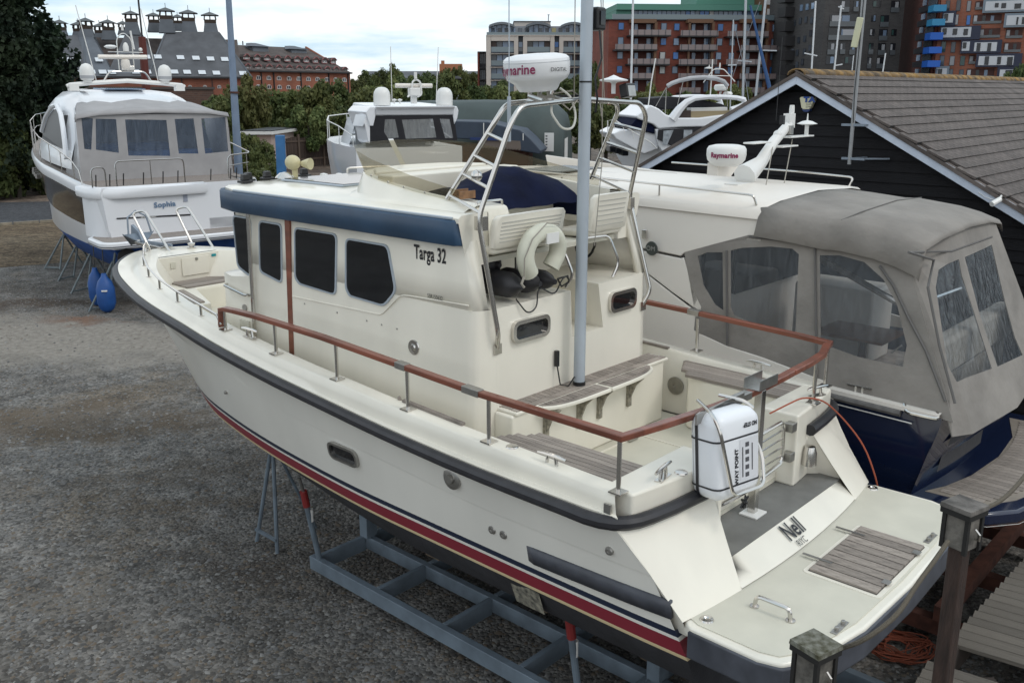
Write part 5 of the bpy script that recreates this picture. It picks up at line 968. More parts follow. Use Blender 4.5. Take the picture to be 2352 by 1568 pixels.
f0 = G(*px('F',1500,1568), zd+.05); fe = G(*px('F',1570,1450), zd+.05); fd = (e0-fe); 
for i in range(8):
    s0 = fe+(f0-fe).normalized()*(i*.118); piece('deck_board', cube(WEATH), dk, s0+bd_*1.5, (3.0,.11,.03), rot=(0,0,ang_))
MB().beam(e0+Vector((0,0,-.12))+bd_*.05-ed*1.0, e1+Vector((0,0,-.12))+bd_*.05+ed*1.5, .06, .2).build('side_beam', mat('dark_timber', (.04,.03,.025), .9, var=.3, vs=8), dk)
for s in (-.5,1.2,2.8): p = e0+ed*s+bd_*.35; MB().beam((p.x,p.y,0),(p.x,p.y,zd-.1),.14,.14,(1,0,0)).build('pile', mat('dark_timber', (.04,.03,.025), .9, var=.3, vs=8), dk)
POSTM = mat('wet_dark_timber', (.035,.02,.015), .75, var=.4, vs=6, bump=.4, bs=20, mscale=(6,6,1)); CAPM = mat('weathered_oak', (.13,.12,.105), .9, var=.45, vs=14, bump=.5, bs=30); TRIM = mat('black_trim', (.012,.011,.01), .8)
CAPT = mat('mossy_top', (.10,.095,.05), .95, var=.5, vs=30, bump=.5, bs=40, col2=(.2,.2,.17))
def post(cx_, cy_, zt_, zb, label, rz, s=.23, capm=CAPT):
    t = thing('mooring_post', label, 'post', F0, (cx_,cy_,zb)); M_ = Matrix.Rotation(rz,3,'Z'); c = Vector((cx_,cy_,0))
    Q = lambda a, b, z: c+M_ @ Vector((a,b,0))+Vector((0,0,z))
    MB().box(Q(0,0,(zb+zt_)/2-.05), (s*.62,s*.62,zt_-zb-.1), M_).build('shaft', POSTM, t, bevel=.01)
    MB().box(Q(0,0,zt_-.115), (s-.012,s-.012,.2), M_).build('lantern_box', CAPM, t, bevel=.004)
    for a, b in ((-1,-1),(1,-1),(-1,1),(1,1)): MB().box(Q(a*s/2*.94,b*s/2*.94,zt_-.12), (.02,.02,.21), M_).build('corner_trim', TRIM, t)
    MB().box(Q(0,0,zt_-.025), (s+.03,s+.03,.03), M_).build('rim', TRIM, t)
    MB().hexa([Q(a*(s/2+.018)*k,b*(s/2+.018)*k,zt_+z_) for z_, k in ((-.01,1),(.012,.97)) for a, b in ((-1,-1),(1,-1),(1,1),(-1,1))]).build('cap', capm, t)
    MB().tube([Q(0,-s/2-.005,zt_-.1),Q(0,-s/2-.03,zt_-.12),Q(0,-s/2-.03,zt_-.15),Q(0,-s/2-.005,zt_-.15)], .006, 5).build('hook', STEEL, t); return t
# near post (bottom edge) and far post, heights from the photograph
def post_at(u, v, dist): d = ray(u, v); return Vector((0,0,H))+d*(dist/d.length)
a = post_at(*px('F',815,1300), 4.6); post(a.x, a.y, a.z, .2, 'square mooring post cut by the bottom edge of the photo, with mossy cap', R(33), .13)
b = post_at(*px('F',1840,345), 5.1); post(b.x, b.y, b.z, .0, 'tall dark mooring post with boxed weathered top right of the swim platform', R(33), .125, mat('weathered_oak2', (.12,.11,.1), .9, var=.45, vs=14, bump=.5, bs=30))
rope = [a+Vector((.12,.1,-.1))]
for (u, v), dd in (((1150,1275),4.6),((1380,1100),4.65),((1500,900),4.75),((1620,740),4.85),((1725,590),4.95)): rope.append(post_at(*px('F',u,v), dd))
tag(MB().tube(arc(rope, 3, .3), .011, 6).build('rope', mat('old_rope', (.14,.12,.09), .95, bump=.8, bs=200)), 'grey rope sagging between the two mooring posts across the swim platform', 'rope')
r2 = [post_at(*px('F',1955,375), 5.15),post_at(*px('F',2080,320), 5.4),post_at(*px('F',2180,230), 5.6),post_at(*px('F',2260,130), 5.8)]
tag(MB().tube(arc(r2, 3, .2), .011, 6).build('rope', mat('old_rope', (.14,.12,.09), .95, bump=.8, bs=200)), 'grey rope running from the tall post across the navy yacht teak platform', 'rope')
rg = random.Random(4); hp0 = G(*px('F',1385,1330), .02); pts = []
for i in range(120): a_ = i*.9+rg.uniform(-.3,.3); r_ = .28*math.sqrt(rg.random()); pts.append(hp0+Vector((r_*1.3*math.cos(a_), r_*math.sin(a_), .01+.05*rg.random())))
tag(MB().tube(arc(pts, 2, .1), .007, 4).build('rope', mat('orange_rope2', (.2,.05,.025), .9)), 'tangled heap of orange rope on the ground beyond the swim platform', 'rope')
# =============== SOPHIA ===============
so = thing('motor_yacht', 'large white yacht Sophia with grey cockpit enclosure and blue bottom, stern towards us', 'yacht', FS, (0,4,0))
DARKH = mat('dark_topside', (.018,.014,.013), .12, coat=.3); BLUEA = mat('blue_antifoul', (.008,.055,.22), .7, var=.2, vs=3); PEARL = mat('pearl_white', (.74,.76,.79), .25, coat=.3)
TEAKF = mat('teak_deck_far', (.25,.22,.2), .85, var=.2, vs=10, mscale=(10,1,1))
sb = smoothtab([(0,1.75),(.6,1.92),(2,1.98),(4,1.95),(6,1.75),(8,1.38),(9.5,1.0),(11,.5),(12,0)]); sz = smoothtab([(0,2.75),(3,2.98),(6,3.12),(9,3.3),(12,3.45)])
n = 26; R7 = [[] for _ in range(8)]
for i in range(n+1):
    s = 1-(1-i/n)**1.4; y = 12*s; b_ = sb(y); z_ = sz(y); yb = y*.86; yw = y*.9
    R7[0].append(Vector((0,yb*.93,.38+max(0,s-.75)*2.2))); R7[1].append(Vector((sb(y)*.74*(1-s**6),yb,.86+.4*s**3))); R7[2].append(Vector((sb(y)*.9*(1-s**8),yw,1.33+.15*s**2)))
    R7[3].append(Vector((sb(y)*.93*(1-.3*s**3),y*.93,1.72+.5*s**1.2))); R7[4].append(Vector((b_*.945*(1-.25*s**3),y*.94,1.78+.52*s**1.2)))
    R7[5].append(Vector((b_*.985,y*.985,z_-.28))); R7[6].append(Vector((b_,y,z_-.12))); R7[7].append(Vector((max(0,b_-.05),y,z_)))
hb = MB()
for sg in (-1,1):
    for k, mi in enumerate((2,2,0,0,1,0,0)):
        for i0, i1, m_i in ((0,2,mi if mi != 1 else 0),(1,n+1,mi)): hb.cur = m_i; hb.loft([[Vector((p.x*sg,p.y,p.z)) for p in R7[k][i0:i1]],[Vector((p.x*sg,p.y,p.z)) for p in R7[k+1][i0:i1]]], False)
for k, mi in enumerate((2,2,0,0,0,0,0)): a, b = R7[k][0], R7[k+1][0]; hb.cur = mi; hb.poly([(-a.x,a.y,a.z),(a.x,a.y,a.z),(b.x,b.y,b.z),(-b.x,b.y,b.z)])
hb.build('hull', [PEARL, DARKH, BLUEA], so, ang=50)
MB().poly([(p.x,p.y,p.z-.01) for p in R7[7]]+[(-p.x,p.y,p.z-.01) for p in R7[7][::-1]]).build('side_deck', TEAKF, so, smooth=False)
for y in (6.4,7.2,8.0,9.0): MB().bx(-interp([(6,1.72),(8,1.38),(9,1.16)],y)-.02,-1.0,y-.1,y+.1,2.52,2.64).build('hull_port', STEELD, so)
po = rrect(-2.05,2.05,-.8,.6,.33,5); spf = MB().prism([(x,y,1.47) for x, y in po], (0,0,.15)).build('swim_platform', PEARL, so, bevel=.04)
MB().prism([(x*.95,y*.93,1.621) for x, y in po], (0,0,.006)).build('teak_top', TEAKF, spf); MB().loft([[Vector((x*1.004,y*1.006,z)) for x, y in po] for z in (1.51,1.53)], True).build('rub_strip', RUBG, spf)
MB().loft([[Vector((x,y,z)) for x, y in ((-1.92,.9),(-1.86,.35),(-1.7,.12),(-1.4,.02),(0,-.0),(.62,.02),(.66,.6))] for z in (1.6,2.2,2.5)], False).build('transom', PEARL, so, ang=60)
MB().loft([[Vector((x,y,z)) for x, y in q] for q, z in (([(-1.96,1.2),(-1.95,.4),(-1.75,.05),(-1.4,-.08),(0,-.1),(.66,-.06),(.68,.9)],2.5),([(-1.98,1.2),(-1.98,.38),(-1.78,.02),(-1.4,-.11),(0,-.13),(.68,-.09),(.7,.9)],2.55),([(-1.97,1.2),(-1.97,.38),(-1.77,.03),(-1.4,-.1),(0,-.12),(.68,-.08),(.7,.9)],2.72),([(-1.9,1.25),(-1.9,.42),(-1.7,.1),(-1.38,0),(0,-.02),(.62,.02),(.64,.9)],2.77))], False).build('stern_moulding', PEARL, so, ang=60)
MB().poly([(-1.9,1.3,2.76),(-1.88,.45,2.76),(-1.68,.13,2.76),(-1.38,.02,2.76),(.62,.03,2.76),(.64,1.3,2.76)]).build('aft_deck_teak', TEAKF, so)
for i in range(4): MB().bx(.68,1.62,.0+.3*i,1.6,1.62,1.9+.28*i).build('boarding_step', PEARL, so, bevel=.02); MB().bx(.72,1.58,.02+.3*i,.3+.3*i,1.901+.28*i,1.91+.28*i).build('step_tread', TEAKF, so)
MB().bx(1.6,1.98,-.05,3,1.62,2.8).build('starboard_quarter', PEARL, so, bevel=.08); MB().bx(1.62,1.95,0,3,2.8,2.81).build('quarter_teak', TEAKF, so)
MB().hexa([(-1.46,-.012,2.035),(.24,-.012,1.985),(.24,0,1.985),(-1.46,0,2.035),(-1.46,-.012,2.065),(.24,-.012,2.02),(.24,0,2.02),(-1.46,0,2.065)]).build('black_stripe', INK, so)
text('stripe_lettering', 'GRAN  TURISMO', WPL, so, (-.75,-.014,2.028), (1,0,-.028), (0,0,1), .022, 1.5, .001, .002)
text('name_lettering', 'Sophia', mat('silver_blue_letter', (.2,.3,.45), .3, .4), so, (-.35,-.012,2.29), (1,0,.02), (0,0,1), .12, 1.05, .006, .006)
MB().bx(.1,.2,-.015,-.005,2.32,2.5).build('pennant_badge', mat('badge_blue', (.3,.33,.4), .4), so)
MB().tube([(-1.68,.1,2.35),(-1.6,.06,1.98)], .015, 6).build('door_handle', STEEL, so)
sr = MB()
for x0, x1, y0, z1 in ((-1.85,-1.55,.2,3.2),(-1.36,.2,.05,3.33)): sr.tube(arc([(x0,y0,2.76),(x0,y0,z1),(x1,y0,z1),(x1,y0,2.76)], 4, .12), .016, 6)
sr.tube([(-.58,.05,2.76),(-.58,.05,3.33)], .012, 6).tube(arc([(1.3,.1,2.8),(1.3,.1,3.35),(1.9,.1,3.4),(1.95,1.5,3.6),(1.95,3.5,3.75)], 4, .15), .016, 6).tube([(1.92,.4,2.8),(1.92,.4,3.42)], .012, 6).tube([(1.3,.1,3.1),(1.92,.3,3.15)], .01, 6)
sr.build('stern_rail', STEEL, so)
for x in (-1.8,-1.5,-1.2,-.75,-.3,.05,.85,1.35,1.5): MB().beam((x,.12,2.78),(x+.02,.1,3.05),.02,.02).build('rod_holder', BLACK, so)
rr = [(-1.93,.9,3.1),(-1.9,1.6,3.3),(-1.86,3,3.5),(-1.78,5,3.7),(-1.5,7,3.85),(-1.1,9,4.02),(-.5,11,4.15),(0,11.8,4.2)]
MB().tube([(-1.93,.7,2.8)]+rr, .016, 6).tube([(-x,y,z) for x, y, z in rr[3:]], .016, 6).tube([(x,y,z-.35) for x, y, z in rr[5:]]+[(-x,y,z-.35) for x, y, z in rr[6::-1] if y > 8], .01, 5).build('side_rail', STEEL, so)
for i in range(9): y = 1.4+i*1.25; x = interp([(b[1],b[0]) for b in rr], y); z = interp([(b[1],b[2]) for b in rr], y); MB().tube([(x,y,sz(y)),(x,y,z)], .012, 5).build('rail_post', STEEL, so)
for i in range(5): y = 6.5+i*1.2; x = -interp([(b[1],b[0]) for b in rr], y); z = interp([(b[1],b[2]) for b in rr], y); MB().tube([(x,y,sz(y)),(x,y,z)], .012, 5).build('rail_post', STEEL, so)
# cabin
cab = [[Vector((x,y,z)) for x, z in ((-w_,3.0+.02*y),(-w_*.985,3.3),(-w_*.8,zt_-.22),(-w_*.68,zt_-.06),(-w_*.4,zt_),(w_*.4,zt_),(w_*.68,zt_-.06),(w_*.8,zt_-.22),(w_*.985,3.3),(w_,3.0))] for y, w_, zt_ in ((2.1,1.78,4.60),(2.6,1.8,4.75),(3.4,1.78,4.90),(4.6,1.72,4.92),(5.8,1.6,4.7),(7.0,1.4,4.2),(8.2,1.1,3.7),(9.4,.8,3.5))]
MB().loft(cab, False).build('cabin', PEARL, so, ang=60)
cside = lambda y, z: -interp([(3.0,1.80),(3.4,1.77),(4.5,1.56)], z)*interp([(2.1,.99),(2.6,1),(3.4,.99),(4.6,.96),(5.8,.89)], y)-.07
wp = [(5.3,3.62),(5.0,3.9),(4.5,4.2),(3.9,4.42),(3.45,4.45),(3.05,4.25),(2.75,3.95),(2.55,3.66),(2.5,3.5)]
MB().poly([(cside(y,z),y,z) for y, z in wp]).build('side_window', mat('tinted_dark_window', (.012,.013,.016), .35, spec=.3), so); MB().tube([(cside(y,z)-.02,y,z) for y, z in [(2.2,3.3),(2.35,3.65),(2.6,4.0),(2.95,4.32),(3.4,4.54),(3.95,4.5),(4.7,4.22),(5.2,3.85)]], .06, 8).build('window_arch', PEARL, so)
MB().hexa([(-1.05,3.2,4.9),(-.9,3.2,4.92),(-.95,4.4,4.94),(-1.05,4.4,4.92),(-1.05,3.2,4.905),(-.9,3.2,4.925),(-.95,4.4,4.945),(-1.05,4.4,4.925)]).build('roof_panel', GLASS, so)
MB().prism([(-.5,3.2,4.91),(.5,3.2,4.91),(.5,4.3,4.925),(-.5,4.3,4.925)], (0,0,.03)).build('sunroof', mat('blue_glass', (.12,.2,.32), .1), so, bevel=.01)
text('side_lettering', 'PORTOFINO', INK, so, (-1.84,2.35,3.12), (0,-1,0), (0,0,1), .05, 1, 0, .01) if False else None
# enclosure
def sc_(u, v, y): return FS.uv(*px('H',u,v), y)
eo = [Vector((-1.86,1.15,2.78)),Vector((-1.84,1.2,3.6)),Vector((-1.8,1.3,4.33)),Vector((-1.2,1.05,4.36)),Vector((0,1.0,4.38)),Vector((1.2,1.05,4.36)),Vector((1.8,1.3,4.33)),Vector((1.86,1.2,3.6)),Vector((1.86,1.15,2.78)),Vector((.9,1.05,2.7)),Vector((.65,1.0,2.3)),Vector((.62,.95,2.78))]
eo = [Vector((-1.84,1.1,2.77)),Vector((-1.82,1.1,4.34)),Vector((1.78,1.1,4.34)),Vector((1.84,1.1,2.77)),Vector((1.3,1.1,2.6)),Vector((.75,1.1,2.5)),Vector((.65,1.1,2.77))]
qs = [[(525,170),(600,178),(590,380),(545,375)],[(618,180),(750,182),(768,400),(620,380)],[(808,185),(1075,188),(1100,420),(830,418)],[(1128,182),(1250,178),(1282,405),(1155,405)],[(1300,178),(1455,170),(1475,390),(1325,405)]]
FILM2 = film('clear_vinyl_blue', (.2,.25,.33), .33)
holed('aft_enclosure', eo, [[sc_(u,v,1.1) for u, v in q] for q in qs], mat('grey_enclosure', (.33,.325,.33), .85, var=.08, vs=3, bump=.2, bs=4), so, FILM2, Vector((0,.004,0)))
for i, (x0, x1) in enumerate(((-1.0,-.35),(.1,.75))): pass
MB().poly([(-1.84,1.12,2.77),(-1.80,1.12,4.3),(-1.45,2.6,4.5),(-1.8,2.6,2.95)]).build('side_enclosure', PEARL, so, solid=.01); MB().poly([(1.84,1.1,2.77),(1.78,1.1,4.34),(1.76,2.6,4.4),(1.84,2.6,2.95)]).build('side_enclosure', MATS['grey_enclosure'], so, solid=.01)
MB().loft([[Vector((x*(1 if y < 1.3 else 1-.16*(y-1.1)),y,z+zz)) for x, z in ((-1.85,-.1),(-1.8,-.02),(-1.3,.05),(0,.09),(1.3,.05),(1.8,-.02),(1.83,-.1))] for y, zz in ((1.05,4.28),(1.1,4.37),(1.6,4.42),(2.2,4.56),(2.5,4.62))], False).build('bimini_top', mat('grey_enclosure', (.28,.275,.275)), so, ang=60, solid=.01)
MB().bx(-1.6,1.6,1.7,2.1,2.8,3.45).bx(-1.2,.8,2.6,3.2,2.8,3.6).build('cockpit_seats', mat('blue_cover', (.02,.08,.25), .7, var=.5, vs=4), so, bevel=.08); MB().bx(-1.7,1.7,1.1,3,2.7,2.75).build('cockpit_floor', TEAKF, so); MB().bx(-1.6,1.6,2.95,3.0,2.75,4.3).build('saloon_bulkhead', mat('dark_interior', (.03,.03,.032), .4), so)
# radar arch
MB().tube([(-1.45,3.0,4.98),(-1.38,3.0,5.02),(-.9,3.0,5.07),(0,3.0,5.13),(.9,3.0,5.07),(1.38,3.0,5.02),(1.45,3.0,4.98)], .055, 8).bx(-1.42,-1.2,2.9,3.1,4.88,5.05).bx(1.2,1.42,2.9,3.1,4.88,5.05).build('arch_beam', WPL, so)
for x in (-.96,.96):
    d = MB().lathe([(.1,0),(.1,.05),(.15,.07),(.165,.12),(.165,.28),(.15,.36),(.1,.43),(.03,.46),(0,.465)], (x,3.0,5.08), 18).build('satellite_dome', WPL, so); MB().lathe([(.167,.1),(.167,.17)], (x,3.0,5.08), 18).build('grey_ring', mat('grey_plastic', (.35,.36,.38), .5), d)
MB().tube(arc([(-.6,3.0,5.08),(-.42,3.0,5.35),(.45,3.0,5.36),(.62,3.0,5.08)], 3, .1), .022, 8).tube(arc([(-.17,3.0,5.35),(-.17,3.0,6.15),(.0,3.0,6.32),(.2,3.0,6.15),(.2,3.0,5.35)], 4, .18), .015, 6).tube([(-.4,3.0,5.83),(.45,3.0,5.83)], .012, 6).build('radar_frame', STEEL, so)
MB().tube([(-.66,2.95,5.70),(.52,2.95,5.72)], .055, 8).lathe([(.09,0),(.12,.1),(.1,.22),(0,.25)], (-.02,2.95,5.42), 10).build('open_array_radar', CRW, so)
MB().lathe([(0,-.03),(.1,-.02),(.16,.02),(.1,.06),(0,.07)], (-.33,3.0,5.93), 16).lathe([(.07,0),(.07,.12),(.04,.2),(0,.22)], (.04,3.0,5.85), 12).tube([(.24,3.0,5.9),(.19,3.0,6.35)], .025, 6).sph((.4,3,5.9), .05, 8, 6).lathe([(.03,0),(.03,.12),(0,.14)], (.0,3.0,6.35), 8).build('aerials', WPL, so)
MB().bx(-.1,.2,2.93,3.05,5.38,5.5).build('lamp_cluster', STEEL, so, bevel=.02)
for x, tx in ((-.75,-1.05),(.78,.5)): MB().tube([(x,3,5.1),(tx,3,6.9)], .012, 5).build('whip_aerial', WPL, so)
# stands and fenders by Sophia
STAND = mat('galvanised_stand', (.16,.19,.2), .55, .2, var=.2, vs=5)
def stand(tops, feet, label, grp):
    t = thing('boat_stand', label, 'stand', F0, feet[0]-Vector((0,0,0)), grp); T = Vector(tops)
    for f in feet: MB().tube([T, f], .028, 6).build('leg', STAND, t)
    MB().tube([feet[0].lerp(T,.05), feet[1].lerp(T,.05)], .022, 6).build('brace', STAND, t); MB().tube([T+Vector((0,0,-.12)), T+Vector((.1,0,.28))], .03, 6).build('screw', STAND, t); return t
GR = 'stands along the port side of the yacht Sophia'
for (fa, fb_, tu, tv, zt_, lab) in (((460,900),(620,905),525,640,.95,'farthest of the grey stands beside the bow end of the yacht Sophia'),((600,1025),(760,990),690,800,.95,'second grey stand from the stern of the yacht Sophia'.replace('second','third')),((735,1155),(905,1115),820,900,1.0,'second grey stand from the stern of the yacht Sophia'),((920,1340),(1130,1300),1045,900,1.05,'nearest grey stand, under the stern of Sophia, with the blue fenders against it')):
    A_, B_ = G(*px('N7',*fa)), G(*px('N7',*fb_)); mid = (A_+B_)/2; off = (mid-Vector((0,0,0))).normalized(); C_ = mid+Vector((.45,.9,0)); tpz = (A_+B_+C_)/3; stand((tpz.x+.1,tpz.y+.1,zt_), [A_,B_,C_], lab, GR)
FB_ = mat('blue_fender', (.01,.07,.26), .5, var=.15, vs=4)
for i, (u, v, r, lab) in enumerate(((1115,1345,.2,'big blue fender standing on the gravel in front of the stand under Sophia'),(990,1290,.18,'blue fender half hidden behind the nearest stand under Sophia'))):
    g = G(*px('N7',u,v)); g = g+Vector((0,.15*i,0)); f = thing('fender', lab, 'fender', F0, g, 'blue fenders under the stern of Sophia')
    MB().lathe([(0,0),(.06,.01),(r*.75,.08),(r,.22),(r,.55),(r*.75,.72),(.07,.82),(.05,.9),(0,.9)], g, 18).build('body', FB_, f)
    if i == 0: MB().bx(g.x+.0,g.x+.12,g.y-r-.01,g.y-r+.02,.52,.55).build('white_mark', WPL, f)
    MB().tube([g+Vector((0,0,.88)), g+Vector((-.1,.3,1.5))], .012, 5).build('line', BLACK, f)
MB().lathe([(0,0)], (0,0,0), 3) if False else None
pr_ = MB().lathe([(0,-.02),(.1,-.01),(.22,.0),(.22,.01),(0,.02)], (-1.35,-.12,1.15), 12, 'y').build('trim_fin', RUB, so)
# =============== MID SPORTS YACHT ===============
FM = Frame(-3.25, 30, R(22)); my = thing('motor_yacht', 'white yacht with black cockpit canopy and two white domes on its roof', 'yacht', FM, (0,3,0))
def m6(u, v, y=0.): return FM.uv(*px('N6',u,v), y)
MB().loft([[Vector((sg*w_*k,y,z)) for y, w_ in ((0,1.75),(3,1.8),(6,1.5),(8,.95),(9.4,0))] for sg, k, z in ((-1,1,3.15),(-1,.99,2.7),(-1,.9,1.6),(-1,.6,.9),(1,.6,.9),(1,.9,1.6),(1,.99,2.7),(1,1,3.15))], False).build('hull', PEARL, my, ang=60)
MB().poly([(-1.75,0,.9),(1.75,0,.9),(1.75,0,3.15),(-1.75,0,3.15)]).poly([(-1.75,0,3.15),(1.75,0,3.15),(1.8,3,3.15),(1.5,6,3.15),(.95,8,3.15),(0,9.4,3.15),(-.95,8,3.15),(-1.5,6,3.15),(-1.8,3,3.15)]).build('deck', PEARL, my)
ou = [m6(u,v) for u, v in ((520,1195),(520,940),(600,790),(1725,780),(1775,1145),(1200,1170))]
ho = [[m6(u,v) for u, v in q] for q in (((735,845),(880,840),(935,1105),(780,1120),(722,1020)),((978,850),(1425,835),(1475,1105),(1035,1125)),((1520,835),(1665,840),(1715,1110),(1600,1115)))]
holed('cockpit_canopy', ou, ho, CANVB, my, film('clear_vinyl_mid', (.35,.36,.36), .5), Vector((0,.004,0)))
a, b = m6(595,790), m6(1725,650); MB().hexa([(a.x,0,a.z),(b.x,0,a.z),(b.x,3.5,a.z+.1),(a.x,3.5,a.z+.1),(a.x,-.1,b.z),(b.x,-.1,b.z),(b.x-.1,3.5,b.z+.08),(a.x+.1,3.5,b.z+.08)]).build('hardtop', PEARL, my, bevel=.04)
MB().bx(a.x+.02,b.x-.02,-.12,-.1,(a.z+b.z)/2+.06,b.z-.02).build('grey_recess', mat('silver_panel', (.3,.3,.31), .4), my)
for s_, q in ((0,((455,740),(520,665),(600,660),(600,800),(570,940),(520,940))),(1,((1720,655),(1770,655),(1795,720),(1780,820),(1735,920),(1715,800)))): MB().prism([m6(u,v,-.05) for u, v in q], (0,2.6,0)).build('side_wing', PEARL, my, bevel=.03)
MB().prism([m6(u,v,0) for u, v in ((415,950),(460,780),(500,800),(520,940),(525,1190),(490,1150),(470,1020),(440,900))], (-.1,1.0,0)).build('side_arch', PEARL, my, bevel=.02)
for u in (695,1590):
    c = m6(u,640,.5); MB().lathe([(.27,0),(.27,.3),(.25,.4),(.19,.5),(.1,.55),(0,.56)], c, 18).build('satellite_dome', WPL, my)
c = m6(1150,620,.6); MB().beam(c, c+Vector((0,0,.35)), .18, .12, (0,1,0)).build('radar_pedestal', WPL, my); MB().box(m6(1155,450,.5), (.36,.3,.26)).build('radar_motor', WPL, my, bevel=.04); MB().tube([m6(885,360,.5), m6(1410,362,.5)], .07, 8).build('open_array_radar', CRW, my)
MB().tube(arc([m6(1060,520,.4),m6(1120,480,.4),m6(1130,300,.4),m6(1185,270,.4),m6(1245,310,.4),m6(1262,490,.4),m6(1200,520,.4)], 3, .1), .03, 6).build('radar_guard', WPL, my); MB().tube([m6(1175,265,.4),m6(1172,165,.4)], .05, 8).build('mast_light', WPL, my)
for (u0,v0,u1,v1) in ((838,610,815,-200),(1470,600,1500,-190)): MB().tube([m6(u0,v0,.3),m6(u1,v1,.3)], .012, 5).build('whip_aerial', WPL, my)
for u in (870,950): MB().lathe([(.03,0),(.03,.08),(.08,.1),(.08,.13),(0,.16)], m6(u,620,.4), 10).build('gps_mushroom', WPL, my)
rlp = [(-1.7,.6,3.5),(-1.75,2.5,3.75),(-1.55,5.5,3.85),(-1.0,8,3.95),(0,9.3,4.0),(1.0,8,3.95),(1.55,5.5,3.85),(1.75,2.5,3.6),(1.8,1.0,3.3)]
MB().tube(rlp, .02, 6).build('bow_rail', WPL, my)
for i in range(8): p = rlp[i+1] if i < 7 else rlp[0]; MB().tube([(p[0],p[1],3.1),p], .014, 5).build('rail_post', WPL, my)
MB().loft([[Vector((x,y,z)) for x, z in ((-w_,3.1),(-w_*.8,zt_),(w_*.8,zt_),(w_,3.1))] for y, w_, zt_ in ((2.2,1.5,4.0),(4.0,1.4,4.0),(5.5,1.1,3.6),(7,.8,3.3))], False).build('coachroof', PEARL, my); MB().bx(-1.3,1.3,2.0,2.05,3.1,4.0).bx(-1.2,.8,1,1.6,3.15,3.6).build('cockpit_interior', mat('cool_interior', (.25,.27,.28), .6), my)
# =============== TARPAULINED BOATS ===============
TARP = mat('green_tarpaulin', (.042,.06,.058), .6, var=.12, vs=1.5, bump=.35, bs=2.5); TARPD = mat('blue_tarpaulin', (.03,.045,.07), .6, var=.2, vs=1.5, bump=.4, bs=2)
A_ = P(1245,370,44); FT = Frame(A_.x, A_.y, R(-12))
tb_ = thing('covered_boat', 'boat under a green barrel-shaped tarpaulin with a white sheet of paper on its end', 'covered boat', FT, (-4,0,0))
zt0 = P(1180,232,44).z; n_ = 10
prof = [(math.cos(math.pi*j/n_)*2.1, math.sin(math.pi*j/n_)*.9) for j in range(n_+1)]
tl = MB(); rings = []
for x, k in ((.9,.72),(.8,.85),(.3,.97),(-.6,1.0),(-3,1.01),(-6,1.0),(-9,.97),(-9.8,.8)): rings.append([Vector((x,2.1,.7))+Vector((0,2.1*k,0))]+[Vector((x,2.1+p[0]*k,.7+(zt0-.7)*k*(.32+.68*p[1]/.9))) for p in prof]+[Vector((x,2.1-2.1*k,.7))])
tl.loft(rings, False).build('tarpaulin', TARP, tb_, ang=70)
MB().poly(rings[0]).build('tarpaulin_end', TARP, tb_); MB().poly([(.92,y,z) for y, z in ((.9,1.6),(1.9,1.65),(1.9,2.75),(.9,2.7))]).build('notice_sheet', WPL, tb_)
sh = FT.uv(*px('3',680,1220), -.02); MB().bx(sh.x-.22,sh.x+.22,-.05,-.03,sh.z-.45,sh.z+.4).build('notice_sheet', WPL, tb_); 
for k in range(5): MB().bx(sh.x-.17,sh.x-.08,-.055,-.052,sh.z-.3+.13*k,sh.z-.24+.13*k).build('print_line', mat('print_grey', (.08,.08,.09), .6), tb_)
MB().bx(-9,.2,.6,3.6,.15,.75).build('keel_supports', RUST, tb_)
B_ = P(1210,372,41); F2 = Frame(B_.x, B_.y, R(-8)); t2 = thing('covered_boat', 'boat under a sloping navy tarpaulin with a scalloped brown edge', 'covered boat', F2, (-2,0,0))
def c3(u, v, y=0.): return F2.uv(*px('3',u,v), y)
pts = [c3(u,v) for u, v in ((-250,1190),(-250,1040),(150,1050),(330,1100),(430,1120),(520,1200),(610,1300),(600,1330),(430,1300),(380,1230),(0,1200))]
MB().prism(pts, (0,2.6,0)).build('tarpaulin', TARPD, t2, bevel=.05)
for i in range(14): a = c3(60+i*26,1215+i*1.5); MB().prism([a+Vector((0,-.02,.1)),a+Vector((.17,-.02,.1)),a+Vector((.2,-.02,-.25)),a+Vector((.1,-.02,-.32))], (0,.03,0)).build('edge_scallop', mat('brown_fringe', (.16,.13,.11), .9), t2)
a, b = c3(0,1195,-.05), c3(290,1200,-.05); MB().beam(a, b, .08, .12).build('blue_gunwale', mat('blue_gunwale', (.01,.03,.12), .4), t2)
for u, v0, v1 in ((115,1060,1185),(300,1130,1140),(455,1150,1210)): MB().tube([c3(u,v0,-.06),c3(u,v1,-.06)], .02, 5).build('white_stanchion', WPL, t2)
MB().bx(-5,0,.6,2.2,.2,c3(0,1250).z).build('keel_supports', RUST, t2)
# =============== FLYBRIDGE YACHT BEHIND THE SHED ===============
C_ = P(1480,380,37); FR = Frame(C_.x, C_.y, R(6)); fy_ = thing('motor_yacht', 'white flybridge yacht with black window covers and rolled grey bimini', 'yacht', FR, (3,2,0))
def r3(u, v, y=0.): return FR.uv(*px('N3',u,v), y)
Lh = 11; bowx = r3(0,1480,1.9).x
hb = MB(); 
def hbw(x): t = (x-bowx)/(Lh*.45); return 1.9*min(1, max(0,t))**.55 if t < 1 else 1.9
for sg in (-1,1):
    hb.loft([[Vector((bowx+ox+s*(Lh-ox), 1.9+sg*hbw(bowx+s*Lh)*k, z+dz*(1-s)**2)) for s in (0,.03,.08,.15,.25,.4,.6,1)] for z, dz, k, ox in ((2.75,.55,1,0),(2.55,.5,1.0,.05),(1.9,.3,.93,.5),(1.2,.1,.75,1.1),(.85,0,.1,1.8))], False)
hb.build('hull', PEARL, fy_, ang=50)
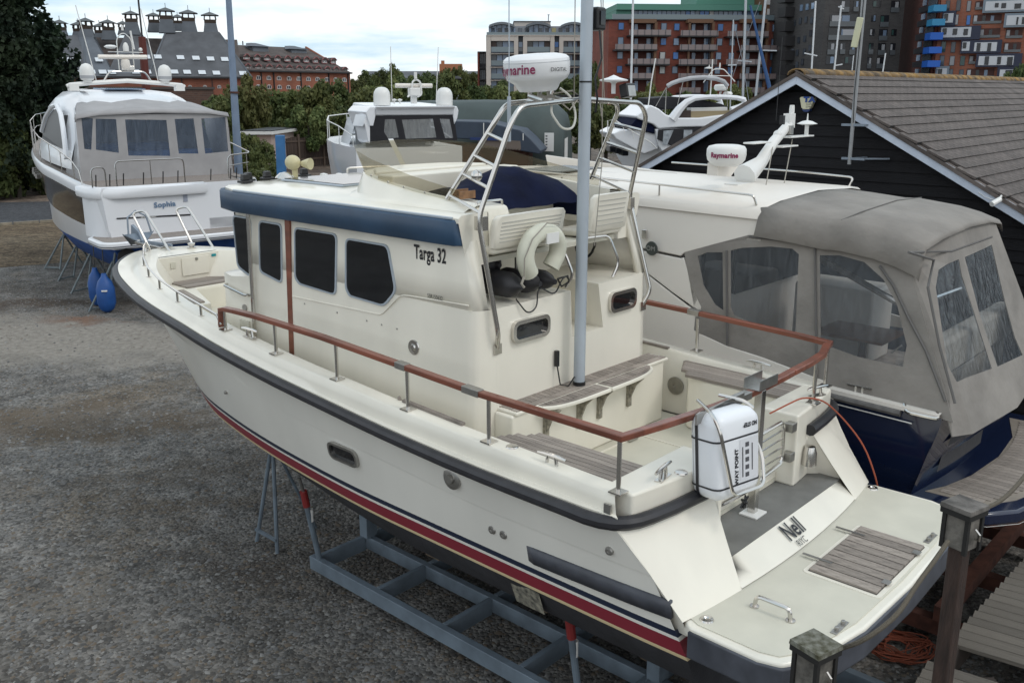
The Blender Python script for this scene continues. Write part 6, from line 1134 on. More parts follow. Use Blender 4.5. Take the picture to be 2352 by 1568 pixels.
MB().poly([Vector((bowx+s*Lh, 1.9-hbw(bowx+s*Lh), 2.76+.55*(1-s)**2)) for s in (0,.03,.08,.15,.25,.4,.6,1)]+[Vector((bowx+s*Lh, 1.9+hbw(bowx+s*Lh), 2.76+.55*(1-s)**2)) for s in (1,.6,.4,.25,.15,.08,.03)]).build('deck', PEARL, fy_)
def slab(name, q, m, y0, y1, bev=.06): MB().prism([r3(u,v,y0) for u, v in q], (0,y1-y0,0)).build(name, m, fy_, bevel=bev, seg=3)
slab('foredeck_coachroof', [(60,1440),(150,1395),(330,1400),(520,1440),(560,1600),(400,1660),(100,1500)], PEARL, .5, 3.3)
slab('flybridge_moulding', [(310,1250),(400,1190),(470,1130),(560,1170),(640,1235),(760,1270),(1000,1270),(1300,1230),(1500,1220),(1500,1340),(1200,1365),(800,1370),(560,1390),(500,1340),(330,1280)], PEARL, .2, 3.6)
slab('saloon', [(520,1390),(1500,1365),(1500,1700),(640,1700),(560,1560)], PEARL, .25, 3.55, .03)
slab('side_screen_cover', [(560,1395),(1500,1355),(1500,1620),(760,1600),(545,1500)], CANVB, .16, .24, .01)
for q in (((610,1410),(720,1400),(650,1560),(600,1560)),((830,1400),(920,1400),(915,1540),(820,1545)),((975,1400),(1090,1395),(1080,1480),(975,1500))): MB().poly([r3(u,v,.14) for u, v in q]).build('screen_window', mat('milky_window', (.3,.33,.36), .3, var=.3, vs=6), fy_)
slab('windscreen_cover', [(230,1385),(330,1270),(420,1280),(515,1370),(515,1440),(400,1410)], CANVN, .35, 3.4, .03)
slab('seat_back', [(905,1200),(1400,1190),(1400,1300),(905,1300)], mat('tan_upholstery', (.3,.24,.14), .7), .5, .9, .02); slab('seat_panel', [(780,1190),(905,1190),(905,1300),(790,1300)], mat('brown_seat', (.04,.025,.02), .6), .5, .9, .02); slab('seat_cushion', [(905,1165),(1300,1155),(1300,1200),(905,1205)], WPL, .6, 1.2, .02)
arcp = [r3(u,v,.3) for u, v in ((700,1290),(780,1180),(860,1100),(950,1060),(1100,1045),(1250,1045),(1400,1055),(1480,1075),(1495,1120),(1420,1170),(1340,1200))]
for dy in (0,3.0): MB().tube([p+Vector((0,dy,0)) for p in arcp], .09, 8, rs=[.2,.17,.13,.1,.09,.09,.09,.1,.13,.16,.18]).build('radar_arch', PEARL, fy_)
MB().beam(r3(1100,1045,.3), r3(1100,1045,3.3), .6, .1).build('arch_top', PEARL, fy_)
MB().tube([r3(u,v,.6) for u, v in ((650,930),(700,900),(780,870),(900,845),(1050,835),(1180,850),(1260,880),(1300,930))], .085, 8).build('rolled_bimini', mat('grey_roll', (.42,.43,.45), .8, var=.1, vs=3), fy_)
MB().tube([r3(640,945,.6),r3(630,1230,.6)], .02, 6).tube([r3(820,885,.6),r3(760,1140,.6)], .015, 6).tube([r3(640,945,.6),r3(520,1160,.6)], .012, 6).tube([r3(1290,940,.6),r3(1300,1150,.6)], .015, 6).tube([r3(650,950,.6),r3(540,1160,2.5)], .012, 6).build('bimini_frame', STEELD, fy_)
MB().prism([r3(u,v,1.2) for u, v in ((460,1060),(700,1040),(1000,1070),(1240,1120),(1330,1170),(900,1170),(640,1180),(520,1150))], (0,2.2,0)).build('dark_bimini_cover', CANVB, fy_, bevel=.05)
MB().lathe([(.2,-.12),(.27,-.05),(.27,.06),(.22,.12),(0,.14)], r3(1228,945,1.2), 18).build('radar_dome', WPL, fy_); MB().tube([r3(1228,985,1.2),r3(1215,1035,1.2)], .05, 6).build('radar_leg', STEELD, fy_); MB().lathe([(.15,-.08),(.2,0),(.15,.08),(0,.1)], r3(1302,1012,1.2), 14).build('small_dome', WPL, fy_)
MB().tube(arc([r3(1040,890,1),r3(1150,745,1),r3(1260,745,1),r3(1380,880,1)], 3, .1), .02, 6).tube([r3(1090,815,1),r3(1330,820,1)], .015, 6).tube([r3(1215,740,1),r3(1220,680,1)], .03, 6).tube([r3(1100,740,1),r3(1105,700,1)], .02, 6).lathe([(0,0),(.16,.02),(.16,.05),(0,.09)], r3(1097,745,1), 12).build('aerial_frame', WPL, fy_)
for q in (((440,1190),(480,880)),((480,880),(525,630)),((1115,1020),(1140,640))): MB().tube([r3(*q[0],.8),r3(*q[1],.8)], .025, 6).build('whip_aerial', WPL, fy_)
rl = MB(); 
for dy, q in ((.3,((10,1480),(10,1300),(80,1290),(300,1430),(480,1540),(540,1600))),(3.3,((80,1420),(160,1290),(260,1290),(440,1440)))): rl.tube([r3(u,v,dy) for u, v in q], .022, 6)
for u, v in ((60,1300),(170,1350),(270,1410),(380,1480)): rl.tube([r3(u,v,.3), r3(u+25,v+90,.3)], .015, 5)
rl.build('bow_rail', WPL, fy_)
for u, v in ((95,1620),(40,1600),(150,1640)): q = r3(u*2.3-120,v*1.0-60,.9)
for cu, cv in ((1215,1280),(1265,1292),(1320,1310)): a = FR.uv(*px('3',cu,cv), .55); MB().bx(a.x-.13,a.x+.13,a.y-.35,a.y+.4,a.z-.13,a.z+.13).build('hull_port', GLASS, fy_, bevel=.04)
MB().bx(0,8,1.2,2.6,.1,.9).build('keel_supports', RUST, fy_)
# =============== BUILDINGS ===============
def fr2(a, b):      # frame along a facade from point a to point b
    return Frame(a.x, a.y, math.atan2(b.y-a.y, b.x-a.x))
def rect(F, c, u0, v0, u1, v1, y=0.):
    if c: um, vm = px(c, (u0+u1)/2, (v0+v1)/2); a = px(c, u0, v0); b = px(c, u1, v1)
    else: um, vm = (u0+u1)/2, (v0+v1)/2; a = (u0, v0); b = (u1, v1)
    return F.uv(a[0], vm, y).x, F.uv(b[0], vm, y).x, F.uv(um, b[1], y).z, F.uv(um, a[1], y).z
def fb(name, F, c, u0, v0, u1, v1, y0, y1, m, parent, z0=None, label=None):
    x0, x1, za, zb = rect(F, c, u0, v0, u1, v1, y0)
    if z0 is not None: za = z0
    return block(name, m, parent, x0, x1, y0, y1, za, zb, label=label)
def brick_mat(name, col, col2, mortar, scale=1.0, var=.2):
    m = bpy.data.materials.new(name); m.use_nodes = True; t = m.node_tree; b = t.nodes['Principled BSDF']; b.inputs['Roughness'].default_value = .9
    g = N(t, 'ShaderNodeTexCoord'); geo = N(t, 'ShaderNodeNewGeometry'); s = N(t, 'ShaderNodeSeparateXYZ'); L(t, geo.outputs['Position'], s.inputs[0]); ad = N(t, 'ShaderNodeMath', operation='ADD'); L(t, s.outputs[0], ad.inputs[0]); L(t, s.outputs[1], ad.inputs[1])
    cb = N(t, 'ShaderNodeCombineXYZ'); L(t, ad.outputs[0], cb.inputs[0]); L(t, s.outputs[2], cb.inputs[1])
    br = N(t, 'ShaderNodeTexBrick'); br.inputs['Scale'].default_value = scale; br.inputs['Color1'].default_value = (*col,1); br.inputs['Color2'].default_value = (*col2,1); br.inputs['Mortar'].default_value = (*mortar,1); br.inputs['Mortar Size'].default_value = .012; br.inputs['Brick Width'].default_value = .45; br.inputs['Row Height'].default_value = .15; L(t, cb.outputs[0], br.inputs['Vector'])
    n = N(t, 'ShaderNodeTexNoise'); n.inputs['Scale'].default_value = .35; n.inputs['Detail'].default_value = 6; L(t, geo.outputs['Position'], n.inputs['Vector']); mr = N(t, 'ShaderNodeMapRange'); mr.inputs[1].default_value = .3; mr.inputs[2].default_value = .7; mr.inputs[3].default_value = 1-var; mr.inputs[4].default_value = 1+var; L(t, n.outputs[0], mr.inputs[0])
    vm = N(t, 'ShaderNodeVectorMath', operation='SCALE'); L(t, br.outputs[0], vm.inputs[0]); L(t, mr.outputs[0], vm.inputs['Scale']); L(t, vm.outputs[0], b.inputs['Base Color']); MATS[name] = m; return m
SLATE = mat('slate_roof', (.085,.09,.1), .8, var=.22, vs=.5, detail=8); SLATEB = mat('slate_blue', (.105,.12,.14), .75, var=.15, vs=.6); SLATED = mat('slate_brown', (.075,.06,.055), .85, var=.25, vs=.8, detail=8)
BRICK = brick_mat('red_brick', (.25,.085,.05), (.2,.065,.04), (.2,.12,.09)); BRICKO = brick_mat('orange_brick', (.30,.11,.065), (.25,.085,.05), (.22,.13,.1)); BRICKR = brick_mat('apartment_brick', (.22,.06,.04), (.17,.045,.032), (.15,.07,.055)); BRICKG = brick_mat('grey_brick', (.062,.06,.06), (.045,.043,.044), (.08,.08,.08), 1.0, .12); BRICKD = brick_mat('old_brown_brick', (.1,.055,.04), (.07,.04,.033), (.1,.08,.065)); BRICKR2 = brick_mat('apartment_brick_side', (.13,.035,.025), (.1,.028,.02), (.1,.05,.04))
WIN = mat('window_glass', (.05,.06,.075), .08, var=.4, vs=.5, rnd=.5); WINB = mat('sky_lit_window', (.18,.25,.36), .1, rnd=.3); WINBL = mat('blue_window', (.03,.14,.42), .15, rnd=.3); WFR = mat('white_frame', (.55,.54,.53), .5); PINK = mat('red_dormer_trim', (.26,.1,.1), .6); DARKP = mat('dark_pipe', (.02,.02,.022), .6)
LOUV = mat('brown_louvre', (.04,.028,.02), .8, var=.2, vs=3); COWL = mat('cowl_grey', (.09,.1,.105), .7)
# --- malthouse with kilns
A_ = P(*px('1',500,700), 132); B_ = P(*px('1',2290,708), 140); FA = fr2(A_, B_)
mh = thing('malthouse', 'old brick malthouse with steep slate roofs and rows of cowls', 'malthouse', FA, (15,0,0))
def f1(u, v, y=0.): return FA.uv(*px('1',u,v), y)
x0, x1 = f1(350,700).x, f1(2290,700).x; ze = f1(1500,697).z
MB().bx(x0,x1,0,26,0,ze).build('brick_wall', BRICK, mh, smooth=False)
def frustum(name, b0, b1, t0, t1, vb, vt, m, yf=-.3, yt_=8, yb=24):
    a = f1(b0,vb,yf); b = f1(b1,vb,yf); c = f1(t0,vt,yt_); d = f1(t1,vt,yt_)
    MB().hexa([(a.x,yf,a.z),(b.x,yf,b.z),(b.x,yb,b.z),(a.x,yb,a.z),(c.x,yt_,c.z),(d.x,yt_,d.z),(d.x,yt_+4,d.z),(c.x,yt_+4,c.z)]).build(name, m, mh, smooth=False)
a = f1(500,335,13); b = f1(1990,300,13); MB().prism([(x0,1.5,ze),(x0,25,ze),(x0,13,a.z)], (f1(2200,700).x-x0,0,0)).build('roof', SLATED, mh, smooth=False)
frustum('kiln_roof', 330,830,560,700,700,322,SLATE, -.3, 8); frustum('kiln_roof', 480,1040,705,835,699,322,SLATEB, -.32, 8.3); frustum('kiln_roof', 960,1500,1140,1275,698,298,SLATE, -.34, 8.1); frustum('kiln_roof', 1340,2290,1500,1985,703,290,SLATE, -.36, 8.4)
[MB().tube(q_, .12, 4).build('roof_hip', SLATEB, mh) for q_ in ([f1(1335,700,-.5), f1(1500,292,8.2)],[f1(2288,705,-.5), f1(1990,300,8.2)],[f1(770,335,8), f1(760,700,-.5)])]
MB().beam(f1(350,698,-.5), f1(2290,706,-.5), .3, .25).build('gutter', DARKP, mh)
for (u, v, vb, k, y) in ((1185,125,300,.95,8.5),(1390,140,275,.85,13),(1500,95,282,1.0,9),(1608,155,262,.72,16),(1705,115,295,1.0,10),(1900,135,312,.95,10),(775,188,325,.95,9),(705,222,322,.8,14),(900,237,330,.8,14),(977,203,345,.92,10),(540,205,330,.9,10),(1112,215,300,.7,16)):
    F_c = lambda uu, vv: FA.uv(*px('1',uu,vv), y); cx = F_c(u,v).x; hw = (F_c(u+85*k,v).x-cx); z_ = lambda vv: F_c(u,vv).z; cw = None
    zp, ze_, z1, z2, zb = z_(v-8*k), z_(v+10*k), z_(v+50*k), z_(v+84*k), z_(vb+20)
    w1, w2, w3 = hw*.58, hw*.66, hw*.9
    t = MB().hexa([(cx-w3,y-w3,zb),(cx+w3,y-w3,zb),(cx+w3,y+w3,zb),(cx-w3,y+w3,zb),(cx-w2,y-w2,z2),(cx+w2,y-w2,z2),(cx+w2,y+w2,z2),(cx-w2,y+w2,z2)]).build('cowl_tower', SLATEB, mh, smooth=False)
    MB().bx(cx-w2*1.02,cx+w2*1.02,y-w2*1.02,y+w2*1.02,z2,z1).build('louvre', LOUV, t)
    p = MB()
    for a_, b_ in ((-1,-1),(1,-1),(-1,1),(1,1),(0,-1),(0,1)): p.beam((cx+a_*w2,y+b_*w2,z1),(cx+a_*w1,y+b_*w1,ze_),.16,.16,(1,0,0))
    p.build('cowl_post', LOUV, t)
    MB().hexa([(cx-hw,y-hw,ze_),(cx+hw,y-hw,ze_),(cx+hw,y+hw,ze_),(cx-hw,y+hw,ze_),(cx-.1,y-.1,zp+.25),(cx+.1,y-.1,zp+.25),(cx+.1,y+.1,zp+.25),(cx-.1,y+.1,zp+.25)]).bx(cx-.04,cx+.04,y-.04,y+.04,zp,zp+.9*k).build('cowl_cap', COWL, t, smooth=False)
def rfp(u, v):      # point on the right-hand slope surface
    y = 4
    for _ in range(5):
        p = f1(u, v, y); za, zb_ = f1(1500,703,-.36).z, f1(1500,290,8.4).z; y = -.36+8.76*(p.z-za)/(zb_-za)
    return p
for u, v in ((1645,525),(1785,530),(1917,537),(2045,541),(1440,519),(1337,520),(908,545),(705,540),(618,545),(1590,655),(1705,657),(1840,660),(1970,665),(1240,655),(1345,655),(1025,658),(942,656),(840,655),(695,655),(2210,668)):
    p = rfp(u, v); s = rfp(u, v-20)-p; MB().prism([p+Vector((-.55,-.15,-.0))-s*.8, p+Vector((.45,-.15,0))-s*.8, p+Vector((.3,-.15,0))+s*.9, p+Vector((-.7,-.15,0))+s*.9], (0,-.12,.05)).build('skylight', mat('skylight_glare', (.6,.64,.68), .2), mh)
def arched(F, c, u, v, w_, h_, parent, y=0., frame=WFR, glass=WIN):
    x0, x1, za, zb = rect(F, c, u-w_/2, v-h_/2, u+w_/2, v+h_/2, y); r = (x1-x0)/2; xm = (x0+x1)/2
    o = [(x0,za),(x1,za),(x1,zb-r*.6)]+[(xm+r*math.cos(R(a)), zb-r*.6+r*.6*math.sin(R(a))) for a in (30,60,90,120,150)]+[(x0,zb-r*.6)]
    f = MB().prism([(x,y-.06,z) for x, z in o], (0,.06,0)).build('window', frame, parent, smooth=False)
    for sx0, sx1 in ((x0+.13*r*2, xm-.06*r*2),(xm+.06*r*2, x1-.13*r*2)): block('pane', glass, f, sx0, sx1, y-.09, y-.06, za+.15*(zb-za), zb-.2*(zb-za))
    return f
for u in (1722,1858,1987): arched(FA,'1',u,788,34,30,mh)
for u in (1925,1650,2125): fb('drain_pipe', FA, '1', u-4, 705, u+4, 850, -.2, 0, DARKP, mh)
for u in (1777,2080): fb('brick_pilaster', FA, '1', u-8, 702, u+8, 900, -.12, 0, BRICK, mh)
# --- second malthouse with dormers
A_ = P(*px('2',150,600), 152); B_ = P(*px('2',1190,635), 172); FD = fr2(A_, B_)
m2_ = thing('malthouse', 'long red-brick malthouse with two rows of red-trimmed dormers in its brown roof', 'malthouse', FD, (15,0,0))
def f2(u, v, y=0.): return FD.uv(*px('2',u,v), y)
xa, xb = f2(60,600).x, f2(1186,640).x; ze2 = f2(700,618).z; zr2 = f2(560,405,12).z
MB().bx(xa,xb,0,25,0,ze2).build('brick_wall', BRICKO, m2_, smooth=False)
MB().prism([(xa,-.4,ze2),(xa,24.4,ze2),(xa,12,zr2)], (xb-xa,0,0)).build('roof', SLATED, m2_, smooth=False)
MB().prism([(xb,-.3,ze2-.2),(xb,12,zr2+.3),(xb,12,zr2-.2),(xb,.4,ze2-.2)], (.35,0,0)).build('gable_coping', BRICKO, m2_, smooth=False)
MB().beam((xa,-.5,ze2-.05),(xb,-.5,ze2-.05),.3,.22).build('gutter', DARKP, m2_)
rz = lambda y: ze2+(zr2-ze2)*(y+.4)/9.4
for row, us, dy, w_, h_ in ((0,[(292,493),(382,496),(470,500),(558,505),(645,509),(728,513),(808,517),(888,521),(965,524),(1040,528)],2.9,46,52),(1,[(300,574),(392,577),(484,580),(570,584),(657,588),(742,591),(826,594),(908,596),(986,599),(1062,602),(1138,605)],.7,44,50)):
    for u, v in us:
        yy = dy*1.35-.3; x0, x1, za, zb = rect(FD, '2', u-w_/2, v-h_/2, u+w_/2, v+h_/2, yy); xm = (x0+x1)/2; yb = yy+(zb-za)*1.25
        d = MB().bx(x0+.05,x1-.05,yy,yb,za,zb-.35).build('dormer', SLATED, m2_, smooth=False)
        MB().prism([(x0-.05,yy-.2,zb-.45),(x1+.05,yy-.2,zb-.45),(x1-.2,yy-.2,zb-.05),(xm,yy-.2,zb+.08),(x0+.2,yy-.2,zb-.05)], (0,yb-yy+.2,0)).build('dormer_roof', SLATED, d, smooth=False)
        MB().beam((x0-.1,yy-.22,zb-.4),(x0+.4,yy-.22,zb-.0),.14,.14).beam((x1+.1,yy-.22,zb-.4),(x1-.4,yy-.22,zb-.0),.14,.14).beam((x0+.35,yy-.22,zb+.0),(x1-.35,yy-.22,zb+.0),.14,.14).build('dormer_edge', PINK, d)
        MB().bx(x0,x0+.12,yy-.05,yy+.1,za,zb-.4).bx(x1-.12,x1,yy-.05,yy+.1,za,zb-.4).bx(x0,x1,yy-.06,yy+.1,za,za+.12).build('dormer_trim', PINK, d)
        wz = block('window', WFR, d, xm-.62, xm+.62, yy-.04, yy-.0, za+.15, zb-.5); 
        for s_ in (-1,1): block('pane', WIN, wz, xm+s_*.33-.2, xm+s_*.33+.2, yy-.07, yy-.04, za+.3, zb-.65) if False else block('pane', WIN, d, xm+s_*.33-.2, xm+s_*.33+.2, yy-.07, yy-.04, za+.3, zb-.65)
for us, v0 in (([395,485,573,659,743,826,905,985,1062,1135],675),([300,395,488,577,655,740,825],751)):
    for u in us: arched(FD,'2',u,v0+(u-600)*.025,38,36,m2_)
for u in (430,537,770,1010,1175): fb('drain_pipe', FD, '2', u-3, 625, u+3, 860, -.2, 0, DARKP, m2_)
for (u0,u1,v0,v1) in ((335,470,377,425),(670,800,402,448),(60,190,345,400)):
    a = f2(u0,v1,9.5); b = f2(u1,v1,9.5); t = f2((u0+u1)/2,v0,9.5); MB().hexa([(a.x,9,a.z-.4),(b.x,9,a.z-.4),(b.x,13,a.z-.4),(a.x,13,a.z-.4),(a.x,9.2,t.z-.4),(b.x,9.2,t.z-.4),(b.x,13,t.z-.4),(a.x,13,t.z-.4)]).prism([(a.x-.5,8.8,t.z-.5),(b.x+.4,8.8,t.z-.5),(b.x-1.2,11,t.z+.15),(a.x+1.2,11,t.z+.15)], (0,1.5,-.0)).build('roof_vent', SLATEB, m2_, smooth=False)
for u in (215,265): fb('flue', FD, '2', u-2, 355, u+2, 390, 11.8, 12.0, DARKP, m2_)
# --- old brick wall behind Sophia
A_ = P(*px('1',300,800), 70); B_ = P(*px('1',1940,812), 78); FW = fr2(A_, B_); x1w = FW.uv(*px('1',1940,900)).x; zw = FW.uv(*px('1',1500,812)).z
bw = thing('brick_wall', 'old dark brown brick wall with stone coping behind Sophia', 'wall', FW, (5,0,0)); MB().bx(-6,x1w,0,.6,0,zw).build('wall_face', BRICKD, bw, smooth=False); MB().bx(-6,x1w+.1,-.1,.7,zw,zw+.2).bx(-6,x1w,-.08,0,zw-1.6,zw-1.4).build('coping', mat('dark_coping', (.07,.06,.055), .9), bw)
# --- brown flats and white flats
A_ = P(*px('N2',650,520), 150); FE = Frame(A_.x, A_.y, 0); e_ = thing('apartment_block', 'narrow dark block with red edge and balconies, left of the white flats', 'building', FE, (2,0,0))
fb('wall', FE, 'N2', 672, 515, 760, 1040, 1.2, 12, mat('dark_panel', (.03,.03,.035), .5), e_, z0=0); fb('red_edge', FE, 'N2', 652, 508, 672, 1040, 0, 12, BRICKR, e_, z0=0); fb('roof_slab', FE, 'N2', 652, 505, 750, 516, -.1, 12, DARKP, e_)
for v in (690,820): fb('balcony_slab', FE, 'N2', 672, v-8, 748, v+5, -.3, 1.2, DARKP, e_)
for v in (520,700,830):
    for u in (682,702,722): fb('window', FE, 'N2', u, v+10, u+14, v+120, 1.15, 1.2, WIN, e_)
A_ = P(*px('N2',750,325), 146); FW2 = Frame(A_.x, A_.y, R(1)); wf = thing('apartment_block', 'white five-storey flats with three curved roofs behind the cream radar dome', 'building', FW2, (10,0,0))
CRM = mat('cream_render', (.5,.46,.42), .8, var=.05, vs=.3); NAV = mat('dark_blue_frame', (.03,.04,.055), .4); GRN = mat('balcony_glass', (.14,.18,.2), .12, rnd=.2); GREYP = mat('grey_panel', (.22,.24,.27), .5)
def w2(name, u0, v0, u1, v1, y0, y1, m, **k): return fb(name, FW2, 'N2', u0, v0, u1, v1, y0, y1, m, wf, **k)
w2('core_wall', 752, 330, 1850, 1200, .9, 14, NAV, z0=0)
for u0, u1 in ((748,800),(1055,1102),(1155,1200),(1455,1500),(1553,1598),(1808,1850)): w2('pier', u0, 325, u1, 1200, 0, .9, CRM, z0=0)
for u0, u1 in ((800,1055),(1200,1455),(1598,1808)):
    w2('parapet_panel', u0, 325, u1, 388, 0, .9, CRM)
    for v in (388,538,683,828):
        w2('spandrel', u0, v+134, u1, v+148, 0, .9, CRM) ; w2('balcony_slab', u0, v+122, u1, v+134, -.15, .85, NAV)
        w2('balcony_glass', u0+3, v+66, u1-3, v+122, .12, .18, GRN)
        nn = 4; wd = (u1-u0)/nn
        for i in range(nn): w2('window', u0+i*wd+4, v+8, u0+(i+1)*wd-4, v+120, .8, .88, (WINB,WINB,mat('brown_interior',(.06,.03,.025),.4),WIN)[(i+int(v/145)+(u0 > 1100)) % 4])
for u0, u1 in ((1102,1155),(1500,1553)):
    for v in (395,540,685,830): w2('stair_window', u0+6, v+5, u1-6, v+62, .82, .88, WINBL if (u0 > 1400 and v == 395) else WINB); w2('panel', u0+4, v+66, u1-4, v+110, .82, .88, GREYP)
w2('terrace_slab', 748, 322, 1850, 331, -.1, 2, CRM); w2('terrace_glass', 752, 292, 1850, 322, .1, .15, GRN)
w2('setback_wall', 775, 225, 1850, 325, 2.2, 13, GREYP)
w2('penthouse', 1058, 172, 1460, 235, 5, 12, CRM); w2('penthouse_roof', 1050, 168, 1465, 176, 4.8, 12.2, DARKP)
for u0, u1 in ((780,1060),(1190,1462),(1580,1850)):
    a, b, z0_, z1_ = rect(FW2,'N2',u0,178,u1,225,1.4); z0_ -= .2; pts = [(a+(b-a)*i/10, z0_+(z1_-z0_)*math.sin(math.pi*(.12+.76*i/10))**.8) for i in range(11)]
    MB().prism([(x,1.2,z) for x, z in pts]+[(x,1.2,z-.35) for x, z in pts[::-1]], (0,6,0)).build('curved_roof', mat('lead_roof', (.13,.15,.17), .5), wf); MB().prism([(x,2.1,z-.4) for x, z in pts]+[(b,2.1,z0_-4),(a,2.1,z0_-4)], (0,.08,0)).build('gable_glazing', WINB, wf, smooth=False)
    for i in range(5): uu = u0+30+i*(u1-u0-60)/4; w2('mullion', uu-3, 205, uu+3, 300, 2.0, 2.1, NAV)
for i in range(14): u = 800+i*75; w2('terrace_window', u, 245, u+45, 318, 2.1, 2.18, (WIN,WINB,mat('yellow_panel',(.3,.28,.15),.6))[0 if i % 3 else 1 if i != 9 else 2])
MB().tube([FW2.uv(*px('N2',1435,170),6), FW2.uv(*px('N2',1438,95),6)], .08, 5).tube([FW2.uv(*px('N2',1425,100),6), FW2.uv(*px('N2',1450,100),6)], .05, 4).build('roof_aerial', GREYP, wf)
# --- red flats
A_ = P(*px('N3',0,230), 122); B_ = P(*px('N3',1900,230), 124); FX = fr2(A_, B_); rf_ = thing('apartment_block', 'red-brick flats with glass balconies, brown frames and a green roof storey', 'building', FX, (20,0,0))
def w3(name, u0, v0, u1, v1, y0, y1, m, **k): return fb(name, FX, 'N3', u0, v0, u1, v1, y0, y1, m, rf_, **k)
BRN = mat('brown_cladding', (.12,.06,.03), .6, var=.1, vs=.5); GRNC = mat('green_copper', (.08,.22,.17), .7, var=.08, vs=.4); GLP = mat('pink_balcony_glass', (.2,.16,.16), .15, rnd=.15)
xl, xr, _, zt3 = rect(FX,'N3',20,222,1885,600)
MB().prism([(xl,0,0),(xr,0,0),(xr,16,0),(FX.uv(*px('N3',-75,300),8).x,16,0),(FX.uv(*px('N3',-75,300),6).x,6,0)], (0,0,zt3)).build('brick_wall', BRICKR, rf_, smooth=False)
w3('roof_slab', -10, 213, 1905, 224, -.3, 15, DARKP); w3('terrace_glass', 60, 160, 1890, 213, .0, .06, GRN)
w3('green_fascia', 110, 48, 1680, 112, 2.0, 14, GRNC); w3('green_roof_box', 968, -80, 1660, 50, 5, 13, GRNC); w3('green_end_wall', 100, 95, 262, 212, 2.6, 12, GRNC)
w3('glazing_back', 262, 108, 1690, 213, 3.0, 12, NAV)
for i in range(27):
    u = 290+i*51; w3('terrace_window', u, 112, u+43, 195, 2.9, 2.98, WINBL if i in (11,14,15) else (WFR if i == 16 else WINB))
w3('brown_tower', 1685, -80, 1905, 222, 1.5, 12, BRN)
for u, v in ((1745,130),(1850,125),(1745,20),(1860,10),(1950,250)): w3('window', u-18, v-32, u+18, v+32, 1.4, 1.5, WINB if u > 1760 else WFR)
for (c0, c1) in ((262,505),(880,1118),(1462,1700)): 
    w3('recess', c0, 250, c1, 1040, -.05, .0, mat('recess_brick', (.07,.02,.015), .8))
    w3('brown_lintel', c0-5, 207, c1+32, 250, -1.3, 0, BRN); w3('brown_column', c1-0, 240, c1+28, 1040, -1.3, -.9, BRN, z0=0)
    if c0 > 600: w3('brown_column', c0-12, 240, c0+10, 1040, -1.3, -.9, BRN, z0=0)
    for r, v in enumerate((258,415,568,720,870)):
        for du, ww, m in ((35,36,WINB),(165,45,WINB),(215,18,mat('dark_door',(.02,.02,.03),.3))): w3('balcony_door', c0+du, v+4, c0+du+ww, v+118, -.12, -.05, m)
for u0, u1, v in ((240,695,378),(795,1205,385),(1300,1745,392),(90,545,533),(785,1195,538),(1440,1885,545),(225,680,690),(775,1190,695),(1285,1685,695),(245,500,845),(770,1100,848),(1430,1860,850),(780,1010,1000),(1480,1700,1000)):
    w3('balcony_slab', u0, v, u1, v+16, -1.7, 0, DARKP); w3('balcony_glass', u0+2, v-56, u1-2, v, -1.7, -1.64, GLP)
    for uu in range(int(u0)+20, int(u1)-10, 75): w3('balcony_post', uu-2, v-60, uu+2, v, -1.76, -1.7, NAV)
wl_ = [(155,285,1),(615,290,0),(755,293,1),(1225,298,1),(1375,300,0),(1812,305,0),(150,442,0),(610,450,1),(748,452,0),(1215,455,0),(1350,455,0),(1800,460,0),(143,598,0),(600,600,2),(742,602,1),(1203,605,0),(1340,607,0),(1788,612,0),(137,750,1),(597,757,2),(733,755,0),(1190,760,0),(1330,760,1),(1780,760,1),(1770,910,0),(1430,905,0)]
for u, v, k in wl_:
    f = w3('window_frame', u-31, v-40, u+31, v+40, -.08, .0, NAV); w3('window', u-25, v-34, u+25, v+34, -.14, -.08, (WINB,WINBL,mat('pale_window',(.5,.52,.52),.3))[k])
# --- grey tower
A_ = P(*px('N4',200,500), 112); B_ = P(*px('N4',1040,500), 112.5); FT_ = fr2(A_, B_); gt_ = thing('apartment_tower', 'dark grey brick tower block with recessed dark balconies', 'tower', FT_, (8,0,0))
def w4(name, u0, v0, u1, v1, y0, y1, m, c='N4', **k): return fb(name, FT_, c, u0, v0, u1, v1, y0, y1, m, gt_, **k)
xa4 = FT_.uv(*px('N4',200,400)).x; xb4 = FT_.uv(*px('N4',1042,400)).x; xc4 = FT_.uv(*px('N3',1900,600), 9).x
MB().prism([(xa4,0,0),(xb4,0,0),(xb4,14,0),(xc4-2,22,0),(xc4,9,0)], (0,0,26)).build('brick_wall', BRICKG, gt_, smooth=False)
DKW = mat('dark_opening', (.012,.013,.017), .15, rnd=.3); CURT = mat('curtain', (.33,.34,.36), .6, rnd=.3); GGL = mat('green_glass', (.03,.07,.065), .1)
for i, q in enumerate(((395,5,485,130),(530,5,585,125),(735,10,825,80),(930,10,1020,135),(275,155,570,285),(720,160,770,235),(815,165,905,290),(260,305,570,430),(705,310,755,385),(800,315,890,435),(935,315,990,385),(250,455,330,585),(385,460,440,580),(485,458,545,585),(690,460,740,585),(790,465,870,590),(920,465,975,590),(235,600,330,690),(435,605,520,685),(675,610,720,735),(775,610,850,735),(660,760,945,830))):
    o = w4('opening', *q, -.05, 0, DKW); u0, v0, u1, v1 = q; W_ = u1-u0; H_ = v1-v0
    w4('window', u0+W_*(.5 if i % 2 else .08), v0+H_*.1, u0+W_*(.88 if i % 2 else .42), v1-H_*.12, -.1, -.05, (CURT,WINB,GGL,CURT)[i % 4])
    if H_ > 100: w4('balcony_glass', u0, v1-H_*.42, u1, v1, -.16, -.12, mat('grey_balcony_glass', (.09,.1,.11), .15))
    if W_ > 200: w4('window', u0+W_*.45, v0+H_*.1, u0+W_*.72, v1-H_*.3, -.1, -.05, WINB)
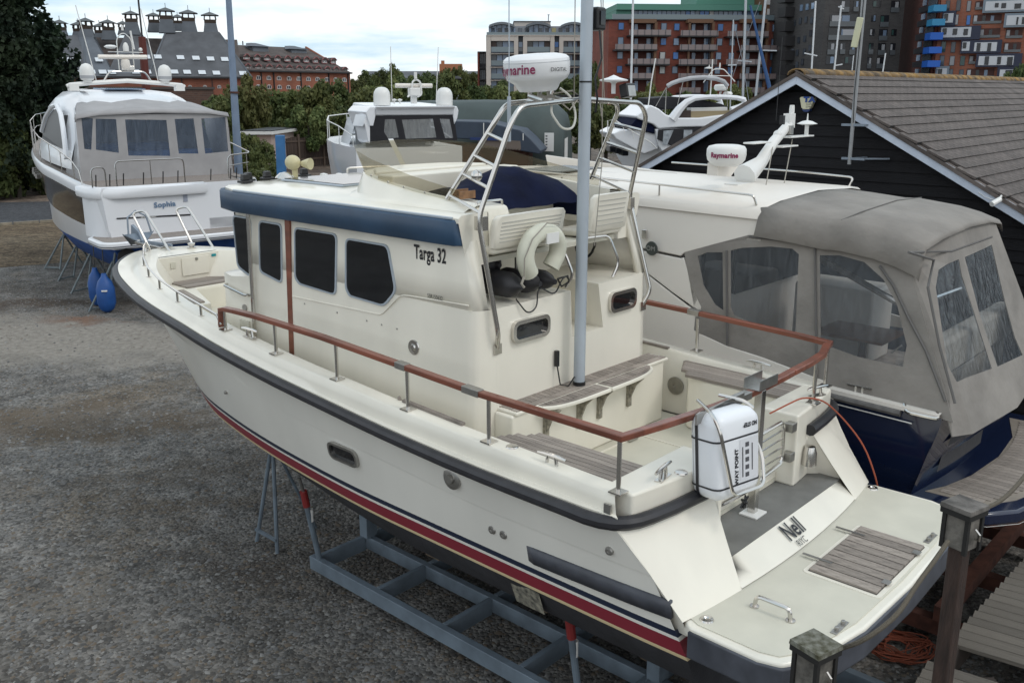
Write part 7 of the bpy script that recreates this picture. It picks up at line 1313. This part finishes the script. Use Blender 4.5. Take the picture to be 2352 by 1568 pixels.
# side face of the tower, with its own frame
Sa = FT_.w((xc4,9,0)); Sb = FT_.w((xa4,0,0)); FSd = fr2(Sa, Sb)
for u, v in ((2100,88),(2162,78),(2223,66),(2087,230),(2148,215),(2210,225),(2025,250),(2070,435),(2135,420),(2200,360),(2010,420),(2055,570),(2130,560),(2190,520),(2110,670),(2050,700),(2000,560),(1960,300),(1950,420)):
    x0, x1, za, zb = rect(FSd,'N3',u-13,v-33,u+13,v+33,0); 
    c_ = FT_.l(FSd.w(((x0+x1)/2,-.05,(za+zb)/2))); piece('window', cube(WIN if v > 200 else WINB), gt_, c_, (abs(x1-x0),.1,zb-za), rot=(0,0,FSd.r-FT_.r))
for v in range(-30, 900, 155): 
    x0, x1, za, zb = rect(FSd,'N3',1890,v,1975,v+22,-.6); c_ = FT_.l(FSd.w(((x0+x1)/2,-.6,(za+zb)/2))); piece('side_balcony', cube(DARKP), gt_, c_, (abs(x1-x0),1.3,zb-za+.9), rot=(0,0,FSd.r-FT_.r))
# --- far right red block
A_ = P(*px('N4',1440,500), 105); B_ = P(*px('N4',2400,500), 101); FZ = fr2(A_, B_); zb_t = thing('apartment_block', 'orange-red flats with blue and grey framed bays at the right edge', 'building', FZ, (10,0,0))
def w5(name, u0, v0, u1, v1, y0, y1, m, **k): return fb(name, FZ, 'N4', u0, v0, u1, v1, y0, y1, m, zb_t, **k)
xe = FZ.uv(*px('N4',1425,400)).x; xf = FZ.uv(*px('N4',1030,400), 14).x
MB().prism([(xe,0,0),(26,0,0),(26,14,0),(xf,24,0),(xf,14,0)], (0,0,24)).build('brick_wall', BRICKO, zb_t, smooth=False)
FZs = fr2(FZ.w((xf,14,0)), FZ.w((xe,0,0)))
dx_ = (FZ.w((xe,0,0))-FZ.w((xf,14,0))); piece('side_wall', cube(BRICKR2), zb_t, Vector(((xe+xf)/2,7,12))+Vector((-.12,-.12,0)), (dx_.length,.1,24), rot=(0,0,FZs.r-FZ.r))
def w6(name, u0, v0, u1, v1, m, d=.1, y=-.3):
    x0, x1, za, zb = rect(FZs,'N4',u0,v0,u1,v1,y); c_ = FZ.l(FZs.w(((x0+x1)/2,y,(za+zb)/2))); piece(name, cube(m), zb_t, c_, (abs(x1-x0),d,zb-za), rot=(0,0,FZs.r-FZ.r))
for i, (u0, v0, u1, v1) in enumerate(((1395,62,1455,130),(1378,212,1440,280),(1358,355,1418,430),(1338,508,1405,575),(1325,652,1388,720),(1310,800,1365,840))):
    w6('dark_balcony', u0-110, v0+10, u0, v1, mat('black_balcony', (.015,.015,.02), .5), 1.2, -.8); w6('blue_balcony_panel', u0, v0, u1, v1, mat('cyan_panel',(.02,.2,.38),.5) if i < 2 else mat('blue_panel',(.005,.09,.42),.5), 1.3, -.8); w6('side_window', u0-60, v0-75, u0+30, v0-5, WIN); w6('side_window', u0-120, v0-60, u0-85, v0+0, WINB)
NFR = mat('navy_bay_frame', (.012,.018,.045), .5); GFR = mat('grey_bay_frame', (.16,.2,.24), .5); WIP = mat('white_bay_panel', (.5,.52,.55), .5)
for u0,v0,u1,v1 in ((1830,15,1905,105),(1805,155,2110,255),(1875,305,2095,405),(2155,310,2335,410),(2135,455,2315,560),(1760,590,1830,685),(1735,735,2030,840)):
    w5('loggia', u0, v0, u1, v1, -.06, 0, mat('loggia_dark', (.06,.02,.015), .7)); k = int((u1-u0)/90)
    for i in range(max(1,k)): w5('loggia_window', u0+10+i*90, v0+15, u0+45+i*90, v1-15, -.1, -.06, (CURT,DKW,WINB)[i % 3])
    w5('balcony_rail', u0, v1-28, u1, v1, -.16, -.12, mat('grey_balcony_glass', (.09,.1,.11), .15))
for i, (u0,v0,u1,v1) in enumerate(((1515,5,1560,115),(1628,5,1675,120),(1740,10,1785,125),(1465,445,1515,560),(1570,450,1620,565),(1450,595,1500,705),(1555,600,1610,705),(1668,600,1720,705),(1540,740,1590,850),(1655,745,1705,850),(1615,155,1650,270),(1735,165,1780,270))):
    w5('tall_window', u0, v0, u1, v1, -.06, 0, NAV); w5('window', u0+5, v0+5, u1-5, v1-5, -.1, -.06, (WIN,WIN,CURT,GGL)[i % 4] if i != 11 else WINBL)
def bay(F_m, outer, inner, ws):
    w5('bay_frame', *outer, -.7, 0, F_m); w5('bay_panel', *inner, -.74, -.7, WIP)
    for q in ws: w5('bay_window', *q, -.78, -.74, DKW)
bay(NFR,(1475,118,1620,278),(1490,145,1595,245),[(1497,150,1540,225)]); bay(NFR,(1452,280,1885,428),(1465,295,1785,400),[(1480,305,1525,372),(1590,308,1638,375),(1705,310,1752,378)])
bay(NFR,(1675,430,2112,570),(1690,448,1770,545),[(1698,455,1735,520)]); w5('bay_panel',1820,455,2060,550,-.74,-.7,WIP)
for u in (1845,1960): w5('bay_window',u,462,u+40,548,-.78,-.74,DKW)
bay(NFR,(1838,575,2330,716),(1865,600,2240,698),[(1930,605,1975,695),(2065,608,2105,690),(2170,610,2230,700)]); bay(GFR,(1915,-40,2420,132),(1940,10,2400,110),[(2040,35,2080,82),(2110,35,2160,90),(2250,40,2320,95)])
bay(GFR,(2140,142,2420,292),(2165,165,2400,270),[(2270,185,2290,265),(2330,185,2360,260)]); bay(GFR,(1403,708,1548,855),(1420,732,1525,830),[(1428,738,1475,810)]); bay(NFR,(2062,718,2420,862),(2090,745,2400,840),[(2150,750,2225,840),(2280,755,2330,840)])
MB().bx(FZ.uv(*px('N4',1000,700),16).x,xf+2,16,26,0,FZ.uv(*px('N4',1050,512),16).z).build('lower_wing', BRICKR2, zb_t, smooth=False)
# small house far away
c = P(*px('N2',355,790), 230); FH = Frame(c.x, c.y, 0); hs = thing('house', 'distant house roof with orange chimney among the trees', 'house', FH, (0,0,0))
MB().prism([(-22,0,c.z-1.5),(8,0,c.z-1.5),(8,9,c.z+1.6),(-22,9,c.z+1.6)], (0,.3,0)).build('roof', SLATE, hs); MB().bx(-22,8,1,16,0,c.z-1.5).build('wall', BRICKO, hs); MB().bx(-3,2.5,4,6,c.z-1,c.z+3.2).build('chimney', mat('orange_chimney', (.35,.14,.07), .8), hs); MB().bx(-2.6,-1.8,4.5,5.2,c.z+3.2,c.z+4).build('chimney_pot', mat('orange_chimney', (.35,.14,.07), .8), hs)
# =============== GARAGE, FENCE, POSTS, MASTS ===============
A_ = P(*px('2',300,1370), 58); FG = Frame(A_.x, A_.y, R(-3)); ga = thing('garage', 'small flat-roofed pinkish building with white fascia behind the bushes', 'garage', FG, (2,0,0))
fb('wall', FG, '2', 380, 1165, 510, 1400, 0, 5, mat('pinkish_render', (.42,.33,.29), .8), ga, z0=0); fb('front_wall', FG, '2', 250, 1170, 425, 1400, .6, 5, mat('dark_door_paint', (.05,.045,.045), .7), ga, z0=0); fb('fascia', FG, '2', 240, 1133, 520, 1160, -.4, 5.2, WPL, ga); fb('roof', FG, '2', 245, 1125, 515, 1134, -.3, 5.1, DARKP, ga)
A_ = P(*px('2',520,1390), 60); B_ = P(*px('2',1230,1400), 66); FF = fr2(A_, B_); fe_ = thing('fence', 'dark weathered wooden panel fence beneath the trees', 'fence', FF, (6,0,0))
FWD = mat('dark_fence_board', (.05,.035,.028), .9, var=.35, vs=3, rnd=.25); Lf = FF.uv(*px('2',1230,1380)).x; zf = FF.uv(*px('2',700,1165)).z
for i in range(int(Lf/.16)+1): block('fence_board', FWD, fe_, i*.16, i*.16+.148, 0, .03, .05, zf-.15+.05*math.sin(i*.7))
for i in range(int(Lf/2.2)+1): block('fence_post', mat('fence_post_wood', (.09,.065,.05), .9), fe_, i*2.2-.07, i*2.2+.07, -.1, 0, 0, zf+.05)
for z in (.5,zf-.45): block('fence_rail', mat('fence_post_wood', (.09,.065,.05), .9), fe_, 0, Lf, -.06, 0, z, z+.1)
bp2 = thing('post', 'bright blue painted square post standing at the road edge', 'post', F0, P(*px('2',588,1480), 40))
a, b = P(*px('2',582,1165), 40), P(*px('2',592,1480), 40); MB().beam((b.x,b.y,0),(a.x,a.y,a.z),.36,.3,(0,1,0)).build('post_body', mat('blue_paint', (.04,.16,.36), .5, var=.12, vs=3), bp2, bevel=.02)
a, b = P(*px('1',2070,-40), 30), P(*px('1',2165,1570), 30); d = (b-a); b = a+d*((0-a.z)/d.z)
lpz = thing('lamp_post', 'tall tapering blue-grey pole with a rusty collar behind Sophia', 'pole', F0, b)
MB().tube([b, b.lerp(a,.5), b.lerp(a,1.1)], .1, 12, rs=[.155,.12,.085]).build('pole', mat('blue_grey_paint', (.16,.21,.29), .55, var=.08, vs=3), lpz)
cpt = P(*px('1',2125,840), 30); MB().lathe([(.125,-.03),(.15,-.03),(.15,.03),(.125,.03)], cpt, 12).build('rusty_collar', RUST, lpz)
def mastthing(label, c, u0, v0, u1, v1, Y, wpx, m, spr=()):
    a, b = P(*px(c,u0,v0), Y), P(*px(c,u1,v1), Y); d = b-a; r = wpx*CR[c][2]*K*Y/F_/2
    b2 = a+d*((1.3-a.z)/d.z) if d.z < -.5 else b
    t = thing('boat_mast', label, 'mast', F0, b2, 'masts of laid-up sailing boats'); MB().tube([b2,a], r, 8).build('spar', m, t)
    for (us, vs_, ue, ve) in spr: MB().tube([P(*px(c,us,vs_), Y), P(*px(c,ue,ve), Y)], .03, 5).build('spreader', m, t)
    return t, a, b2
MA = mat('mast_silver', (.42,.45,.48), .4, .3); MAW = mat('mast_white', (.6,.62,.64), .4)
mastthing('white mast rising beside the arch in front of the red flats', 'N3', 283, -20, 262, 900, 44, 22, MAW)
mastthing('thick silver mast left of the pair crossing the green roof storey', 'N3', 1497, -20, 1465, 1045, 46, 26, MA, ((1410,655,1560,668),))
mastthing('silver mast right of the pair crossing the green roof storey', 'N3', 1712, -20, 1603, 1045, 46, 26, MA, ((1680,545,1830,550),))
mastthing('thin pale mast with stays in front of the red flats, left of the pair', 'N3', 1363, 215, 1328, 1150, 42, 13, MA, ((1305,705,1395,702),(1340,770,1355,770)))
mastthing('white mast with short crosstree in front of the dark tower, nearest the shed peak', 'N4', 125, 15, 78, 790, 46, 18, MAW, ((5,572,140,600),))
mastthing('second white mast from the shed peak, in front of the grey tower', 'N4', 398, 60, 318, 800, 48, 18, MAW, ((330,705,410,690),(368,75,425,100)))
mastthing('short thin mast just above the shed ridge by the second white mast', 'N4', 530, 595, 508, 810, 48, 10, MAW, ())
mastthing('short mast just above the shed ridge right of the aerial pole', 'N4', 872, 570, 833, 830, 48, 14, MAW, ())
a, b = P(*px('N3',1545,60), 45.5), P(*px('N3',1765,1010), 45.5); tag(MB().tube([b,a], .07, 6, rs=[.1,.05]).build('furled_sail', mat('blue_canvas', (.03,.08,.2), .8)), 'long blue furled sail leaning across the two silver masts', 'sail')
st = [((1360,215),(1460,650)),((1460,650),(1530,1100)),((1650,20),(1490,440)),((1360,215),(1480,700)),((1640,60),(1340,870))]
tag(MB().tube([P(*px('N3',*st[0][0]),42),P(*px('N3',*st[0][1]),42),P(*px('N3',*st[1][1]),42)], .012, 4).build('stay_wire', GREYP), 'stay wire running down right from the thin pale mast', 'wire')
tag(MB().tube([P(*px('N3',*st[2][0]),46),P(*px('N3',*st[2][1]),46),P(*px('N3',*st[4][1]),46)], .012, 4).build('stay_wire', GREYP), 'stay wire slanting down left from between the two silver masts', 'wire')
a, b = P(*px('N5',1527,-30), 60), P(*px('N5',1610,900), 60); c = a.lerp(b, .5); b = a+(b-a)*((0-a.z)/(b-a).z)
bm = thing('beacon_pole', 'thin dark flagpole on a red-brown column behind Sophia aerials', 'pole', F0, b); MB().tube([a.lerp(b,-.05), P(*px('N5',1575,420), 60)], .06, 6).build('thin_pole', DARKP, bm); MB().tube([P(*px('N5',1572,410), 60), b], .28, 10, rs=[.22,.34]).build('red_column', mat('red_oxide', (.1,.02,.015), .7), bm)
a = P(*px('N2',428,855), 90); lp2 = thing('street_lamp', 'slim street lamp in front of the trees left of the white flats', 'street lamp', F0, (a.x,a.y,0)); MB().tube([(a.x,a.y,0),a], .1, 6).build('pole', GREYP, lp2); MB().lathe([(.15,-.1),(.4,.35),(.45,.4),(.2,.6),(0,.65)], a, 8).build('lantern', DARKP, lp2)
# =============== TREES ===============
def leafmat(name, c1, c2):
    m = bpy.data.materials.new(name); m.use_nodes = True; t = m.node_tree; b = t.nodes['Principled BSDF']; b.inputs['Roughness'].default_value = .65; b.inputs['Specular IOR Level'].default_value = .25
    tc_ = N(t, 'ShaderNodeTexCoord'); n = N(t, 'ShaderNodeTexNoise'); n.inputs['Scale'].default_value = 3.2; n.inputs['Detail'].default_value = 3; L(t, tc_.outputs['Object'], n.inputs['Vector'])
    r = N(t, 'ShaderNodeValToRGB'); r.color_ramp.elements[0].position = .35; r.color_ramp.elements[1].position = .65; r.color_ramp.elements[0].color = (*c1,1); r.color_ramp.elements[1].color = (*c2,1); L(t, n.outputs[0], r.inputs[0])
    oi = N(t, 'ShaderNodeObjectInfo'); hs = N(t, 'ShaderNodeHueSaturation'); mr = N(t, 'ShaderNodeMapRange'); mr.inputs[3].default_value = .475; mr.inputs[4].default_value = .525; L(t, oi.outputs['Random'], mr.inputs[0]); L(t, mr.outputs[0], hs.inputs['Hue'])
    m2 = N(t, 'ShaderNodeMapRange'); m2.inputs[3].default_value = .75; m2.inputs[4].default_value = 1.25; ml = N(t, 'ShaderNodeMath', operation='FRACT'); mm_ = N(t, 'ShaderNodeMath', operation='MULTIPLY'); mm_.inputs[1].default_value = 7.3; L(t, oi.outputs['Random'], mm_.inputs[0]); L(t, mm_.outputs[0], ml.inputs[0]); L(t, ml.outputs[0], m2.inputs[0]); L(t, m2.outputs[0], hs.inputs['Value'])
    L(t, r.outputs[0], hs.inputs['Color']); L(t, hs.outputs[0], b.inputs['Base Color'])
    tl = N(t, 'ShaderNodeBsdfTranslucent'); L(t, hs.outputs[0], tl.inputs[0]); ms = N(t, 'ShaderNodeMixShader'); ms.inputs[0].default_value = .25; L(t, b.outputs[0], ms.inputs[1]); L(t, tl.outputs[0], ms.inputs[2]); L(t, ms.outputs[0], t.nodes['Material Output'].inputs[0]); return m
LEAF = leafmat('leaves', (.045,.065,.022), (.11,.135,.045)); LEAF2 = leafmat('leaves_light', (.08,.1,.032), (.16,.175,.065)); CONL = leafmat('conifer_needles', (.014,.026,.016), (.04,.06,.03)); BARK = mat('bark', (.06,.05,.04), .9, var=.3, vs=5)
def quads(name, C_, nrm, size, mats, mi):
    n = len(C_); rg = np.random.default_rng(1); u = np.cross(nrm, rg.normal(size=(n,3))); u /= np.linalg.norm(u, axis=1)[:,None]+1e-9; v = np.cross(nrm, u); s = size[:,None]
    V = np.stack([C_-u*s-v*s*.55, C_+u*s*.7-v*s*.7, C_+u*s+v*s*.5, C_-u*s*.6+v*s*.75], 1).reshape(-1,3)
    me = bpy.data.meshes.new(name); me.vertices.add(4*n); me.vertices.foreach_set('co', V.ravel()); me.loops.add(4*n); me.loops.foreach_set('vertex_index', np.arange(4*n, dtype=np.int32)); me.polygons.add(n); me.polygons.foreach_set('loop_start', np.arange(0,4*n,4,dtype=np.int32)); me.polygons.foreach_set('loop_total', np.full(n,4,dtype=np.int32))
    for m in mats: me.materials.append(m)
    me.polygons.foreach_set('material_index', mi.astype(np.int32)); me.update(); return me
def crown(seed, n=9000, ncl=34, zs=1.0, mats=(LEAF,LEAF2), leaf=.05, top=1.0):
    rg = np.random.default_rng(seed); d = rg.normal(size=(ncl,3)); d /= np.linalg.norm(d,axis=1)[:,None]; rr = .35+.5*rg.random(ncl)**.6; c = d*rr[:,None]; c[:,2] *= zs; c[:,2] += .05
    rad = .17+.2*rg.random(ncl); k = rg.integers(0,ncl,n); p = rg.normal(size=(n,3)); p /= np.linalg.norm(p,axis=1)[:,None]; q = (rg.random(n)**.45)[:,None]*p*rad[k][:,None]; pos = c[k]+q*np.array([1,1,.85]); nr = p+rg.normal(size=(n,3))*.6+np.array([0,0,.3]); nr /= np.linalg.norm(nr,axis=1)[:,None]
    sz = leaf*(.6+.8*rg.random(n)); mi = ((rg.random(ncl) < .3)[k] ^ (rg.random(n) < .15)).astype(int); return quads('crown', pos, nr, sz, mats, mi)
def conifer(seed, n=26000):
    rg = np.random.default_rng(seed); P_ = []; nb = 150; 
    for b in range(nb):
        h = rg.random()**.8; a = rg.random()*6.283; L_ = (1-h)**.75*(.75+.35*rg.random())+.05; k = int(n/nb*(.4+1.1*(1-h))); t = rg.random(k)**.6; w = .05+.13*(1-h)*np.sin(np.clip(t,0,1)*3.0)
        x = t*L_; y = rg.normal(size=k)*w; z = h*1.0+.02+ t*L_*(.28*t-.08)*.6+rg.normal(size=k)*.012-np.abs(y)*.2
        P_.append(np.stack([x*math.cos(a)-y*math.sin(a), x*math.sin(a)+y*math.cos(a), z],1))
    p = np.concatenate(P_); p[:,2] *= 3.0; m = len(p); nr = rg.normal(size=(m,3))+np.array([0,0,.9]); nr /= np.linalg.norm(nr,axis=1)[:,None]; return quads('conifer_crown', p, nr, .022+.022*rg.random(m), (CONL,), np.zeros(m))
CR_ = [crown(11), crown(12, zs=1.15), crown(13, ncl=26), crown(14, ncl=42, zs=.85), crown(15, zs=1.3, ncl=30)]; CRD = [crown(21, mats=(LEAF,LEAF), leaf=.045), crown(22, zs=1.2, mats=(LEAF,LEAF), leaf=.045)]; CRL = [crown(31, mats=(LEAF2,LEAF2)), crown(32, mats=(LEAF2,LEAF), ncl=24)]
trk = MB(); 
def tree(u, vt, hw, Y, kind, label, group, vb=None, zb=None):
    """crown centred on pixel column u, top at vt, half width hw px"""
    top = P(u, vt, Y); r = hw*Y/F_; zb = .6 if zb is None else zb; hz = (top.z-zb)/2
    t = thing('tree', label, 'tree', F0, (top.x, top.y, 0), group, rot=rng.uniform(0,6.28))
    o = bpy.data.objects.new('crown', kind); COL.objects.link(o); o.parent = t; o.location = (0,0,zb+hz*.98); o.scale = (r*1.12, r*1.12, hz*1.08/1.0)
    piece('trunk', TRK, t, Vector(ORG[t.name])+Vector((0,0,0)), (max(.12,r*.06),max(.12,r*.06),zb+hz)); return t
tb = MB(); tb.tube([(0,0,0),(.3,.1,.4),(0,0,.8),(.1,0,1)], 1, 7, rs=[1.25,1,.8,.4]); TRK = bpy.data.meshes.new('trunk_mesh'); TRK.from_pydata(tb.v, [], tb.f); TRK.materials.append(BARK)
FRONT = 'trees along the far side of the yard'; FAR = 'distant trees on the skyline'
specs = [ # u, vtop, half width, Y, crown, label
 (478,225,40,72,CR_[1],'bushy green tree left of the tall blue-grey pole'),(560,170,48,66,CRL[0],'light olive tree right of the tall blue-grey pole'),(520,215,40,63,CR_[2],'low tree behind the tall blue-grey pole'),
 (620,215,46,74,CRD[0],'dark tree below the dormered malthouse, left part'),(665,190,52,70,CR_[0],'rounded green tree below the dormered malthouse'),(725,178,50,68,CR_[3],'broad green tree in front of the dormered malthouse'),(705,235,45,63,CRL[1],'lighter brushy tree low in front of the hedge trees'),
 (775,195,46,76,CRD[1],'dark tree at the right end of the dormered malthouse'),(765,250,50,64,CR_[1],'bush-like tree left of the white yacht domes'),(830,185,50,74,CR_[0],'green tree behind the left white dome'),(815,240,45,66,CRD[0],'dark low tree just left of the mid yacht roof'),
 (880,175,48,80,CRL[0],'yellowish tree above the left dome of the mid yacht'),(930,170,46,84,CR_[2],'tree behind the radar scanner of the mid yacht'),(975,180,44,80,CRD[1],'dark tree between scanner and right dome'),(1030,185,48,82,CR_[4],'tree behind the right dome of the mid yacht'),(1085,185,40,84,CRD[0],'dark tree beside the narrow dark block'),
 (1140,180,40,98,CR_[3],'tree at the foot of the white flats, left end'),(1190,192,40,96,CRL[0],'tree below the cream radar dome'),(1245,196,42,94,CR_[0],'tree below the radar dome, right part'),(1300,190,40,92,CRD[1],'dark tree left of the signal mast'),(1345,150,34,100,CR_[1],'tree seen between signal mast and red flats'),
 (1310,262,46,64,CRL[1],'bright green bush tree beside the tarpaulin'),(1355,240,44,66,CR_[2],'dark bush tree behind the signal mast base of the arch'),(1395,225,44,68,CRD[0],'dark tree left of the flybridge yacht'),(1440,195,36,74,CR_[0],'green tree behind the grey gps disc'),(1495,190,40,76,CRL[0],'yellow-green tree at the foot of the red flats, left'),(1545,205,40,72,CR_[3],'tree behind the rolled bimini'),(1600,215,40,74,CR_[1],'tree behind the flybridge arch'),(1650,195,36,78,CRL[1],'light tree at the foot of the red flats, middle'),(1700,190,34,78,CR_[2],'tree at the foot of the red flats beside the masts'),(1450,245,40,62,CRD[1],'dark low tree behind the dark bimini cover'),(1540,255,46,60,CR_[0],'low tree behind the seats of the flybridge yacht')]
for s_ in specs: tree(*s_, FRONT)
for (u, v, hw, Y, k, lab) in ((815,172,28,190,CR_[0],'skyline tree just right of the dormered malthouse'),(845,158,30,200,CR_[3],'second skyline tree right of the dormered malthouse'),(880,152,30,210,CRD[0],'dark skyline tree above the left dome'),(915,150,26,200,CR_[1],'skyline tree left of the radar scanner mast'),(950,172,28,210,CR_[2],'lower skyline tree right of the scanner mast'),(985,176,28,215,CRD[1],'dark lower skyline tree'),(1022,152,28,190,CRD[0],'tall rounded skyline tree left of the orange chimney'),(1052,160,24,195,CRD[1],'dark skyline tree by the orange chimney'),(1080,155,26,200,CR_[0],'ragged skyline tree beside the narrow dark block'),(1105,165,22,200,CR_[1],'skyline tree touching the narrow dark block'),(1358,125,26,180,CR_[3],'tree on the skyline between white and red flats')): tree(u, v, hw, Y, k, lab, FAR)
for (u, v, hw, Y, k, lab) in ((1905,172,26,70,CRL[0],'bush top showing above the shed ridge left of the masts'),(1950,174,22,70,CRL[1],'small bush top above the shed ridge'),(2200,182,26,80,CRL[0],'bush top above the ridge near the red side wall'),(2345,130,30,90,CR_[0],'green tree at the far right edge')): tree(u, v, hw, Y, k, lab, 'bush tops above the shed ridge')
tree(*px('2',430,1185), 36, 46, CRD[0], 'dark shrub with pale flowers in front of the garage', 'shrubs by the road', zb=.1); tree(*px('2',300,1130), 30, 50, CR_[2], 'green shrub behind the tall pole', 'shrubs by the road', zb=.1); tree(*px('2',470,1400), 40, 41, CRL[0], 'low yellowish grass clump beside the blue post', 'shrubs by the road', zb=.0)
# big conifers on the left
def con(u, vt, Y, rpx, mesh, label):
    top = P(u, vt, Y); r = rpx*Y/F_; t = thing('conifer', label, 'conifer', F0, (top.x, top.y, 0), 'dark conifers at the left edge', rot=rng.uniform(0,6.28)); o = bpy.data.objects.new('crown', mesh); COL.objects.link(o); o.parent = t; o.location = (0,0,.6); o.scale = (r, r, (top.z-.6)/3); piece('trunk', TRK, t, ORG[t.name], (.3,.3,top.z*.9))
CF = [conifer(5), conifer(6)]
con(10, -150, 47, 180, CF[0], 'huge dark conifer filling the top left corner'); con(-60, -160, 44, 150, CF[1], 'dark conifer half outside the left edge'); con(95, 60, 52, 95, CF[1], 'smaller dark conifer behind the bow rail of Sophia')
tree(20, 270, 75, 44, CRD[0], 'dark hedge-like shrub at the left edge, beyond the road', 'dark shrubs beyond the road', zb=.0); tree(85, 300, 60, 46, CRD[1], 'dark shrub behind the bow of Sophia', 'dark shrubs beyond the road', zb=0); tree(-40, 250, 70, 43, CRD[1], 'dark shrub cut by the left edge', 'dark shrubs beyond the road', zb=0)
